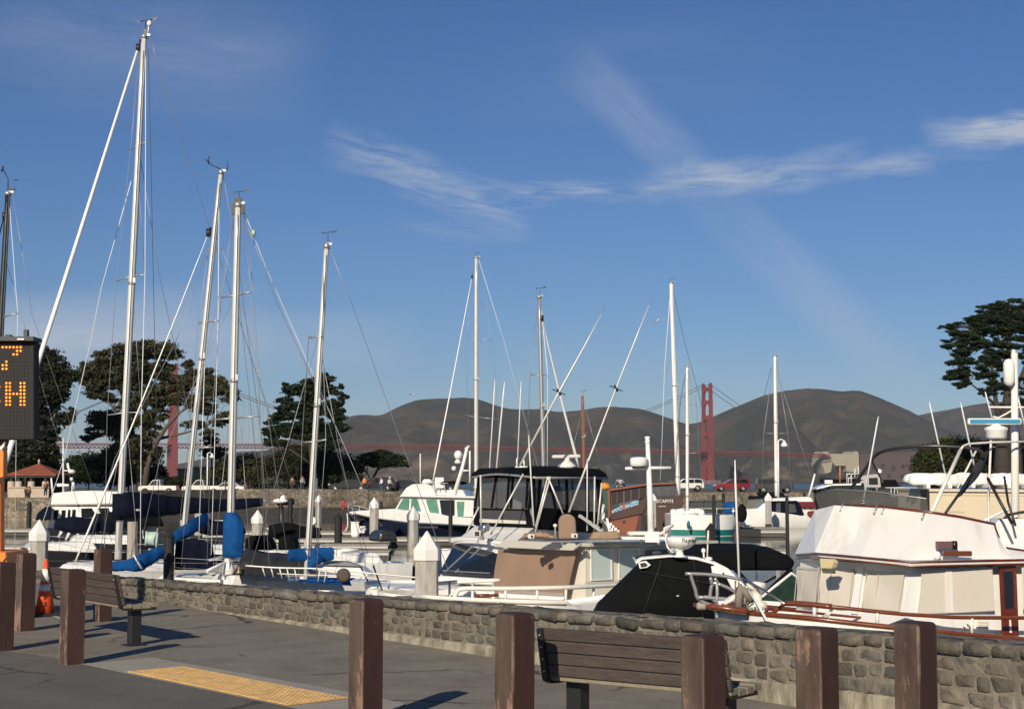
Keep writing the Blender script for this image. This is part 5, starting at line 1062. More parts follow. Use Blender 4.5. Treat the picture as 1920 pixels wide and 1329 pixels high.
    for run in ([(1285, 1075), (1320, 1076), (1352, 1079), (1392, 1086)], [(1294, 1073), (1298, 1088), (1304, 1106), (1308, 1121), (1325, 1131), (1345, 1136)], [(1308, 1119), (1342, 1121), (1362, 1122)], [(1344, 1135), (1344, 1094), (1334, 1099), (1331, 1122)], [(1332, 1082), (1335, 1095)], [(1346, 1094), (1362, 1100), (1384, 1112)], [(1340, 1083), (1346, 1094)], [(1308, 1121), (1330, 1119), (1346, 1131)], [(1357, 1128), (1368, 1120), (1380, 1114)]):
        q.path(catm([P(x, y, 19.6+.01*i) for i, (x, y) in enumerate(run)], 3), .022, 7)
    part('anchor_frame', q, gm, root)
    q = MB(); r_ = random.Random(3)
    for i in range(26):
        x = 1382+i*1.6+r_.uniform(-6, 6); y = 1090+i*2; p = [P(x+r_.uniform(-5, 5)-j*1.2, min(1143, y+j*9+r_.uniform(-3, 3)), 19.55+r_.uniform(-.1, .1)) for j in range(4)]; q.path(catm(p, 2), .012, 5)
    q.path([P(1385, 1140, 19.5), P(1386, 1115, 19.5), P(1389, 1100, 19.5), P(1398, 1110, 19.5), P(1408, 1125, 19.5)], .05, 8); part('furled_net', q, M('old_rope', (.22, .19, .16), .9), root)
    lineb(root, 'mooring_rope', [[P(1404, 1106, 19.5), P(1425, 1140, 19.2), P(1446, 1178, 18.9)]], .016, wirew)
    q = MB(); q.path([P(1392, 1083, 19.6), P(1430, 1105, 19.3), P(1472, 1132, 18.85)], .014, 6); q.path([P(1392, 1086, 19.6), P(1405, 1110, 19.5)], .012, 5); part('pulpit_stay', q, steel, root)
    # flybridge masts, radar, poles
    q = MB(); q.tube(P(1904, 1060, 21.0), P(1902, 662, 21.0), .055, .045, 12); q.path([P(1853, 763, 21), P(1902, 763.5, 21), P(1960, 763, 21)], .014, 6); q.path([P(1862, 781, 21), P(1872, 783, 21), P(1886, 776, 21), P(1902, 766, 21)], .012, 6); rm = part('radar_mast', q, gel, root)
    q = MB(); q.lathe(P(1892, 698, 20.9)-Vector((0, 0, .18)), [(.01, 0), (.05, .015), (.073, .06), (.073, .3), (.05, .345), (.01, .36)], 16); part('radar_reflector', q, gelw, root, host=rm)
    q = MB(); q.lathe(P(1900.5, 662, 21), [(.03, 0), (.03, .03), (.01, .05)], 8); part('anchor_light', q, gelw, root, host=rm)
    q = MB(); q.lathe(P(1868, 822, 20.8), [(.11, 0), (.13, .02), (.13, .09), (.15, .11), (.15, .14), (.06, .17), (.05, .2)], 18); rb = part('radar_pedestal', q, gelw, root)
    q = MB(); q.box(P(1864, 790, 20.8), (.70, .09, .085)); part('radar_array', q, gelw, root, bev=.02, seg=2, host=rb); q = MB(); q.box(P(1864, 790, 20.8)-Vector((0, .047, 0)), (.655, .006, .052)); part('array_face', q, M('radar_blue', (.05, .26, .42), .4), root, host=rb)
    q = MB(); q.path([P(1853, 940, 20.6), P(1858, 825, 20.8)], .016, 6); q.path([P(1852, 890, 20.7), P(1855, 1020, 19.9)], .013, 6); q.path([P(1855, 1018, 19.7), P(1845, 1030, 19.55)], .03, 7); part('antenna_pole', q, gel, root)
    q = MB(); q.path([P(1801, 843, 20.2), P(1746, 962, 19.5)], .024, 8); q.path([P(1830, 845, 20.6), P(1795, 915, 20.4)], .014, 6); q.path([P(1801, 843, 20.2), P(1806, 836, 20.3), P(1816, 832, 20.4), P(1860, 829, 20.6), P(1960, 827, 21)], .015, 6); part('bimini_strut', q, gel, root)
    q = MB(); q.path(catm([P(1594, 918, 21.2), P(1618, 886, 21.0), P(1634, 862, 20.9), P(1651, 848, 20.8), P(1684, 840, 20.6), P(1752, 836, 20.4), P(1833, 842, 20.3), P(1842, 858, 20.3)], 4), .022, 7); q.path([P(1634, 862, 20.9), P(1645, 885, 20.6), P(1656, 905, 20.4)], .014, 6); q.path(catm([P(1860, 838, 20.9), P(1920, 838, 21.1), P(2000, 840, 21.4)], 3), .018, 6)
    part('bimini_frame', q, M('dark_tube', (.05, .05, .05), .3, .5), root)
    q = MB(); q.path([P(1773, 961, 19.5), P(1806, 915, 19.9), P(1832, 872, 20.3)], .018, 6); q.path([P(1852, 896, 20.3), P(1875, 940, 20.1), P(1898, 982, 20.0)], .02, 6); q.path([P(1883, 893, 20.6), P(1890, 940, 20.4), P(1904, 985, 20.2)], .016, 6); part('folded_frame', q, blk, root)
    cyl_cover(root, [P(1796, 930, 20.0), P(1815, 905, 20.1), P(1835, 876, 20.3), P(1850, 850, 20.5)], [.02, .05, .07, .03], M('faded_navy', (.03, .035, .045), .8, var=.4, vs=6), 'folded_bimini', rip=.5)
    for (x0, y0, x1, y1, d) in ((1619, 938, 1647, 780, 20.4), (1772, 887, 1742, 752, 20.8), (1827, 874, 1801, 754, 21.0), (1860, 783, 1847, 734, 21.0), (1922, 800, 1907, 738, 21)):
        q = MB(); q.path([P(x0, y0, d), P(x0+(x1-x0)*.9, y0+(y1-y0)*.9, d), P(x1, y1, d)], [.013, .010, .004], 6); part('whip_antenna', q, gelw, root)
    q = MB(); q.lathe(P(1619, 944, 20.3), [(.03, 0), (.03, .04), (.018, .07)], 8); part('antenna_base', q, steel, root)
    # seats and wheel clutter behind the coaming
    q = MB(); q.box(P(1892, 1008, 20.8), (.45, .5, .5)); part('helm_seat', q, gelw, root, bev=.05); q = MB()
    for s_ in ([(1880, 980), (1960, 975)], [(1880, 990), (1935, 1000)], [(1905, 970), (1930, 1035)], [(1880, 975), (1890, 965), (1915, 960), (1950, 958)]): q.path([P(x, y, 20.7) for x, y in s_], .02, 6)
    q.box(P(1925, 1000, 21), (.5, .3, .12)); part('helm_frame', q, blk, root)
yacht()
# ---------------------------------------------------------------- B: black-canvas cruiser
def canvas_cruiser():
    root = thing('express_cruiser', 'white cruiser wrapped in black cockpit canvas under a curved white radar arch', 'motor boat', (1.9, 25, WZ)); d = 24.
    V = VP(P(1250, 1100, d), 1, -.06); V2 = VP(P(1250, 1100, d+1.7), 1, .1)
    hull(root, [P(1495, 1150, 27.5), P(1460, 1148, 26.2), P(1400, 1150, 25), P(1330, 1158, 24.1), P(1240, 1175, 23.9), P(1140, 1185, 24.0)], (-1, -.06), gelw, gelw, k=.9, rake=.8)
    # canvas: bulging sheet on the arch
    out = [(1119, 1143), (1160, 1104), (1199, 1066), (1194, 1054), (1205, 1049), (1256, 1044), (1305, 1048), (1338, 1057), (1358, 1070), (1371, 1100), (1386, 1134), (1380, 1160), (1338, 1160), (1230, 1175), (1110, 1160)]
    q = MB(); cx, cy = 1270, 1115; rings = []
    for s in (1, .97, .8, .55, .3, .02): rings.append([V(cx+(x-cx)*s, cy+(y-cy)*s)+V.n*(.16*(1-s**2.2)+.02*noise.noise(Vector((x*.03, y*.03, s*3)))) for x, y in out])
    q.loft(rings[::-1], smooth=True, cap=False); q.loft([rings[0], [p-V.n*1.5 for p in rings[0]]], cap=False); cc_ = part('cockpit_canvas', q, blkc, root); q = MB()
    for x0, y0, x1, y1 in ((1240, 1050, 1205, 1150), (1300, 1052, 1318, 1155), (1200, 1070, 1345, 1095)): q.path([V(x0+(x1-x0)*t, y0+(y1-y0)*t)+V.n*(.165*(1-((abs(x0+(x1-x0)*t-cx)/150)**2+(abs(y0+(y1-y0)*t-cy)/70)**2)**1.1)+.02) for t in (0, .25, .5, .75, 1)], .006, 4)
    part('zip_seam', q, M('zip_grey', (.018, .018, .019), .7), root, host=cc_)
    o = [(1190, 1053), (1201, 1045), (1256, 1040.5), (1305, 1044), (1341, 1053), (1365, 1065), (1378, 1078), (1400, 1100), (1420, 1126), (1430, 1145)]; i_ = [(1193, 1057), (1204, 1049), (1256, 1044), (1305, 1049), (1336, 1057.5), (1354, 1070), (1362, 1083), (1371, 1101), (1386, 1132), (1394, 1150)]
    q = MB(); q.loft([[V(*x)+V.n*.06, V(*y)+V.n*.06, V(*y)-V.n*.35, V(*x)-V.n*.35] for x, y in zip(o, i_)], smooth=False); part('radar_arch', q, gelw, root, bev=.01)
    for pl, sh in (([(1196, 1053), (1211, 1050), (1220, 1058), (1213, 1063), (1199, 1065)], 1), ([(1332, 1060), (1347, 1059), (1355, 1070), (1353, 1077), (1334, 1073)], 0)):
        q = MB(); V.panel(q, pl, .10, .05); s_ = part('speaker', q, gelw, root, bev=.006); cxx = sum(p[0] for p in pl)/5; cyy = sum(p[1] for p in pl)/5
        if sh: q = MB(); V.panel(q, [(cxx+(x-cxx)*.62-1, cyy+(y-cyy)*.62) for x, y in pl], .153, .004); part('speaker_grille', q, blk, root, host=s_)
    # bimini on the far side
    bo = [(1278, 1040), (1310, 1034), (1377, 1030), (1437, 1032), (1476, 1039), (1493, 1053), (1486, 1067), (1473, 1070), (1389, 1070), (1330, 1066)]
    q = MB(); A = V2.poly(bo); q.prism(A, Vector((0, 1.6, .05))); part('bimini', q, blkc, root, bev=.08, seg=3)
    q = MB(); V2.panel(q, [(1389, 1070), (1473, 1070), (1426, 1123), (1414, 1122)], 0, .01); part('side_curtain', q, vinyl, root)
    q = MB(); q.path([V2(1378, 1066), V2(1400, 1090), V2(1425, 1124)], .04, 6); q.path([V2(1484, 1066), V2(1450, 1098), V2(1425, 1124)], .04, 6); q.path([V2(1420, 1100), V2(1455, 1080)], .02, 6); part('curtain_edge', q, blkc, root)
    VW = VP(P(1440, 1110, 25.2), 1, .15)
    q = MB(); VW.panel(q, [(1424, 1125), (1484, 1078), (1500, 1090), (1500, 1130)], 0, .01); part('windscreen', q, M('windscreen_green', (.03, .06, .045), .05, var=.7, vs=4), root)
    q = MB(); q.path([VW(1422, 1124), VW(1455, 1097), VW(1484, 1074), VW(1500, 1086)], .022, 7); part('windscreen_frame', q, gelw, root)
    q = MB(); q.prism(VW.poly([(1415, 1128), (1424, 1123), (1500, 1128), (1500, 1150), (1400, 1150)], .02), (0, .4, 0)); part('coachroof', q, gelw, root, bev=.03)
    # radome
    c = P(1277, 1029, 23.9); q = MB(); q.lathe(c, [(.03, -.005), (.10, 0), (.17, .04), (.215, .09), (.225, .13), (.225, .165), (.21, .18), (.10, .195), (.01, .2)], 28); rd = part('radome', q, gelw, root)
    q = MB(); q.lathe(c-Vector((0.02, 0, .115)), [(.12, 0), (.06, .03), (.05, .09), (.10, .12)], 12); q.path([P(1251, 1000, 24), P(1247, 1008, 24), P(1252, 1026, 24), P(1262, 1036, 24)], .016, 7); part('radome_bracket', q, gelw, root, host=rd)
    nv = Vector((-c.x+.10*14, -c.y, 0)).normalized(); blt = M('lettering_black', (.02, .02, .02), .5)
    for k, ch in enumerate('Raymarine'):
        an = math.radians(-90+4+k*10.5); dr = Vector((math.cos(an), math.sin(an), 0)); txt('lettering', ch, .09, c+dr*.2262+Vector((0, 0, .137)), Vector((-dr.y, dr.x, 0)), Vector((0, 0, 1)), blt, root, .002, host=rd)
    q = MB(); q.path([P(1326, 1046, 24), P(1327, 1018, 24)], .012, 6); q.path([P(1327, 1020, 24), P(1328, 994, 24)], [.022, .014], 8); part('horn_antenna', q, cream, root)
    q = MB(); q.ell(P(1319, 1032, 24), (.035, .035, .04), 8, 6); q.tube(P(1319, 1034, 24), P(1320, 1046, 24), .015, n=6); q.ell(P(1329, 1047, 24), (.06, .04, .03), 8, 6); part('mast_light', q, gelw, root)
    q = MB(); q.path([P(1386, 1082, 24.1), P(1379, 905, 24.1), P(1378, 862, 24.1)], [.020, .016, .008], 7); part('whip_antenna', q, gelw, root)
canvas_cruiser()
# ---------------------------------------------------------------- C: cream trawler
def trawler():
    root = thing('trawler_yacht', 'cream trawler with a brown cloth hung over its front windows', 'trawler yacht', (2, 35, WZ))
    Vf = VP(P(1098, 1060, 33.6), -.60, .80); Vs = VP(P(1098, 1060, 33.6), .74, .67); aw = Vf.a; asd = Vs.a
    sh = [(800, 1121, 31.5), (850, 1124, 31.4), (930, 1128, 31.4), (1030, 1131, 31.6), (1120, 1132, 32.4), (1250, 1130, 34.2), (1420, 1126, 37.5)]
    # bow points left
    a = Vector((.86, .5, 0)).normalized()
    H = hull(root, [P(775, 1118, 32.6)]+[P(*s) for s in sh], a, gelw, cream, k=.88, rake=.8, dk=.10)
    q = MB(); q.path([p+Vector((0, 0, .02)) for p in H['near']], .05, 6); part('rub_rail', q, gel, root)
    A = Vf(940, 1150); B = Vf(1098, 1150); C_ = Vs(1330, 1150); top = lambda V, x, y: V(x, y)
    q = MB(); low = [Vf(952, 1150), Vs(1098, 1150), Vs(1330, 1145)]; hi = [Vf(952, 1016), Vs(1098, 1020), Vs(1330, 1014)]
    Bk = lambda p: p+Vector((-.74*0+(-.60)*2.2, .8*2.2, 0)); low2 = low+[low[2]+Vector((-1.3, 1.6, 0))]; hi2 = hi+[hi[2]+Vector((-1.3, 1.6, 0))]
    q.loft([low2, hi2]); part('deckhouse', q, cream, root)
    q = MB(); r0 = [Vf(944, 1019)-asd*.3, Vf(1098, 1016)-asd*.35, Vs(1098, 1019)+Vs.n*.12, Vs(1340, 1013)+Vs.n*.12, Vs(1340, 1013)+Vector((-1.6, 1.9, 0))]; q.loft([[p-Vector((0, 0, .07)) for p in r0], r0]); part('roof', q, creamg, root, bev=.015)
    q = MB(); VF3 = VP(P(1098, 1022, 33.1), -.60, .80); VF3.panel(q, [(945, 1025), (952, 1011.5), (1092, 1018), (1101, 1018), (1084, 1031.5), (1020, 1029), (960, 1026)], .1, .06); part('visor', q, creamg, root, bev=.008)
    # hung cloth
    def cloth(pts_top, pts_bot, n, V, off, mat, name, amp=.03):
        rows = []
        for v in np.linspace(0, 1, 10):
            row = []
            for u in np.linspace(0, 1, 22):
                x = np.interp(u, [0, 1], [pts_top[0][0], pts_top[1][0]])*(1-v)+np.interp(u, [0, 1], [pts_bot[0][0], pts_bot[1][0]])*v; y = np.interp(u, [0, 1], [pts_top[0][1], pts_top[1][1]])*(1-v)+np.interp(u, [0, 1], [pts_bot[0][1], pts_bot[1][1]])*v
                y += 5*math.sin(u*math.pi)*(1-v)-4*abs(u-.5)*v*0
                w = noise.noise(Vector((u*4, v*1.2, 3)))*amp*1.4+amp*.9*math.sin((u-.08)*26*(1-.5*u))*math.exp(-abs(u-.05)*7)*(1-v)+amp*.9*math.sin((1-u)*30+v*3)*math.exp(-(1-u)*8)
                row.append(V(x, y)+V.n*(off+w))
            rows.append(row)
        q = MB(); q.loft(rows, closed=False, cap=False, smooth=True); q.loft([[p-V.n*.012 for p in r_] for r_ in rows], closed=False, cap=False, smooth=True); return part(name, q, mat, root)
    cloth([(948, 1029), (1100, 1023)], [(937, 1112), (1079, 1117)], 0, Vf, .22, brownc, 'hung_cloth')
    winpan(root, Vs, [[(1107, 1031), (1143, 1030), (1144, 1084), (1108, 1086)], [(1160, 1030), (1196, 1028), (1197, 1082), (1160, 1084)], [(1260, 1028), (1300, 1027), (1300, 1080), (1260, 1081)]], .02, glassp, 'window', .01, gel, 2.2)
    q = MB(); Vs.panel(q, [(1209, 1031), (1249, 1029), (1249, 1046), (1209, 1048)], .02, .02); w = part('window', q, M('cloth_blind', (.28, .19, .13), .8, var=.5, vs=5), root); q = MB(); q.ell(Vs(1225, 1035)+Vs.n*.08, (.12, .05, .04), 8, 6); part('rolled_blind', q, cream, root, host=w)
    q = MB(); Vs.panel(q, [(1094, 1090), (1330, 1084), (1330, 1089), (1094, 1096)], .02, .06); part('belt_moulding', q, creamg, root)
    # lower front: foredeck boxes
    q = MB(); q.prism([P(935, 1112, 32.6), P(1060, 1119, 32.4), P(1056, 1126, 32.4), P(935, 1121, 32.6)], (0, 1.2, 0)); part('deck_locker', q, gelw, root, bev=.02)
    q = MB(); pts = catm([P(853, 1118, 31.45), P(856, 1111, 31.45), P(870, 1103, 31.45), P(950, 1103, 31.5), P(1061, 1101, 31.8), P(1165, 1096, 33.0), P(1300, 1088, 35.2)], 5); q.path(pts, .045, 8)
    for x, y0, y1, d in ((948, 1103, 1128, 31.5), (1007, 1102, 1130, 31.6), (1061, 1101, 1131, 31.8), (1113, 1099, 1130, 32.4), (1180, 1095, 1130, 33.2)): q.tube(P(x, y0, d), P(x, y1, d), .028, n=7)
    part('guard_rail', q, gel, root)
    q = MB(); q.path(catm([P(800, 1096, 34), P(850, 1091, 34), P(937, 1087, 34)], 4), .042, 8)
    for x in (843, 886, 925): q.tube(P(x, 1090, 34), P(x, 1125, 33.5), .028, n=7)
    part('guard_rail', q, gel, root)
    q = MB(); q.path([P(890, 1117, 32), P(918, 1116, 32)], .04, 7); q.path([P(903, 1117, 32.2), P(935, 1115, 32.2)], .03, 7); part('boat_hook', q, teak, root)
    # roof gear
    q = MB(); V4 = VP(P(1065, 1010, 33.3), 1, 0); V4.panel(q, [(1047, 1010), (1047, 976), (1050, 968), (1057, 963.5), (1066, 963), (1074, 966), (1079, 973), (1081, 1008), (1066, 1010)], .2, -.38); part('canvas_hood', q, brownc, root, bev=.05, seg=3)
    q = MB(); V4.panel(q, [(1105, 1010), (1112, 997), (1160, 995.5), (1160, 1009), (1140, 1011)], .2, -.5); part('canvas_bundle', q, tanc, root, bev=.03, seg=2)
    rings = []; r_ = random.Random(8)
    for i in range(15):
        x = 982+i*4.4; h = 4+7*math.sin(math.pi*min(1, i/14+.08))**.6+r_.uniform(-1.5, 1.5); c = P(x, 1010-h*.62, 33.2); rings.append([c+Vector((r_.uniform(-.01, .01), .16*math.cos(2*math.pi*j/10)+r_.uniform(-.03, .03), h*.0111*.62*math.sin(2*math.pi*j/10)+r_.uniform(-.02, .02))) for j in range(10)])
    part('crumpled_cover', MB().loft(rings, smooth=True), tanc, root)
    for x, y in ((996, 1005), (1077, 1004)):
        q = MB(); q.box(P(x, y, 32.8), (.13, .1, .09)); f_ = part('floodlight', q, cream, root, bev=.01); q = MB(); q.lathe(P(x+1, y, 32.74), [(.025, 0), (.025, .012), (.01, .014)], 10, ax=(Vector((1, 0, 0)), Vector((0, 0, 1)), Vector((0, -1, 0)))); part('lens', q, blk, root, host=f_)
    q = MB(); q.lathe(P(1041, 988, 33.2), [(.015, -.25), (.015, 0), (.04, .01), (.045, .05), (.02, .07)], 10); part('gps_antenna', q, gelw, root)
    # radar mast
    q = MB(); q.path([P(1221, 1010, 33.8), P(1219, 940, 33.8), P(1214, 822, 33.8)], [.075, .065, .045], 10); q.lathe(P(1214, 830, 33.8), [(.06, 0), (.06, .03), (.04, .04), (.04, .08), (.06, .09), (.06, .13), (.01, .14)], 10); q.path([P(1172, 878, 33.8), P(1215, 877, 33.8), P(1258, 877, 33.8)], .035, 8); q.box(P(1222, 1006, 33.8), (.3, .25, .22)); rm = part('radar_mast', q, gelw, root)
    c = P(1198, 873, 33.7); q = MB(); q.lathe(c, [(.15, -.02), (.17, 0), (.19, .03), (.19, .14), (.17, .17), (.05, .19), (.01, .19)], 24); rd = part('radome', q, gelw, root, host=rm)
    q = MB(); q.lathe(c+Vector((0, 0, -.035)), [(.14, 0), (.16, .02)], 16); part('radome_base', q, blk, root, host=rm)
    q = MB(); q.lathe(P(1202, 1000, 34.2), [(.02, -.22), (.02, -.03), (.3, -.02), (.3, .03), (.26, .05)], 20); q.path([P(1260, 985, 34), P(1246, 990, 34), P(1246, 1004, 34)], .03, 7); q.path([P(1180, 1001, 34.1), P(1240, 1000, 34.3), P(1262, 984, 34.4)], .035, 7); part('roof_table', q, gel, root)
    q = MB(); q.box(P(1190, 1008, 34.0), (1.3, .6, .06)); part('roof_hatch', q, gelw, root, bev=.01)
    q = MB(); 
    for i in range(4): q.box(P(1143+i*4.6, 985+i*5.2, 36)-Vector((0, 0, .0)), (.08, .35, .12+.02*i))
    q.prism([P(1136, 970, 35.9), P(1140, 972, 35.9), P(1147, 998, 35.9), P(1141, 998, 35.9)], (0, .1, 0)); part('boarding_steps', q, gelw, root)
trawler()
# ---------------------------------------------------------------- D: cruiser with enclosed flybridge
def fly_cruiser():
    root = thing('flybridge_cruiser', 'white cruiser whose flybridge is closed in with black canvas and clear panels', 'motor boat', (0.5, 41, WZ))
    Vf = VP(P(1000, 930, 38.5), -.53, .85); Vs = VP(P(1000, 930, 38.5), .66, .75); Z = Vector((0, 0, 1)); aw = Vf.a; asd = Vs.a
    a = Vector((.80, .60, 0)); 
    hull(root, [P(770, 1108, 37.5), P(800, 1108, 36.3), P(860, 1104, 36.0), P(950, 1104, 36.6), P(1050, 1100, 38.6), P(1200, 1090, 42)], a, gelw, gelw, k=.85, rake=1.0)
    # saloon with raked windscreen
    q = MB(); bot = [P(820, 1090, 38.6), P(946, 1100, 36.8), P(1120, 1080, 41.5), P(1000, 1075, 44)]; top_ = [P(852, 1018, 40.2), P(955, 1022, 37.8), P(1128, 1012, 41.8), P(1010, 1010, 44.2)]; q.loft([bot, top_]); part('saloon', q, gelw, root)
    def f(u, v, o=.03):
        A, B, C_, D = P(823, 1078, 38.55), P(943, 1085, 36.9), P(853, 1021, 40.15), P(953, 1028, 37.85); n = (B-A).cross(C_-A).normalized(); n *= -1 if n.y > 0 else 1; return A.lerp(B, u).lerp(C_.lerp(D, u), v)+n*o
    q = MB(); q.loft([[f(u, 0) for u in (0, 1)], [f(u, 1) for u in (0, 1)]], closed=False, cap=False); w = part('windscreen', q, glass, root)
    q = MB()
    for u0, u1, o in ((.10, .38, .05), (.27, .55, .05)): q.beam(f(u0, .05, .05), f(u1, .95, .05), .05, .03)
    q.beam(f(.05, .10, .05), f(.80, .10, .05), .04, .02); part('wiper', q, alud, root, host=w)
    q = MB(); q.path(catm([P(846, 1014, 40.3), P(868, 1011, 39.6), P(905, 1013, 38.6), P(950, 1021, 37.5)], 4), .075, 8); q.path(catm([P(849, 1019, 40.3), P(868, 1016.5, 39.5), P(905, 1018, 38.5), P(950, 1026, 37.4)], 4), .03, 6); part('brow', q, gelw, root)
    q = MB(); q.prism([P(826, 1079, 38.3), P(944, 1087, 36.6), P(944, 1097, 36.6), P(800, 1090, 38.6)], (0, .3, 0)); part('windscreen_sill', q, gelw, root, bev=.02)
    # flybridge moulding
    lo = [P(856, 1012, 40.4), P(960, 1020, 38.0), P(1130, 1010, 42.0), P(1060, 1006, 44)]; md = [P(893, 984, 40.9), P(1003, 988, 38.45), P(1128, 989, 41.6), P(1040, 985, 43.8)]
    q = MB(); q.loft([lo, md]); part('flybridge_moulding', q, gelw, root)
    # black skirts and enclosure
    q = MB(); Vf.panel(q, [(889, 952), (992, 954), (1003, 990), (890, 984)], 0, .03); Vs.panel(q, [(1000, 950), (1127, 960), (1128, 1000), (1003, 992)], 0, .03); part('canvas_skirt', q, blkc, root)
    q = MB(); Vf.panel(q, [(901, 956), (986, 957), (989, 978), (903, 973)], .035, .01); part('skirt_window', q, vinyl, root); q = MB(); Vf.panel(q, [(903, 972), (989, 976), (990, 982), (903, 979)], .05, .01); part('skirt_trim', q, cream, root)
    fr = [((899, 890), (891, 951)), ((931, 893), (922, 951)), ((955, 893), (951, 952)), ((962, 893), (958, 952)), ((990, 893), (987, 953)), ((1000, 893), (992, 953))]; sdp = [((1001, 893), (1001, 952)), ((1013, 893), (1008, 952)), ((1030, 894), (1041, 954)), ((1062, 894), (1063, 955)), ((1100, 894), (1102, 957)), ((1120, 894), (1124, 960))]
    q = MB()
    for (t, b) in fr: q.beam(Vf(*t), Vf(*b), .06, .05, up=Vf.n)
    for (t, b) in sdp: q.beam(Vs(*t), Vs(*b), .06, .05, up=Vs.n)
    q.beam(Vf(899, 893), Vf(1000, 895), .05, .09, up=Vf.n); q.beam(Vs(1000, 895), Vs(1126, 896), .05, .09, up=Vs.n); part('enclosure_frame', q, blkc, root)
    q = MB(); Vf.panel(q, [(899, 893), (1000, 893), (992, 953), (891, 951)], -.01, .005); Vs.panel(q, [(1001, 893), (1126, 894), (1128, 961), (1001, 953)], -.01, .005); part('clear_panel', q, vinyl, root)
    # far sides of the enclosure
    off = aw*0+Vector((0, 0, 0)); q = MB(); A1 = Vf(899, 893); B1 = Vs(1126, 894); Cc = A1+(B1-Vs(1000, 893)); dzv = Vector((0, 0, -.85))
    q.loft([[A1, Cc, B1], [A1+dzv, Cc+dzv, B1+dzv]], closed=False, cap=False); part('clear_panel', q, vinyl, root)
    q = MB()
    for t in (0, .25, .5, .75, 1): q.beam(A1.lerp(Cc, t), A1.lerp(Cc, t)+dzv, .05, .05, up=Vector((0, 1, 0))); q.beam(B1.lerp(Cc, t), B1.lerp(Cc, t)+dzv, .05, .05, up=Vector((0, 1, 0)))
    part('far_frame', q, blkc, root)
    q = MB(); q.box(Vf(945, 945)+Vector((.6, 1.2, 0)), (.8, .5, .8)); q.box(Vs(1060, 945)+Vector((-.3, 1, 0)), (.5, .5, .9)); part('helm_seat', q, M('seat_white', (.5, .5, .5), .6), root, bev=.1, seg=2)
    rf = [A1-asd*.25-aw*-.1, Vf(1003, 893)-asd*.2+Vs.n*.2, B1+asd*.1+Vs.n*.15, Cc+asd*.1]; up_ = [p+Z*.18 for p in rf]; ctr = sum(rf, Vector())/4
    q = MB(); q.loft([rf, [p.lerp(ctr+Z*.1, .02)+Z*.08 for p in rf], [p.lerp(ctr, .12)+Z*.2 for p in rf], [p.lerp(ctr, .8)+Z*.27 for p in rf]]); part('canvas_roof', q, blkc, root)
    q = MB(); q.path(catm([rf[0]-Z*.03, Vf(945, 889)-asd*.25, rf[1]-Z*.03], 4), .028, 7); q.path([rf[1]-Z*.03, rf[2]-Z*.03], .028, 7); part('roof_pipe', q, alud, root)
    # radar
    c = P(1063, 873, 40); q = MB(); q.lathe(c, [(.10, -.08), (.22, -.05), (.24, 0), (.12, .10), (.07, .13), (.07, .2)], 16); rp = part('radar_pedestal', q, gel, root); q = MB(); q.beam(P(1036, 856, 39.9), P(1087, 855, 40.2), .12, .085); part('radar_array', q, gel, root, bev=.02, host=rp)
    # outriggers and struts
    for run, r in (([(975, 872), (1048, 735), (1098, 645), (1128, 588)], .028), ([(1067, 960), (1100, 872), (1155, 728), (1190, 640), (1217, 572)], .03)):
        q = MB(); q.path([P(x, y, 38.2) for x, y in run], [r, r*.9]+[r*.6]*(len(run)-3)+[r*.35], 7); o_ = part('outrigger', q, alu, root)
        x, y = run[1] if len(run) == 4 else run[2]
        q = MB(); q.path([P(x-12, y-5, 38.0), P(x, y, 38.2), P(x+12, y+5, 38.4)], .012, 5); q.path([P(x-3, y-6, 38.2), P(x+3, y+6, 38.2)], .03, 5); part('outrigger_spreader', q, blk, root, host=o_)
        q = MB(); q.tube(P(run[-1][0], run[-1][1], 38.2), P(run[-1][0]+6, run[-1][1]-14, 38.2), .006, n=4); part('outrigger_tip', q, alud, root, host=o_)
    q = MB()
    for run in ([(981, 888), (920, 1002)], [(1027, 893), (1004, 988)], [(1027, 893), (1056, 963)], [(901, 890), (902, 988)], [(1115, 893), (1114, 995)], [(1128, 905), (1120, 990)], [(898, 950), (874, 1000)], [(1032, 893), (1003, 1000)]): q.path([P(x, y, 38.0) for x, y in run], .022, 6)
    for run in ([(1132, 945), (1126, 975)], [(1135, 962), (1126, 980)], [(1085, 966), (1140, 1000)]): q.path([P(x, y, 38.6) for x, y in run], .04, 6)
    part('strut', q, alu, root)
    for (x0, y0, x1, y1, r) in ((1001, 985, 991, 815, .022), (918, 877, 928, 712, .018), (931, 877, 946, 716, .024), (970, 872, 977, 715, .016), (1101, 995, 1101, 860, .02)):
        q = MB(); k = 38.1; q.path([P(x0, y0, k), P(x0+(x1-x0)*.85, y0+(y1-y0)*.85, k), P(x1, y1, k)], [r, r*.8, r*.4], 6); part('whip_antenna', q, gelw, root)
    q = MB(); q.path([P(969, 876, 38.2), P(969, 860, 38.2), P(973, 857, 38.2)], .02, 6); q.path([P(983, 875, 38.2), P(982, 862, 38.2)], .02, 6); q.path([P(966, 875, 38.2), P(989, 875, 38.2)], .022, 6); part('roof_bracket', q, gelw, root)
    q = MB(); q.lathe(P(907, 990, 37.6), [(.08, -.12), (.11, .02), (.10, .12)], 14, ax=(Vector((0, 0, 1)), Vector((.5, .8, 0)), Vector((.8, -.5, .2)))); q.path([P(905, 1012, 37.6), P(903, 998, 37.6), P(909, 988, 37.6)], .05, 7); part('searchlight', q, steel, root)
    q = MB(); q.box(P(895, 1000, 37.5), (.16, .12, .14)); f_ = part('floodlight', q, cream, root, bev=.01); q = MB(); q.box(P(894.5, 1000, 37.5)-Vector((0, .065, 0)), (.11, .01, .1)); part('lens', q, blk, root, host=f_)
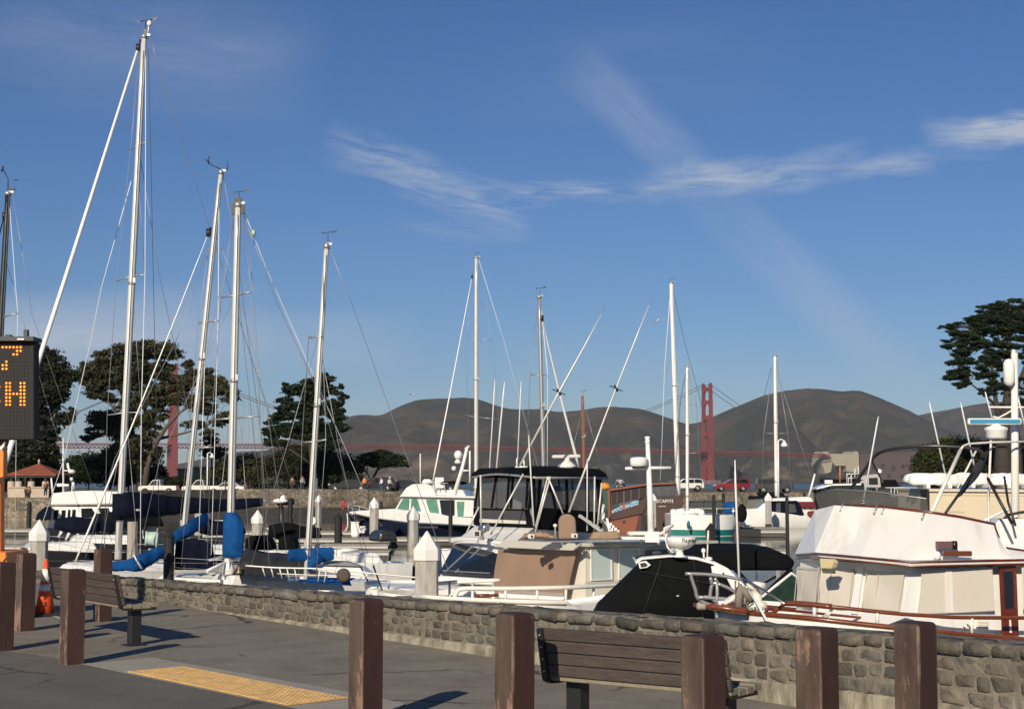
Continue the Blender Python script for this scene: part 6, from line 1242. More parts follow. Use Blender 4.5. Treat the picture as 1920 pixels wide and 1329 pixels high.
    q = MB(); q.prism([P(1085, 968, 37.8), P(1089, 964, 37.8), P(1140, 1002, 37.8), P(1138, 1008, 37.8)], (0, .05, 0)); q.prism([P(1130, 975, 37.8), P(1136, 978, 37.8)]+[P(1160, 1005, 37.8), P(1150, 1007, 37.8)], (0, .6, 0)); part('ladder', q, alud, root)
fly_cruiser()
# ---------------------------------------------------------------- sailing boats near the wall
def sail_hull(root, bow, stern, B, fb, mat, dmat, **kw):
    a = (stern-bow); a.z = 0; L = a.length; a.normalize(); return genhull(root, Vector((bow.x, bow.y, WZ+fb+.15)), a, L, B, WZ+fb+.2, WZ+fb, mat, dmat, **kw)
navyh = M('navy_gelcoat', (.012, .016, .035), .2, coat=.5); blackh = M('black_hull', (.014, .014, .016), .3, coat=.3)
def cabin(root, c, a, L, W_, h, mat, name='coachroof', z=None):
    a = a.normalized(); n = Vector((-a.y, a.x, 0)); q = MB(); rings = []
    for z_, k in ((0, 1.), (h*.8, .9), (h, .82)): rings.append([c+a*(L/2*k*(1 if k == 1 else .97))*i+n*(W_/2*k)*j+Vector((0, 0, z_)) for i, j in ((-1, -1), (1, -.75), (1, .75), (-1, 1))])
    q.loft(rings); return part(name, q, mat, root, bev=.03)
def sloop1():
    d = 50; root = thing('sailboat', 'large sloop with the tallest white mast and navy sail cover', 'sailboat', (P(222, 1000, d).x, d, WZ), group='sailboats behind the near wall')
    bow = Q(-60, 47, 0); st = Q(590, 56, 0); H = sail_hull(root, bow, st, 3.4, .82, gelw, gelw); a = H['a']
    cabin(root, Vector((P(250, 1, d).x, d+.6, WZ+.78)), a, 4.0, 2.0, .34, gelw)
    mast(root, (221, 1048), (270.5, 68), d, .108, .085, alu, [((245, 281), (273, 267)), ((218, 527), (272, 515)), ((201, 778), (265, 773))],
         [([(273, 80, 0), (273, 267, -.25), (272, 515, -.25), (265, 773, -.25), (263, 1045, -1)], wirew), ([(262, 85, 0), (245, 281, .25), (218, 527, .25), (201, 778, .25), (196, 1045, 1.5)], wire), ([(284, 72, 0), (292, 110, 0), (380, 385, 2), (590, 1042, 6)], wire), ([(278, 90, 0), (283, 300, 0), (290, 640, 0), (300, 1040, 0)], wired),
          ([(246, 340, .2), (190, 540, 1), (170, 640, 1.5), (120, 860, 3), (60, 1040, 4)], wirew), ([(262, 290, 0), (300, 520, 1), (372, 860, 3), (400, 1030, 4)], wire), ([(248, 530, 0), (265, 773, -.2)], wire), ([(256, 300, 0), (272, 515, -.2)], wire), ([(236, 790, 0), (185, 1045, 1)], wire), ([(237, 780, 0), (260, 1045, -1)], wire)],
         furl=((259, 90), (-46, 1038), .095, gelw, -3), vs=1.6, wr=.010)
    q = MB(); q.tube(P(276, 68, d), P(279, 50, d), .02, n=6); q.lathe(P(280, 50, d), [(.03, 0), (.08, .04), (.07, .14), (.02, .2)], 10); part('masthead_lamp', q, gelw, root); q = MB(); q.box(P(273, 64, d), (.1, .1, .3)); part('masthead_box', q, blk, root)
    cyl_cover(root, [P(226, 950, d-.1), P(240, 948, d), P(290, 947, d+.8), P(350, 948, d+1.6), P(420, 946, d+2.5), P(492, 941, d+3.3)], [.36, .42, .36, .26, .20, .13], navy, rip=.2)
    q = MB(); q.path([P(222, 925, d), P(222, 975, d)], [.19, .2], 12); part('mast_cover', q, navy, root)
    q = MB(); q.path([P(480, 941, 53.2), P(501, 939, 53.4)], .05, 8); part('boom', q, alu, root); q = MB(); VP(P(264, 955, d), 1, 0).panel(q, [(260, 955), (262, 953.4), (267, 953.4), (269, 955), (267, 957), (262, 957)], .42, .01); part('sailmaker_badge', q, alud, root)
    q = MB(); q.path([P(255, 975, d), P(255, 1045, d)], .02, 5)
    rail(root, H['near'][4:40], .6, .007, alud, 6)
    q = MB(); q.path([P(318, 1020, d), P(270, 1045, d), P(240, 1050, d)], .02, 5); part('boom_vang', q, wire, root)
sloop1()
def sloop2():
    d = 45; root = thing('sailboat', 'sloop with raking second mast and blue cover on a tilted boom', 'sailboat', (P(345, 1000, d).x, d, WZ), group='sailboats behind the near wall')
    bow = Q(120, 43.5, 0); st = Q(560, 47.5, 0); H = sail_hull(root, bow, st, 2.8, .76, gelw, gelw); cabin(root, Vector((P(400, 1, d).x, d+.5, WZ+.72)), H['a'], 2.6, 1.6, .3, gelw)
    mast(root, (338, 1062), (414.5, 322), d, .080, .062, alu, [((372, 606), (409, 601)), ((352, 842), (400, 838))],
         [([(411, 345, 0), (409, 601, -.2), (402, 850, -.25), (396, 1040, -.8)], wirew), ([(408, 345, 0), (372, 606, .2), (352, 842, .2), (330, 1042, 1)], wire), ([(418, 325, 0), (445, 480, 1), (520, 1040, 3)], wire), ([(404, 440, 0), (446, 540, .3), (500, 1040, 2)], wire), ([(399, 440, 0), (330, 640, 0), (215, 860, 0), (160, 1045, 0)], wire), ([(385, 640, 0), (372, 1040, 0)], wirew)],
         furl=((391, 437), (139, 1058), .030, gelw, -1.2), vn=False)
    q = MB(); t = P(415, 318, d); q.tube(t, P(390, 306, d), .014, n=5); q.tube(P(390, 306, d), P(392, 293, d), .014, n=5); q.tube(P(386, 300, d), P(393, 305, d), .02, n=5); q.tube(t, P(427, 318, d), .016, n=5); q.tube(P(427, 318, d), P(427, 303, d), .008, n=4); part('wind_vane', q, blk, root)
    q = MB(); q.path([P(322, 1010, d-.4), P(386, 972, d+1), P(392, 965, d+1.1)], .06, 8); part('boom', q, alu, root)
    cyl_cover(root, [P(324, 1009, d-.4), P(350, 994, d), P(372, 980, d+.5), P(386, 972, d+1)], [.12, .20, .20, .17], blue, rip=.25, seed=5)
    q = MB(); rows = []
    for i in range(9):
        t = i/8; x = 330+t*62; y0 = 1016-10*math.sin(t*3)+t*8; rows.append([P(x-6*v*(1-t)+8*v*t, y0+(1068-y0)*v, d-.5+.25*math.sin(i*2.1+v*2)*v) for v in (0, .3, .6, 1)])
    q.loft(rows, closed=False, cap=False, smooth=True); q.loft([[p+Vector((0, .5, 0)) for p in r_] for r_ in rows], closed=False, cap=False, smooth=True); part('boat_cover', q, navy, root)
    rail(root, H['near'][2:50], .55, .007, alud, 6)
sloop2()
q = MB(); rt = thing('folded_sail', 'blue sail bag lying on the deck just above the wall at left', 'sail', P(255, 1066, 43))
cyl_cover(rt, [P(208, 1062, 42.5), P(235, 1060, 42.6), P(262, 1055, 42.8), P(285, 1043, 43.2), P(306, 1030, 43.5)], [.12, .14, .21, .20, .12], blue, 'sail_bag', rip=.35, seed=9)
q = MB(); q.path([P(251, 1040, 42.4), P(256, 1050, 42.4), P(266, 1066, 42.4)], .02, 5); part('lashing', q, wirew, rt)
def reel():
    d = 47; rt = thing('hose_reel', 'pale green hose reel on the dock behind the blue sail bag', 'hose reel', P(286, 1030, d)); ax = (Vector((0, .25, .97)), Vector((.2, -.9, .2)).normalized(), Vector((1, -.25, 0)).normalized()); gm = M('reel_green', (.42, .55, .48), .45, var=.15, vs=3)
    c = P(272, 1009, d); q = MB(); q.lathe(c, [(.20, 0), (.24, .02), (.20, .06), (.20, .34), (.30, .36), (.31, .40), (.1, .42)], 24, ax=ax); part('drum', q, gm, rt)
    q = MB()
    for k in range(5): 
        a = k*1.257; q.lathe(c+ax[2]*.41+(ax[0]*math.cos(a)+ax[1]*math.sin(a))*.22, [(.035, 0), (.035, .03)], 8, ax=ax)
    part('flange_bolt', q, alud, rt); q = MB(); q.path([P(281, 1028, d), P(282, 1060, d)], .05, 8); q.path([P(300, 1022, d), P(293, 1055, d)], .05, 8); part('leg', q, gm, rt); q = MB(); q.path([c-ax[2]*.02, c-ax[2]*.06, c-ax[2]*.08+Vector((0, 0, .25))], .02, 6); part('crank', q, alud, rt)
reel()
def ketch3():
    d = 42; root = thing('sailboat', 'sloop whose third mast wears a bright blue cloth at its foot', 'sailboat', (P(430, 1060, d).x, d, WZ), group='sailboats behind the near wall')
    bow = Q(330, 42, 0); st = Q(700, 45, 0); H = sail_hull(root, bow, st, 2.9, .93, gelw, gelw); cabin(root, Vector((P(480, 1, d).x, d+.5, WZ+.85)), H['a'], 1.8, 1.5, .35, gelw)
    mast(root, (430, 1081), (446.5, 383), d, .098, .082, alu, [((415, 558), (471, 547)), ((395, 787), (487, 780))],
         [([(440, 400, 0), (415, 558, .2), (397, 787, .2), (388, 1060, 1)], wire), ([(455, 395, 0), (471, 547, -.2), (487, 780, -.2), (505, 1065, -1)], wire), ([(456, 392, 0), (498, 500, 1), (560, 640, 1.5), (700, 960, 2.5)], wirew), ([(455, 400, 0), (520, 570, 1), (600, 740, 1.5), (690, 1040, 2.5)], wire), ([(438, 560, 0), (400, 640, 0), (300, 860, 0), (255, 1060, 0)], wire),
          ([(452, 565, 0), (500, 760, 0), (540, 1050, 0)], wire), ([(462, 400, 0), (476, 560, 0), (485, 700, 0), (497, 1060, 0)], wire), ([(452, 800, 0), (470, 1062, 0)], wire), ([(428, 800, 0), (400, 1060, 0)], wire), ([(438, 410, 0), (425, 480, 0), (360, 800, 0), (340, 1060, 0)], wire)], vn=True)
    q = MB(); q.box(P(446, 378, d), (.2, .1, .2)); q.box(P(440, 392, d), (.14, .08, .3)); q.box(P(454, 392, d), (.12, .08, .25)); part('masthead_fittings', q, blk, root); q = MB(); q.ell(P(475, 437, d+.3), (.07, .07, .09), 8, 6); part('masthead_lamp', q, M('pale_green', (.45, .62, .40), .5), root)
    rings = []
    for i in range(15):
        t = i/14; y = 960+84*t; w = (.15+.12*min(1, t*4))*(1-.15*max(0, t-.7)); c = P(433+4.0*min(1, t*3), y, d-.05); rings.append([c+Vector(((w*(1+.10*math.sin(5*th+i*.25)))*math.cos(th), .6*w*math.sin(th), 0)) for th in [2*math.pi*j/24 for j in range(24)]])
    part('mast_cloth', MB().loft(rings, smooth=True), blue, root)
    q = MB(); q.path([P(428, 1044, d), P(428, 1060, d), P(430, 1076, d)], [.09, .13, .20], 12); part('mast_boot', q, gelw, root)
    # grey tarpaulin tent over the boom
    rows = []; r_ = random.Random(2)
    for i in range(26):
        t = i/25; x = 444+t*158; top = 1020+9*math.sin(t*9)*(.4)+(14*abs(t-.35) if t < .35 else 2); top = np.interp(t, [0, .12, .2, .42, .5, 1], [1050, 1030, 1027, 1034, 1040, 1046]) if False else np.interp(t, [0, .1, .3, .6, .95, 1], [1062, 1026, 1036, 1038, 1037, 1048])
        row = []
        for v in np.linspace(0, 1, 8):
            w = .10*noise.noise(Vector((t*9+v*3, v*2, 1)))+.05*math.sin(t*38+v*6); row.append(P(x-10*v+v*5*math.sin(t*7), top+(1078-top)*v, d-.1-.8*v**.6+w))
        rows.append(row)
    q = MB(); q.loft(rows, closed=False, cap=False, smooth=True); q.loft([[Vector((p.x, 2*(d+.1)-p.y, p.z)) for p in r] for r in rows], closed=False, cap=False, smooth=True); part('tarpaulin', q, tarp, root)
    for x0, x1, y in ((462, 513, 1004), (524, 558, 1003)):
        q = MB(); VP(P(480, 1000, d+2), 1, 0).panel(q, [(x0, 1030), (x0+2, y+4), (x0+10, y), (x1-12, y), (x1-4, y+6), (x1+4, 1030)], .4, -.9); part('spray_hood', q, blkc, root, bev=.08, seg=2)
    q = MB(); q.path([P(388, 1070, 41), P(440, 1046, 42.4)], .04, 6); q.prism([P(390, 1048, 42), P(420, 1040, 42.5), P(418, 1047, 42.5), P(392, 1052, 42)], (0, .8, 0)); q.prism([P(385, 1074, 41.5), P(415, 1056, 42), P(408, 1072, 42), P(395, 1078, 41.5)], (0, .5, 0)); part('deck_gear', q, gelw, root)
    q = MB(); q.lathe(P(448, 1076, 41), [(.08, 0), (.09, .05), (.05, .09), (.06, .2), (.02, .22)], 12); part('winch', q, M('bronze', (.22, .16, .09), .4, .6), root)
    rail(root, H['near'][0:40], .5, .007, alud, 6)
ketch3()
def sloop4():
    d = 37.5; root = thing('sailboat', 'white sloop with fourth mast, blue boom cover and open guard rails', 'sailboat', (P(574, 1080, d).x, d, WZ), group='sailboats behind the near wall')
    bow = Q(440, 38, 0); st = Q(900, 38.5, 0)
    H = sail_hull(root, bow, st, 3.0, .86, gelw, gelw)
    mast(root, (574, 1092), (612.5, 460), d, .070, .056, alu, [((579, 632), (605, 629)), ((566, 829), (612, 824))],
         [([(607, 475, 0), (605, 629, -.2), (611, 824, -.2), (592, 1085, -1)], wire), ([(616, 462, 0), (660, 570, .5), (760, 850, 1), (850, 1095, 1)], wire), ([(590, 640, 0), (579, 632, .2), (566, 829, .2), (560, 1085, .8)], wire), ([(598, 640, 0), (640, 860, .5), (690, 1080, .5)], wire), ([(600, 620, 0), (540, 830, 0), (470, 1062, 0)], wire), ([(590, 700, 0), (595, 1080, 0)], wire)], vs=.9)
    cyl_cover(root, [P(541, 1040, d-.2), P(575, 1040, d), P(600, 1039, d+.1), P(625, 1038, d+.2)], [.13, .15, .17, .14], blue, rip=.25, seed=3)
    q = MB(); q.path([P(600, 1040, d), P(582, 1060, d), P(574, 1078, d)], [.16, .10, .03], 8); part('sail_tail', q, blue, root); q = MB(); q.prism([P(624, 1030, d+.2), P(643, 1029, d+.2), P(636, 1042, d+.2), P(629, 1042, d+.2)], (0, .03, 0)); q.path([P(640, 1032, d+.2), P(672, 1030, d+.4)], .045, 7); part('boom', q, gel, root)
    q = MB(); z = WZ+.95; n = 1; q.loft([[P(583, 1068, 37.6), P(699, 1083, 37.6), P(705, 1076, 38.6), P(592, 1062, 38.8)], [P(598, 1060, 37.7), P(673, 1062, 37.7), P(685, 1060, 38.6), P(604, 1054, 38.7)]]); part('coachroof', q, gelw, root, bev=.03)
    q = MB(); q.prism([P(604, 1059, 37.6), P(674, 1061, 37.6), P(650, 1053, 38.0), P(610, 1052, 38.2)], (0, .5, 0)); part('sliding_hatch', q, conc, root)
    q = MB(); q.loft([[P(560, 1086, 37.2), P(655, 1086, 37.2)], [P(560, 1091, 36.6), P(660, 1098, 36.6)]], closed=False, cap=False); q.prism([P(575, 1083, 37.1), P(666, 1084, 37.1), P(640, 1096, 37.0), P(575, 1090, 37.0)], (0, .3, 0)); part('deck_cloth', q, blue, root)
    q = MB(); up = lambda x, y, dd=0: P(x, y, 36.6+dd)
    q.path(catm([up(460, 1060), up(520, 1064), up(600, 1066), up(690, 1074), up(800, 1084)], 4), .022, 6); q.path(catm([up(520, 1075), up(600, 1078), up(700, 1080)], 4), .013, 5)
    for x, y0, y1 in ((492, 1063, 1080), (508, 1063, 1082), (524, 1064, 1084), (538, 1065, 1086), (552, 1065, 1088), (600, 1067, 1090), (612, 1068, 1092), (680, 1070, 1086)): q.path([up(x, y0), up(x+(5 if x < 600 else -4), y1)], .016, 5)
    part('guard_rail', q, alu, root)
    q = MB(); q.lathe(up(644, 1078), [(.10, -.05), (.16, -.04), (.16, .04), (.10, .05)], 18, ax=(Vector((1, 0, 0)), Vector((0, 0, 1)), Vector((0, -1, 0)))); part('outboard_bracket', q, M('dull_brown', (.07, .05, .04), .7), root)
    q = MB(); q.path([P(700, 1060, 37.2), P(716, 1105, 36.4)], .022, 6); q.path([P(676, 1062, 37.2), P(690, 1090, 37)], .018, 6); part('stanchion', q, blk, root)
sloop4()
# ---------------------------------------------------------------- boats out in the basin
def dark_mast():
    d = 52; root = thing('sailboat', 'sailboat with a black mast cut by the left edge', 'sailboat', (P(-15, 1000, d).x, d, WZ)); H = sail_hull(root, Q(-330, 50, 0), Q(60, 54, 0), 3.2, 1.05, gelw, gelw)
    mast(root, (-22, 1040), (15, 362), d, .11, .085, blk, [((-25, 603), (33, 587))], [([(17, 372, 0), (33, 587, -.2), (28, 1030, -.6)], wirew), ([(24, 365, 0), (60, 590, 1), (215, 1030, 3)], wire), ([(6, 470, 0), (60, 660, 1), (150, 960, 2)], wire)], furl=((8, 405), (-60, 640), .05, navy, 0), vn=False)
    q = MB(); t = P(15, 360, d); q.path([t, P(15, 335, d), P(6, 318, d)], .016, 5); q.tube(P(3, 322, d), P(6, 312, d), .03, n=5); q.tube(P(26, 338, d), P(35, 337, d), .012, n=4); q.box(P(23, 354, d), (.18, .1, .06)); part('wind_vane', q, blk, root); q = MB(); q.lathe(P(14.5, 364, d), [(.1, 0), (.1, .04)], 10); part('mast_band', q, gelw, root)
dark_mast()
def trawl_left():
    d = 75; root = thing('cabin_cruiser', 'white flybridge cabin cruiser below the pavilion, partly hidden by the tallest mast', 'motor boat', (P(150, 1000, d).x, d, WZ)); V = VP(P(150, 960, d), 1, .12)
    H = hull(root, [P(290, 973, 76), P(270, 976, 75), P(230, 980, 74.3), P(160, 990, 74), P(86, 990, 73.9)], (-1, -.06), blackh, gelw, k=.85, rake=.9)
    q = MB(); q.prism(V.poly([(88, 992), (93, 973), (96, 950), (222, 950), (232, 975), (232, 986)], 0), (.2, 2.6, 0)); part('deckhouse', q, gelw, root, bev=.04)
    q = MB(); q.prism(V.poly([(95, 947), (99, 924.5), (112, 923), (137, 920.5), (175, 919.5), (222, 922), (226, 944)], .15), (.2, 2.9, 0)); part('flybridge', q, gelw, root, bev=.05)
    winpan(root, V, [[(102, 956), (110, 955), (108, 975), (100, 975)], [(116, 956), (123, 956), (122, 976), (114, 976)], [(128, 955), (132, 955), (131, 974), (126, 974)], [(136, 955), (142, 955), (141, 976), (134, 976)], [(152, 953), (172, 952), (182, 969), (153, 971)], [(183, 952), (203, 952), (210, 968), (192, 969)]], .02, glass, 'window', .015)
    q = MB(); q.loft([[P(66, 975, 73.5), P(95, 975, 73.5), P(95, 975, 76), P(66, 975, 76)], [P(70, 962, 73.7), P(96, 950, 73.7), P(96, 950, 76), P(70, 962, 76)], [P(84, 950, 74), P(96, 948, 74), P(96, 948, 76), P(84, 950, 76)]]); part('aft_canopy', q, navy, root, bev=.05)
    q = MB(); q.path([P(119, 924, 75), P(118.5, 860, 75), P(118.5, 820, 75)], [.05, .04, .02], 7); q.tube(P(119, 882, 75), P(132, 882, 75), .03, n=5); q.tube(P(135, 921, 75), P(136, 908, 75), .04, n=6); q.box(P(118, 909, 75), (.55, .12, .1)); q.tube(P(99, 925, 75), P(96, 896, 75), [.06][0], .04, n=6); part('radar_mast', q, gelw, root)
    q = MB(); q.lathe(P(134, 888, 75), [(.05, 0), (.16, .05), (.2, .12), (.1, .2)], 12); q.path([P(127, 868, 75), P(128, 876, 75), P(132, 883, 75)], .06, 6); q.ell(P(134, 898, 75), .09, 8, 6); q.lathe(P(137, 917, 75), [(.09, 0), (.08, .3), (.03, .35)], 10); q.box(P(112, 909, 75), (.2, .1, .14)); part('radar', q, gelw, root)
    q = MB(); r_ = random.Random(4)
    for x0, y0, x1, y1 in ((110, 1007, 117, 994), (124, 1012, 131, 997), (146, 1003, 151, 988), (182, 990, 187, 978), (189, 997, 197, 977), (152, 990, 168, 972), (166, 988, 178, 970)): q.path([P(x0, y0, 73.2), P(x1, y1, 73.2)], .07, 6)
    part('fender', q, gelw, root); rail(root, H['near'][1:14], .7, .03, alu, 7)
trawl_left()
def navy_boat():
    root = thing('cabin_cruiser', 'navy-hulled white cabin cruiser with green-tinted windows and flybridge', 'motor boat', (P(770, 1000, 102).x, 103, WZ)); a = Vector((.97, .24, 0)); V = VP(P(800, 960, 101.5), a.x, a.y)
    H = hull(root, [P(650, 961, 103), P(664, 964, 101.8), P(700, 972, 100.9), P(762, 980, 101), P(830, 984, 102), P(892, 986, 103.2)], a, navyh, gelw, k=.86, rake=2.2, boot=(.88, 1.0, gelw))
    q = MB(); q.prism(V.poly([(660, 965), (664, 963), (700, 971), (762, 979), (884, 985), (884, 970), (842, 968), (820, 962), (760, 957), (742, 953.5), (692, 956), (652, 959)], .3), (0, 2.6, 0)); part('topsides', q, gelw, root, bev=.05)
    q = MB(); q.prism(V.poly([(738, 960), (742, 953), (755, 930), (888, 932), (888, 968), (842, 968), (820, 970)], 0), a*0+Vector((.4, 2.8, 0))); part('deckhouse', q, gelw, root)
    q = MB(); q.prism(V.poly([(748, 931), (750, 927), (890, 930), (890, 934)], .25), Vector((.4, 3.2, 0))); part('roof', q, gelw, root, bev=.03)
    q = MB(); q.prism(V.poly([(752, 927), (762, 914), (773, 907.5), (796, 906.5), (808, 910), (816, 920), (818, 929)], .0), Vector((.4, 2.8, 0))); q.prism(V.poly([(818, 928), (820, 918), (868, 918), (874, 930)], .0), Vector((.4, 2.8, 0))); part('flybridge', q, gelw, root, bev=.05)
    winpan(root, V, [[(744, 954), (755, 935), (767, 935), (766, 956)], [(770, 956), (771, 935), (782, 935), (789, 958)], [(798, 936), (818, 936), (823, 962), (806, 962)], [(856, 940), (870, 940), (868, 970), (858, 970)]], .03, glassg, 'window', .015)
    winpan(root, V, [[(824, 937), (852, 937), (852, 966), (828, 966)]], .028, glass, 'window', .01)
    q = MB(); q.prism([P(790, 906, 102), P(794, 898, 102), P(806, 898, 102), P(812, 906, 102)], (0, 2, 0)); q.box(P(824, 905, 103), (.6, .5, .7)); part('seat', q, gelw, root, bev=.05); q = MB(); q.path([P(788, 905, 102), P(788, 850, 102)], .04, 6); q.path([P(851, 930, 102), P(866, 880, 102), P(876, 838, 102)], [.16, .12, .10], 8); q.path([P(866, 882, 102), P(880, 882, 102)], .06, 6); q.path([P(881, 845, 102), P(881, 905, 102)], .06, 6); q.path([P(872, 842, 102), P(880, 836, 102)], .08, 6); ra = part('radar_arch', q, gelw, root)
    q = MB(); q.ell(P(859, 853, 101.8), (.27, .27, .3), 14, 10); q.lathe(P(858, 866, 101.8), [(.16, -.1), (.22, 0), (.1, .15)], 12); q.ell(P(851, 878, 101.8), (.16, .16, .16), 10, 6); part('satellite_dome', q, gelw, root, host=ra)
    q = MB(); q.lathe(P(850, 908, 103), [(.7, 0), (.9, .05), (.8, .18), (.1, .22)], 16); part('flybridge_cover', q, blkc, root)
    q = MB(); 
    for x in (802, 812, 822, 832): q.path([P(x, 907, 101.6), P(x+3, 920, 101.6)], .03, 5)
    q.path([P(800, 903, 101.6), P(840, 906, 101.6)], .03, 5); part('bridge_rail', q, alu, root)
    pts = [p+Vector((0, 0, .15)) for p in H['near'][2:18]]; rail(root, pts, .42, .02, alu, 6)
    q = MB(); q.box(P(803, 988, 100.6), (1.2, .02, .12)); part('hull_vent', q, blk, root)
    lineb(root, 'mooring_rope', [catm([P(651, 962, 103), P(652, 985, 103), P(646, 996, 103), P(640, 1000, 102)], 4)], .04, wirew)
navy_boat()
def wooden_boat():
    d = 116; root = thing('wooden_boat', 'brown and orange wooden boat with a glazed cabin and a colourful painted strip', 'boat', (P(1200, 990, d).x, d+2, WZ)); V = VP(P(1210, 950, d), 1, -.10); w = lambda n, c: M('boat_'+n, c, .4, var=.35, vs=.8, coat=.3)
    hb = w('orange', (.24, .062, .022)); hd_ = w('brown', (.06, .022, .014)); gr = w('green', (.008, .065, .048))
    q = MB(); q.prism(V.poly([(1140, 962), (1142, 975), (1160, 996), (1164, 1006), (1192, 1006), (1200, 965), (1150, 975)], -.3), (0, 3.5, 0)); q = MB(); q.prism(V.poly([(1150, 974), (1200, 964), (1190, 1008), (1158, 1008), (1143, 976)], 0), (0, 3.6, 0)); part('hull', q, hb, root, bev=.05)
    q = MB(); q.prism(V.poly([(1196, 964), (1210, 944), (1214, 928), (1280, 928), (1280, 950), (1262, 990), (1262, 1008), (1189, 1008)], -.05), (0, 3.8, 0)); part('stern', q, hd_, root, bev=.04)
    q = MB(); q.prism(V.poly([(1138, 970), (1142, 956), (1145, 947), (1150, 952), (1200, 938), (1212, 930), (1214, 944), (1205, 962), (1150, 974)], .12), (0, 3.9, 0)); part('bulwark', q, hd_, root)
    q = MB(); q.prism(V.poly([(1143, 950), (1140, 918), (1150, 917), (1212, 908), (1268, 906), (1273, 930), (1212, 930), (1150, 952)], 0), (0, 3.6, 0)); part('cabin', q, w('grey', (.10, .10, .105)), root)
    q = MB(); V.panel(q, [(1139, 918), (1144, 916), (1213, 906), (1268, 904), (1268, 907), (1213, 909.5), (1145, 920)], .06, .25); V.panel(q, [(1139, 920), (1144, 919), (1145, 966), (1141, 974)], .06, .2); part('trim', q, hb, root)
    q = MB(); q.prism(V.poly([(1129, 918), (1139, 918), (1141, 960), (1133, 950)], .1), (0, 2, 0)); q.prism(V.poly([(1145, 946), (1160, 940), (1160, 947), (1146, 953)], .05), (0, .1, 0)); part('green_panel', q, gr, root)
    winpan(root, V, [[(1146, 921), (1156, 919.5), (1156, 945), (1147, 947)], [(1157.5, 919), (1168, 917.5), (1168, 941), (1157.5, 944)], [(1171, 917), (1182, 915.5), (1182, 938), (1171, 940.5)], [(1184, 915), (1197, 913), (1197, 934), (1184, 937)], [(1199, 913), (1211, 911), (1211, 929), (1199, 933)]], .04, M('cabin_window', (.05, .035, .035), .15), 'window', .02)
    winpan(root, V, [[(1222, 909), (1230, 909), (1236, 928), (1222, 928)], [(1232, 909), (1248, 908), (1252, 928), (1238, 928)], [(1250, 908), (1265, 908), (1270, 927), (1254, 928)]], .04, vinyl, 'window', .02)
    # patchwork strip of painted tiles
    r_ = random.Random(6); cols = [M('tile_'+n, c, .5) for n, c in (('sky', (.22, .42, .55)), ('deep', (.04, .14, .28)), ('pale', (.55, .62, .60)), ('rust', (.38, .14, .05)))]; mbs = [MB() for _ in cols]
    for i in range(26):
        for j in range(5):
            t = i/26; x = 1147+t*51; y0 = 962-t*17; y1 = y0-4-5*math.sin(min(1, t*1.6+.15)*math.pi*.55); y = y0+(y1-y0)*j/5; hh = (y1-y0)/5; k = r_.choice([0, 0, 1, 2, 1, 0, 2]) if not (.38 < t < .48) else 3
            V.panel(mbs[k], [(x, y), (x+1.8, y-.5), (x+1.8, y-.5+hh*.9), (x, y+hh*.9)], .14+r_.random()*.01, .02)
    hst = None
    for m_, c_ in zip(mbs, cols): hst = part('painted_strip', m_, c_, root)
    txt('lettering', 'ECAPITE', .34, V(1247, 939.5)+V.n*.08, Vector((1, -.1, 0)), Vector((0, 0, 1)), gelw, root, .01)
    q = MB(); V.panel(q, [(1235, 948), (1249, 948), (1249, 950), (1235, 950)], .07, .02); part('name_board', q, conc, root)
    q = MB(); q.lathe(V(1170, 978)+V.n*.02, [(.01, 0), (.11, 0), (.11, .02)], 10, ax=(Vector((1, 0, 0)), Vector((0, 0, 1)), Vector((0, -1, 0)))); part('porthole', q, blk, root)
    q = MB(); V.panel(q, [(1202, 965), (1206, 962), (1216, 975), (1210, 995), (1206, 1005), (1203, 1005)], .05, .1); part('ladder', q, tar, root)
    # things on the roof
    for lb, nm, cat, pl, mt, dd in (('crumpled orange cover on the green end of the wooden boat', 'cover', 'cover', [(1126, 918), (1128, 906), (1136, 904), (1142, 906), (1147, 916), (1138, 918)], M('cover_orange', (.75, .30, .03), .7, var=.3, vs=2), .2), ('striped black and white bundle on the wooden boat roof', 'bundle', 'bundle', [(1153, 914), (1156, 900), (1160, 897), (1168, 899), (1173, 905), (1173, 912)], M('bundle_stripes', (.02, .025, .03), .7, vs=3, col2=(.6, .6, .6), thr=(.5, .55), stretch=(1, 1, 4)), .4)):
        rings = []; cx = sum(p[0] for p in pl)/len(pl); cy = sum(p[1] for p in pl)/len(pl); q = MB()
        for s_, y_ in ((.3, 0), (.85, .1), (1, .5), (.95, 1.1), (.4, 1.5)): rings.append([V(cx+(x-cx)*s_, cy+(y-cy)*s_)+Vector((0, y_+.1*noise.noise(Vector((x, y, 0))), 0)) for x, y in pl])
        q.loft(rings, smooth=True); solo(nm, q, mt, lb, cat)
    mast(root, (1095, 905), (1092, 741), d, .13, .09, M('brown_spar', (.28, .09, .035), .4, var=.3), [], [([(1092, 745, 0), (1135, 905, 0)], wire), ([(1093, 760, 0), (1060, 905, 0)], wire)], wr=.015)
wooden_boat()
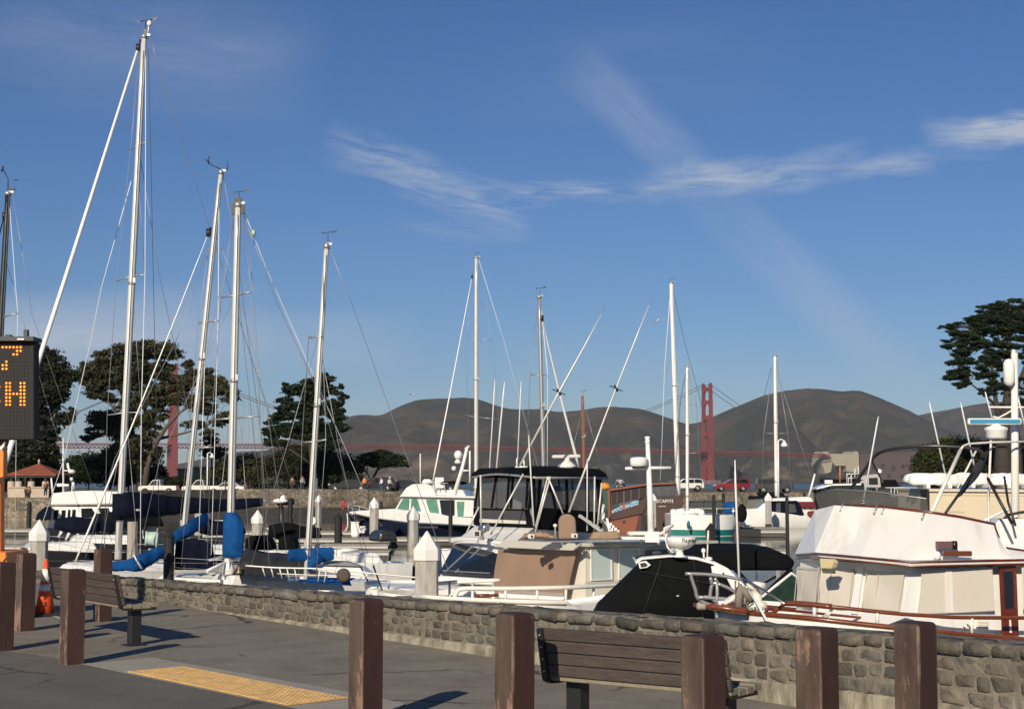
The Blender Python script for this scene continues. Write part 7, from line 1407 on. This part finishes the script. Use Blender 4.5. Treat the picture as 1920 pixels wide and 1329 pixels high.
def sail_g():
    d = 108; root = thing('sailboat', 'white sailboat with a teal waterline stripe tied stern to the dock', 'sailboat', (P(1320, 1000, d).x, d+1, WZ)); V = VP(P(1320, 985, d), 1, .04)
    H = hull(root, [P(1392, 963, 109.5), P(1378, 964, 108.3), P(1350, 965, 107.4), P(1310, 965, 107.2), P(1258, 963.5, 107.6)], (-1, -.02), gelw, gelw, k=.93, rake=1.0, stripe=(.70, .97, M('teal_paint', (.008, .17, .15), .4)))
    cabin(root, P(1330, 963, d+1.2), Vector((1, .04, 0)), 2.6, 1.6, .45, gelw); q = MB(); q.prism(V.poly([(1290, 962), (1294, 942), (1358, 941), (1360, 962)], -.2), (0, 1.6, .1)); part('cockpit_cover', q, M('slate_canvas', (.055, .065, .06), .85, var=.2, vs=1), root, bev=.15, seg=2)
    q = MB(); q.loft([[V(1356, 944), V(1378, 939), V(1379, 963), V(1357, 962)], [V(1356, 944)+Vector((0, 1.4, 0)), V(1378, 939)+Vector((0, 1.4, 0)), V(1379, 963)+Vector((0, 1.4, 0)), V(1357, 962)+Vector((0, 1.4, 0))]]); part('sail_bag', q, blue, root, bev=.08); q = MB(); VP(P(1320, 985, d-.1), 1, .04).panel(q, [(1371, 958), (1373, 955), (1374, 950), (1375, 955), (1378, 958), (1375, 959), (1374, 963), (1373, 959)], .15, .03); part('star_emblem', q, gelw, root)
    mast(root, (1289, 958), (1288.5, 686), d, .115, .09, gelw, [((1272, 757), (1306, 758)), ((1280, 850), (1312, 848))], [([(1288, 690, 0), (1272, 757, 0), (1262, 958, 0)], wire), ([(1289, 690, 0), (1306, 758, 0), (1318, 958, 0)], wire), ([(1286, 700, 0), (1276, 745, 0), (1262, 958, 0)], wired)], wr=.02, vn=False)
    q = MB(); q.path([P(1258, 955, 108), P(1310, 953, 108), P(1345, 953, 108), P(1380, 953, 108)], .02, 5)
    for x in (1312, 1344): q.tube(P(x, 964, 108), P(x, 952, 108), .02, n=5)
    part('guard_rail', q, alu, root); q = MB(); q.ell(P(1291, 984, 106.6), (.12, .12, .30), 8, 6); part('fender', q, M('fender_blue', (.01, .09, .17), .5), root)
    q = MB(); r_ = random.Random(5)
    for i in range(7): q.ell(P(1262+i*9+r_.uniform(-2, 2), 961+r_.uniform(-3, 0), 108), (.25, .2, .16+.1*r_.random()), 7, 5)
    part('deck_gear', q, gelw, root)
    q = MB(); rings = []
    for s_, r0 in ((0, .02), (.2, .45), (.5, .5), (.8, .35), (1, .05)): c = P(1384+14*s_, 952+24*s_*(.9), 108); rings.append([c+Vector((math.cos(t)*r0*.6, math.sin(t)*.4*r0, math.sin(t+.8)*r0)) for t in [2*math.pi*j/10 for j in range(10)]])
    q.loft(rings, smooth=True); part('bow_cover', q, blkc, root)
sail_g()
def boat_h():
    d = 126; root = thing('cabin_cruiser', 'white sports cruiser with a navy canopy moored at the right-hand dock', 'motor boat', (P(1450, 985, d).x, d+1, WZ)); V = VP(P(1450, 970, d), 1, .05)
    hull(root, [P(1382, 951, d+1.4), P(1392, 953, d+.3), P(1430, 957, d-.6), P(1480, 963, d-.4), P(1520, 970, d)], (1, .05), gelw, gelw, k=.8, rake=2.5)
    q = MB(); q.prism(V.poly([(1388, 955), (1422, 953), (1432, 944), (1440, 941), (1452, 965), (1510, 966), (1520, 976), (1520, 990), (1400, 985)], -.1), (0, 2.8, 0)); part('topsides', q, gelw, root, bev=.12, seg=2)
    q = MB(); q.prism(V.poly([(1448, 966), (1451, 940), (1462, 937), (1495, 938), (1502, 948), (1509, 966)], .0), (0, 2.6, 0)); part('canopy', q, navy, root, bev=.12, seg=2)
    winpan(root, V, [[(1476, 944), (1489, 945), (1493, 960), (1477, 961)], [(1455, 943), (1463, 942), (1463, 962), (1454, 962)]], .14, vinyl, 'window', .02)
    q = MB(); V.panel(q, [(1402, 949), (1405, 933), (1433, 931), (1434, 940), (1421, 952)], -.5, .08); part('windscreen', q, plexi, root); q = MB(); V.panel(q, [(1404, 935), (1406, 929), (1436, 930), (1436, 933)], -.45, .2); part('screen_top', q, navy, root)
    q = MB(); q.prism(V.poly([(1446, 939), (1449, 934), (1496, 934), (1496, 938)], .1), (0, 2.4, 0)); part('roof', q, gelw, root)
    d = 133; root = thing('motor_boat', 'white boat with a dark red cockpit cover behind the sports cruiser', 'motor boat', (P(1500, 975, d).x, d+1, WZ)); V = VP(P(1500, 970, d), 1, .05)
    hull(root, [P(1440, 950, d+1), P(1455, 951, d), P(1490, 954, d-.5), P(1534, 956, d)], (1, .05), gelw, gelw, k=.85, rake=1.5); q = MB(); q.prism(V.poly([(1498, 952), (1498, 941), (1527, 940), (1532, 952)], .1), (0, 2, 0)); part('cockpit_cover', q, M('dark_red_canvas', (.15, .012, .02), .8), root, bev=.1)
    q = MB(); q.prism(V.poly([(1460, 940), (1462, 933), (1520, 931), (1526, 941)], .0), (0, 2.2, 0)); part('cabin', q, gelw, root, bev=.05); q = MB(); q.prism(V.poly([(1512, 958), (1524, 957), (1527, 966), (1526, 974), (1518, 972), (1511, 964)], .6), (0, .5, 0)); part('outboard_motor', q, M('outboard_red', (.16, .025, .015), .4), root, bev=.06)
    q = MB(); q.path([P(1517, 930, d), P(1528, 888, d)], [.11, .07], 8); part('antenna', q, gelw, root)
boat_h()
def far_boats():
    d = 150; root = thing('cabin_cruiser', 'black and white cruiser behind the smoked windscreen of the right yacht', 'motor boat', (P(1580, 960, d).x, d+1, WZ)); V = VP(P(1580, 940, d), 1, .03)
    hull(root, [P(1528, 916, d+1.4), P(1540, 916, d), P(1600, 920, d-.4), P(1700, 924, d)], (1, .03), blackh, gelw, k=.85, rake=2)
    q = MB(); q.prism(V.poly([(1552, 920), (1558, 908), (1590, 907), (1620, 905), (1620, 921)], 0), (0, 2.6, 0)); part('cabin', q, glass, root); q = MB(); q.prism(V.poly([(1531, 917), (1532, 914), (1556, 907), (1614, 906), (1614, 909), (1560, 910)], .1), (0, 2.8, 0)); q.box(V(1553, 903), (.7, .5, .35)); part('roof', q, gelw, root)
    q = MB(); q.prism(V.poly([(1549, 905), (1549, 898), (1620, 898), (1620, 902)], 0), (0, 2.4, 0)); q.prism(V.poly([(1650, 912), (1652, 899), (1680, 899), (1686, 912)], 0), (0, 2.4, 0)); part('black_top', q, blkc, root, bev=.06)
    q = MB(); q.prism(V.poly([(1611, 913), (1616, 892), (1649, 888), (1652, 914)], .0), (0, 2.2, 0)); part('helm_house', q, M('house_grey', (.42, .41, .38), .5), root, bev=.05); winpan(root, V, [[(1629, 896), (1645, 895), (1646, 908), (1629, 908)]], .05, glass)
    q = MB()
    for r_ in ([(1588, 906), (1588, 888), (1610, 888), (1609, 874)], [(1603, 896), (1603, 878)], [(1591, 906), (1591, 896), (1600, 896)], [(1651, 912), (1647, 886), (1648, 878)], [(1596, 906), (1596, 890)]): q.path([P(x, y, d) for x, y in r_], .05, 5)
    q.box(P(1650, 883, d), (.25, .1, .3)); part('tower_frame', q, gelw, root); q = MB(); q.tube(P(1575, 905, d), P(1575, 875, d), .09, n=6); part('orange_pole', q, M('pole_orange', (.45, .16, .06), .6), root)
    rt = thing('dock_railing', 'white dock railing left of the cream boathouse', 'railing', (P(1700, 940, 120).x, 120, WZ)); q = MB()
    for i in range(13): q.tube(P(1671+i*6, 930, 120), P(1671+i*6, 914, 120), .035, n=5)
    q.path([P(1660, 914, 120), P(1744, 914, 120)], .04, 5); q.path([P(1671, 929, 120), P(1744, 929, 120)], .04, 5); part('rail', q, alu, rt)
far_boats()
def boathouse():
    d = 62; root = thing('boathouse', 'low cream boathouse with a flat roof behind the right yacht flybridge', 'boathouse', (P(1850, 960, d).x, d+3, WZ)); V = VP(P(1743, 950, d), 1, .06); cw = M('boathouse_cream', (.66, .56, .40), .7, var=.06, vs=1)
    q = MB(); q.prism(V.poly([(1744, 1090), (1743, 921), (2150, 924), (2150, 1090)], 0), (0, 5, 0)); part('wall', q, cw, root); q = MB(); q.prism(V.poly([(1741, 921), (1740, 916), (2152, 919), (2152, 924)], .12), (0, 5.2, 0)); part('roof', q, M('roof_edge', (.62, .56, .46), .6), root)
    q = MB(); q.prism(V.poly([(1738, 1090), (1738, 917), (1743, 917), (1743, 1090)], .0), (0, 1, 0)); part('corner_post', q, tar, root); q = MB(); V.panel(q, [(1772, 960), (1772, 935), (1803, 935), (1803, 957), (1808, 957), (1808, 960)], 0, .03); V.panel(q, [(1775, 958), (1775, 938), (1800, 938), (1800, 958)], .031, .01); part('hatch', q, cw, root)
    q = MB(); V.panel(q, [(1760, 927), (2100, 929), (2100, 930), (1760, 928)], .0, .03); part('moulding', q, M('roof_edge', (0, 0, 0)), root)
    def dinghy(x0, x1, y, lb, dd):
        rt = thing('inflatable_dinghy', lb, 'dinghy', P((x0+x1)/2, y+7, dd), group='white covered dinghies on the boathouse roof'); pts = [P(x0, y+3, dd+.6), P(x0+(x1-x0)*.1, y, dd+.2), P(x0+(x1-x0)*.5, y-1, dd), P(x0+(x1-x0)*.9, y, dd+.2), P(x1, y+2, dd+.5)]
        cyl_cover(rt, pts, [.05, .20, .22, .22, .1], gelw, 'tube', rip=.25, seed=int(x0)); cyl_cover(rt, [p+Vector((0, .8, .06)) for p in pts], [.05, .18, .2, .2, .1], gelw, 'tube', rip=.25, seed=int(x0)+1); q = MB()
        for x in (x0+(x1-x0)*.3, x0+(x1-x0)*.72): q.box(P(x, y+11, dd+.3), (.14, 1.4, .16))
        part('cradle', q, gelw, rt)
    dinghy(1703, 1800, 900, 'white covered dinghy on the left end of the boathouse roof', 62.6); dinghy(1796, 1862, 899, 'white covered dinghy in the middle of the boathouse roof', 62.8); dinghy(1858, 1940, 900, 'white covered dinghy on the right end of the boathouse roof behind the white mast', 62.6)
    rt = thing('small_sailboat', 'small grey-hulled boat half hidden behind the helm seat at right', 'boat', (P(1850, 985, 50).x, 50, WZ)); genhull(rt, Vector((P(1826, 1, 50).x, 50, -.05)), Vector((1, .2, 0)), 4.5, 1.8, .2, .15, M('hull_grey', (.45, .42, .38), .5), gelw); q = MB(); q.path([P(1828, 985, 49.5), P(1860, 968, 49.5), P(1900, 950, 49.5)], .05, 6); q.path([P(1845, 990, 49.4), P(1868, 972, 49.4)], .07, 6); part('oar', q, gelw, rt)
boathouse()
def moored(label, x0, x1, d, B, fb, hm_, cov, seed, covmat=navy, mastpx=None):
    root = thing('sailboat', label, 'sailboat', (P((x0+x1)/2, 1, d).x, d, WZ), group='sailboats moored in the basin'); H = sail_hull(root, Q(x0, d, 0), Q(x1, d+1.5, 0), B, fb, hm_, gelw); a = H['a']; w = x1-x0
    c = Vector((P(x0+w*.45, 1, d).x, d+.6, WZ+fb)); cabin(root, c, a, 2.6, 1.5, .38, gelw); yc = 904+(CAMZ-WZ-fb-1.0)*FP/d
    if cov: cyl_cover(root, [P(x0+w*.32, yc-2, d+.5), P(x0+w*.5, yc, d+.6), P(x0+w*.68, yc+1, d+.7), P(x0+w*.85, yc+2, d+.8)], [.18, .3, .24, .12], covmat, seed=seed, rip=.3)
    q = MB(); V = VP(P(x0+w*.8, 1, d+.3), a.x, a.y); V.panel(q, [(x0+w*.70, yc+12), (x0+w*.72, yc-4), (x0+w*.77, yc-9), (x0+w*.86, yc-8), (x0+w*.90, yc+12)], .5, -1.2); part('spray_hood', q, covmat, root, bev=.1, seg=2)
    rail(root, H['near'][3:44], .5, .008, alud, 7); r_ = random.Random(seed)
    if mastpx:
        (bx, by), (tx, ty), rp = mastpx; mast(root, (bx, by), (tx, ty), d+.6, rp, rp*.8, alu, [], [([(tx, ty+5, 0), (tx-30, by, 0)], wire), ([(tx, ty+5, 0), (tx+34, by, 0)], wire)], vn=False)
moored('low black-hulled sailboat with dark covers behind the white pile by the cone', 40, 235, 58, 2.6, 1.05, blackh, True, 41)
moored('black-hulled sailboat with a dark hood left of the bare pale pile', 100, 330, 64, 2.6, 1.1, blackh, True, 42, blkc)
moored('white sailboat with navy covers between the second and third masts', 320, 470, 58, 2.4, .95, blackh, True, 43)
moored('dark-covered sailboat between the third and fourth masts', 452, 612, 55, 2.4, .9, navyh, True, 44, blkc)
moored('white sailboat with a dark grey cover behind the fourth mast', 560, 760, 56, 2.2, .75, gelw, False, 45, tarp)
# background masts; each is a small sailing boat of its own
def bgsail(label, b, t, d, rp, hd, sp=(), rig=(), furl=None, mat=None, wr=.014, L=8., **kw):
    root = thing('sailboat', label, 'sailboat', (P(b[0], b[1], d).x, d, WZ), group='sailboats moored in the basin'); a = Vector((hd, .35, 0)).normalized(); c = Vector((P(b[0], b[1], d).x, d, 0)); H = genhull(root, Vector((c.x, c.y, WZ+1.1))-a*L*.42, a, L, L*.3, WZ+1.15, WZ+.95, gelw, gelw)
    cabin(root, Vector((c.x, c.y, WZ+1.0))+a*.6, a, L*.3, L*.18, .35, gelw); z_ = CAMZ-(b[1]-904)*d/FP; mast(root, b, t, d, rp*d/FP/2, rp*.8*d/FP/2, mat or alu, sp, rig, furl=furl, wr=wr, **kw); return root
bgsail('sailboat with a slim mast left of the black-canvas flybridge, jib furled down to the left', (893, 965), (893, 482), 120, 8, 1, [((875, 634), (923, 638)), ((872, 778), (935, 786))], [([(897, 486, 0), (923, 638, 0), (935, 786, 0), (938, 1000, 0)], wire), ([(898, 488, 0), (945, 640, 1), (1010, 880, 2)], wirew), ([(888, 500, 0), (875, 634, 0), (880, 950, 0)], wire)], ((885, 520), (811, 905), .06, gelw, -2), wr=.012)
bgsail('sailboat whose mast rises behind the middle of the black-canvas flybridge roof', (1022, 990), (1011, 556), 62, 8, -1, [((994, 702), (1027, 702))], [([(1010, 560, 0), (994, 702, 0), (985, 900, 0)], wire), ([(1013, 560, 0), (1027, 702, 0), (1026, 900, 0)], wirew)], ((1016, 597), (1086, 878), .06, gelw, 2), mat=alud, wr=.012)
bgsail('sailboat with a dark furled stay running down to the red bridge tower', (1272, 935), (1258.5, 530), 145, 9, -1, [((1246, 690), (1276, 692)), ((1243, 782), (1277, 786))], [([(1258, 535, 0), (1246, 690, 0), (1243, 782, 0), (1238, 900, 0)], wirew), ([(1262, 545, 0), (1283, 640, 0), (1312, 745, 1), (1345, 905, 2)], wired)], None, mat=gelw, wr=.02)
bgsail('sailboat with a short white mast and a dark furled jib left of the dock lamp', (1456, 930), (1453, 666), 135, 7, 1, [((1432, 812), (1477, 812))], [([(1452, 670, 0), (1432, 812, 0), (1428, 925, 0)], wire), ([(1455, 670, 0), (1477, 812, 0), (1484, 925, 0)], wire), ([(1458, 700, 0), (1500, 830, 0), (1530, 920, 0)], wire), ([(1446, 690, 0), (1425, 772, 0), (1385, 925, 0)], wired)], None, mat=gelw, wr=.022, vn=False)
# ---------------------------------------------------------------- piles
def pile(px, ytop, w, d, label, kind='white', cap=None, n=6, seedr=.3):
    c = Q(px, d, 0); R = w*d/FP/2; zt = CAMZ-(ytop-904)*d/FP; root = thing('mooring_pile', label, 'mooring pile', (c.x, c.y, WZ-.5), group='white-capped concrete piles' if kind == 'white' else 'dark timber piles')
    mt, cm = (conc, capw) if kind == 'white' else (tar, tar); ch = R*1.3 if kind == 'white' else R*1.1; sk = R*.8 if kind == 'white' else 0
    q = MB(); q.lathe(c, [(R*.90, WZ-1.2), (R*.90, zt-ch-sk*.6)], n, smooth=False, rot=seedr); part('shaft', q, mt, root, bev=.01 if w > 20 else 0)
    q = MB(); q.lathe(c, [(R*1.02, zt-ch-sk), (R*1.02, zt-ch), (R*.05, zt)], n, smooth=False, rot=seedr); part('cap', q, cm, root, bev=.012 if w > 20 else 0)
    if kind == 'white':
        q = MB(); q.lathe(c, [(R*.915, WZ-.1), (R*.915, WZ+.45)], n, smooth=False, rot=seedr); part('tide_mark', q, M('tide_mark', (.05, .055, .03), .7, var=.4, vs=4), root)
    return root
pile(801, 994, 52, 33, 'largest white-capped concrete pile, just behind the wall left of the cream trawler', n=6, seedr=.42)
pile(76, 973, 38, 41, 'white-capped pile above the traffic cone', n=6, seedr=.5)
pile(775, 948, 25, 60, 'white-capped pile directly behind the largest one', seedr=.2, n=8)
pile(702, 932, 19, 97, 'white-capped pile in front of the navy bow', n=8)
pile(598, 927, 13, 112, 'slender white-capped pile right of the fourth mast', n=4, seedr=.3)
pile(484, 955, 24, 74, 'stubby white-capped pile right of the blue-wrapped mast', n=8)
pile(1225, 925, 13, 112, 'white-capped pile in front of the brown wooden boat', n=6)
pile(1440, 923, 15, 122, 'white-capped pile beside the navy canopy', n=6)
pile(374, 936, 17, 96, 'white-capped pile seen below the left pickup trucks', n=6)
pile(1694, 922, 11, 112, 'white-capped pile seen through the smoked windscreen', n=6)
q = MB(); c = Q(250, 53, 0); q.lathe(c, [(.17, WZ-1), (.17, CAMZ-(977-904)*53/FP)], 8, smooth=False); solo('mooring_pile', q, M('pale_timber', (.40, .36, .30), .9, var=.3, vs=5, stretch=(4, 4, .5), bump=.4), 'bare pale pile without a cap between the tallest mast and the hose reel', 'mooring pile')
pile(319, 993, 22, 44, 'dark timber pile right of the hose reel', 'dark', n=10); pile(56, 939, 10, 110, 'dark pointed pile in front of the pavilion wall', 'dark', n=8); pile(149, 944, 8, 78, 'dark pile in front of the left cabin cruiser', 'dark', n=8)
pile(635, 961, 16, 86, 'dark pointed pile left of the navy bow', 'dark', n=10); pile(715, 938, 7, 104, 'thin dark pile right of the white-capped one at the navy bow', 'dark', n=8); pile(845, 936, 9, 98, 'thin dark pile against the navy hull', 'dark', n=8)
pile(545, 932, 10, 78, 'dark pile between the third and fourth masts', 'dark', n=8); pile(1332, 979, 24, 66, 'thick dark pointed pile above the black canvas cruiser', 'dark', n=6); pile(1338, 926, 7.5, 106, 'tall thin dark pile against the teal-striped boat', 'dark', n=8)
pile(1475, 930, 8, 74, 'tall dark pile in front of the navy canopy', 'dark', n=8); pile(1356, 923, 7, 150, 'short dark pile against the far sea wall', 'dark', n=8); pile(1508, 922, 6, 140, 'dark pile top behind the sports cruiser', 'dark', n=8)
# ---------------------------------------------------------------- docks
def dock(x0, x1, y, dep, label, d=None, end=None, gear=0):
    d = d or 3.15*FP/(y-904); z = WZ+.45; A = Q(x0, d, 0); B = Q(x1, d, 0); root = thing('floating_dock', label, 'floating dock', ((A.x+B.x)/2, d, WZ), group='floating docks')
    q = MB(); q.box(((A.x+B.x)/2, d+dep/2, WZ+.22), (B.x-A.x, dep, .40)); part('float', q, M('dock_float', (.10, .095, .085), .9, var=.3, vs=1), root)
    q = MB(); q.box(((A.x+B.x)/2, d+dep/2, z), (B.x-A.x+.1, dep+.08, .07)); part('planks', q, dockw, root); q = MB(); q.box(((A.x+B.x)/2, d-.07, WZ+.33), (B.x-A.x, .06, .12)); part('rubbing_strip', q, M('strip_pale', (.5, .48, .42), .7), root)
    if end: q = MB(); s = end; e = A if s < 0 else B; q.prism([Vector((e.x, d-.1, WZ+.02)), Vector((e.x+s*1.4, d+dep/2, WZ+.02)), Vector((e.x, d+dep+.1, WZ+.02))], (0, 0, .48)); part('corner_fender', q, rubber, root)
    q = MB(); n = max(2, int((B.x-A.x)/1.6)); r = random.Random(int(x0*7+y))
    for i in range(n):
        x = A.x+(B.x-A.x)*(i+.5)/n; q.box((x, d+.12, z+.06), (.25, .08, .06))
    part('cleat', q, steel, root); return root
dock(455, 668, 996, 1.6, 'long floating dock nearest the muddy foreshore'); dock(497, 732, 1009, 1.4, 'floating dock below the stubby white-capped pile'); dock(500, 728, 1020, 1.2, 'floating dock between the dark pile and the fourth mast'); dock(655, 730, 1032, 1.4, 'short floating finger below the navy bow', end=-1)
dock(670, 900, 1012, 1.4, 'floating dock alongside the navy-hulled cruiser', d=91); dock(1392, 1470, 989, 1.6, 'floating finger dock below the sports cruiser', end=None, d=111); dock(1425, 1475, 993, 1.4, 'dark-ended finger dock by the tall dark pile', d=106, end=-1)
dock(1255, 1475, 1029, 1.5, 'pale floating dock behind the black bimini', d=75); dock(90, 330, 1046, 1.5, 'floating dock behind the left sailboats', d=66); dock(-100, 90, 990, 1.8, 'floating dock left of the flybridge cabin cruiser', d=108); dock(-60, 60, 1022, 1.6, 'pale float at the left edge', d=80); dock(330, 470, 1030, 1.6, 'floating dock behind the blue-wrapped mast', d=75)
# dock boxes, power pedestals
for i, (x, y, d, w, h, lb) in enumerate(((665, 1001, 101, .5, .55, 'white dock box behind the dark pointed pile'), (678, 1000, 98, .35, .35, 'small white dock box at the navy bow'), (400, 1000, 90, 1.3, .9, 'grey dock box left of the blue-wrapped mast'), (1263, 1000, 112, .9, .6, 'dock box right of the brown wooden boat'))):
    c = P(x, y, d); c.z = WZ+.5; rt = thing('dock_box', lb, 'dock box', c, group='dock boxes'); q = MB(); q.box(c+Vector((0, .4, h/2)), (w, .6, h)); part('body', q, gelw if i != 2 else M('grey_plastic', (.35, .36, .35), .6), rt, bev=.03); q = MB(); q.box(c+Vector((0, .4, h+.04)), (w+.08, .66, .07)); part('lid', q, gelw, rt, bev=.02)
# tender on a lift, small craft covered
rt = thing('crane_post', 'black dock crane with a white float beside the third mast', 'dock crane', (P(530, 960, 80).x, 80, WZ)); q = MB(); q.path([P(528, 1010, 80), P(527, 948, 80)], .12, 8); q.path([P(520, 942, 80), P(552, 940, 80)], .15, 8); q.path([P(541, 1000, 80), P(552, 962, 80), P(538, 962, 80)], .05, 6); part('frame', q, blk, rt); q = MB(); q.ell(P(526, 939, 79.6), (.4, .3, .14), 12, 6); q.ell(P(531, 933, 79.6), (.15, .15, .14), 8, 6); part('float', q, gelw, rt)
rt = thing('inflatable_bundle', 'dark bundle with a white bucket on the far dock', 'bundle', P(587, 1000, 98)); q = MB(); q.loft([[P(587, 988, 98)+Vector((math.cos(t)*r, math.sin(t)*r, -z)) for t in [2*math.pi*j/10 for j in range(10)]] for r, z in ((.05, -.1), (.25, .05), (.38, .3), (.35, .62))], smooth=True); part('cover', q, tarp, rt); q = MB(); q.ell(P(587, 977, 98), (.26, .2, .28), 10, 7); q.path([P(580, 987, 97.8), P(592, 979, 97.8)], .06, 6); part('bucket', q, gelw, rt)
q = MB(); c = P(666, 1000, 96); q.lathe(c, [(.10, 0), (.26, .03), (.26, .09), (.10, .12)], 16, ax=(Vector((.3, 0, 0)).normalized(), Vector((0, 0, 1)), Vector((0, -1, 0)))); solo('life_ring', q, gelw, 'white life ring standing on the dock beside the navy bow', 'life ring')
# ---------------------------------------------------------------- gulls
def gull(p, label, fly=False, s=1., rz=0.):
    rt = thing('gull', label, 'gull', p, rz); X = Matrix.Rotation(rz, 3, 'Z'); w = lambda x, y, z: Vector(p)+X @ Vector((x*s, y*s, z*s)); q = MB(); z0 = 0 if fly else .10
    rings = [];
    for x, r, z in ((-.26, .01, .03), (-.18, .04, .04), (-.08, .075, .05), (.02, .08, .07), (.10, .06, .11), (.15, .035, .16), (.18, .038, .20), (.215, .035, .215), (.24, .012, .21), (.28, .008, .195)): rings.append([w(x, math.cos(t)*r, z0+z+math.sin(t)*r) for t in [2*math.pi*j/10 for j in range(10)]])
    q.loft(rings, smooth=True); part('body', q, gelw, rt)
    q = MB()
    if fly:
        for sg in (1, -1): q.prism([w(.05, sg*.05, z0+.08), w(.08, sg*.35, z0+.22), w(.0, sg*.68, z0+.12), w(-.04, sg*.34, z0+.18), w(-.08, sg*.05, z0+.07)], (0, 0, .012))
    else: q.ell(w(-.08, 0, z0+.075), (.2*s, .086*s, .06*s), 10, 6)
    part('wing', q, M('gull_grey', (.28, .29, .31), .7), rt)
    if not fly:
        for sg in (1, -1): q = MB(); q.tube(w(.0, sg*.03, z0+.02), w(.0, sg*.03, 0), .008*s, n=5); q.box(w(.02, sg*.03, .004), (.06*s, .04*s, .008)); part('leg', q, M('gull_leg', (.5, .25, .1), .7), rt)
gull((Q(504, 100, 0).x, 100.6, WZ+.49), 'white gull standing on the dock right of the stubby pile', s=1.3, rz=1.2)
gull(P(679, 997, 96)+Vector((0, 0, 0)), 'white gull standing on the dock beside the life ring', s=1.1, rz=2.6); gull(Q(1367, 205, .42), 'gull standing on the far sea wall below the red minivan', s=2.0, rz=.5) if False else None
gull(P(1233.5, 603, 60), 'dark speck of a gull flying left of the slender white mast with the dark stay', fly=True, s=.5, rz=1.2); gull(P(775, 742, 260), 'gull gliding above the left hill', fly=True, s=1.6, rz=1.4)
# ---------------------------------------------------------------- air
def haze():
    mb = MB(); mb.box((0, 6100, 158), (19000, 13400, 332)); o = solo('haze', mb, None or M('haze_air', (1, 1, 1)), None, None, kind='stuff')
    m = MATS['haze_air']; N = m.node_tree.nodes; L = m.node_tree.links
    for n in list(N):
        if n.type != 'OUTPUT_MATERIAL': N.remove(n)
    v = N.new('ShaderNodeVolumePrincipled'); v.inputs['Color'].default_value = (.80, .88, 1, 1); v.inputs['Density'].default_value = 3.1e-5; v.inputs['Anisotropy'].default_value = 0.0
    L.new(v.outputs[0], [n for n in N if n.type == 'OUTPUT_MATERIAL'][0].inputs['Volume'])
haze()
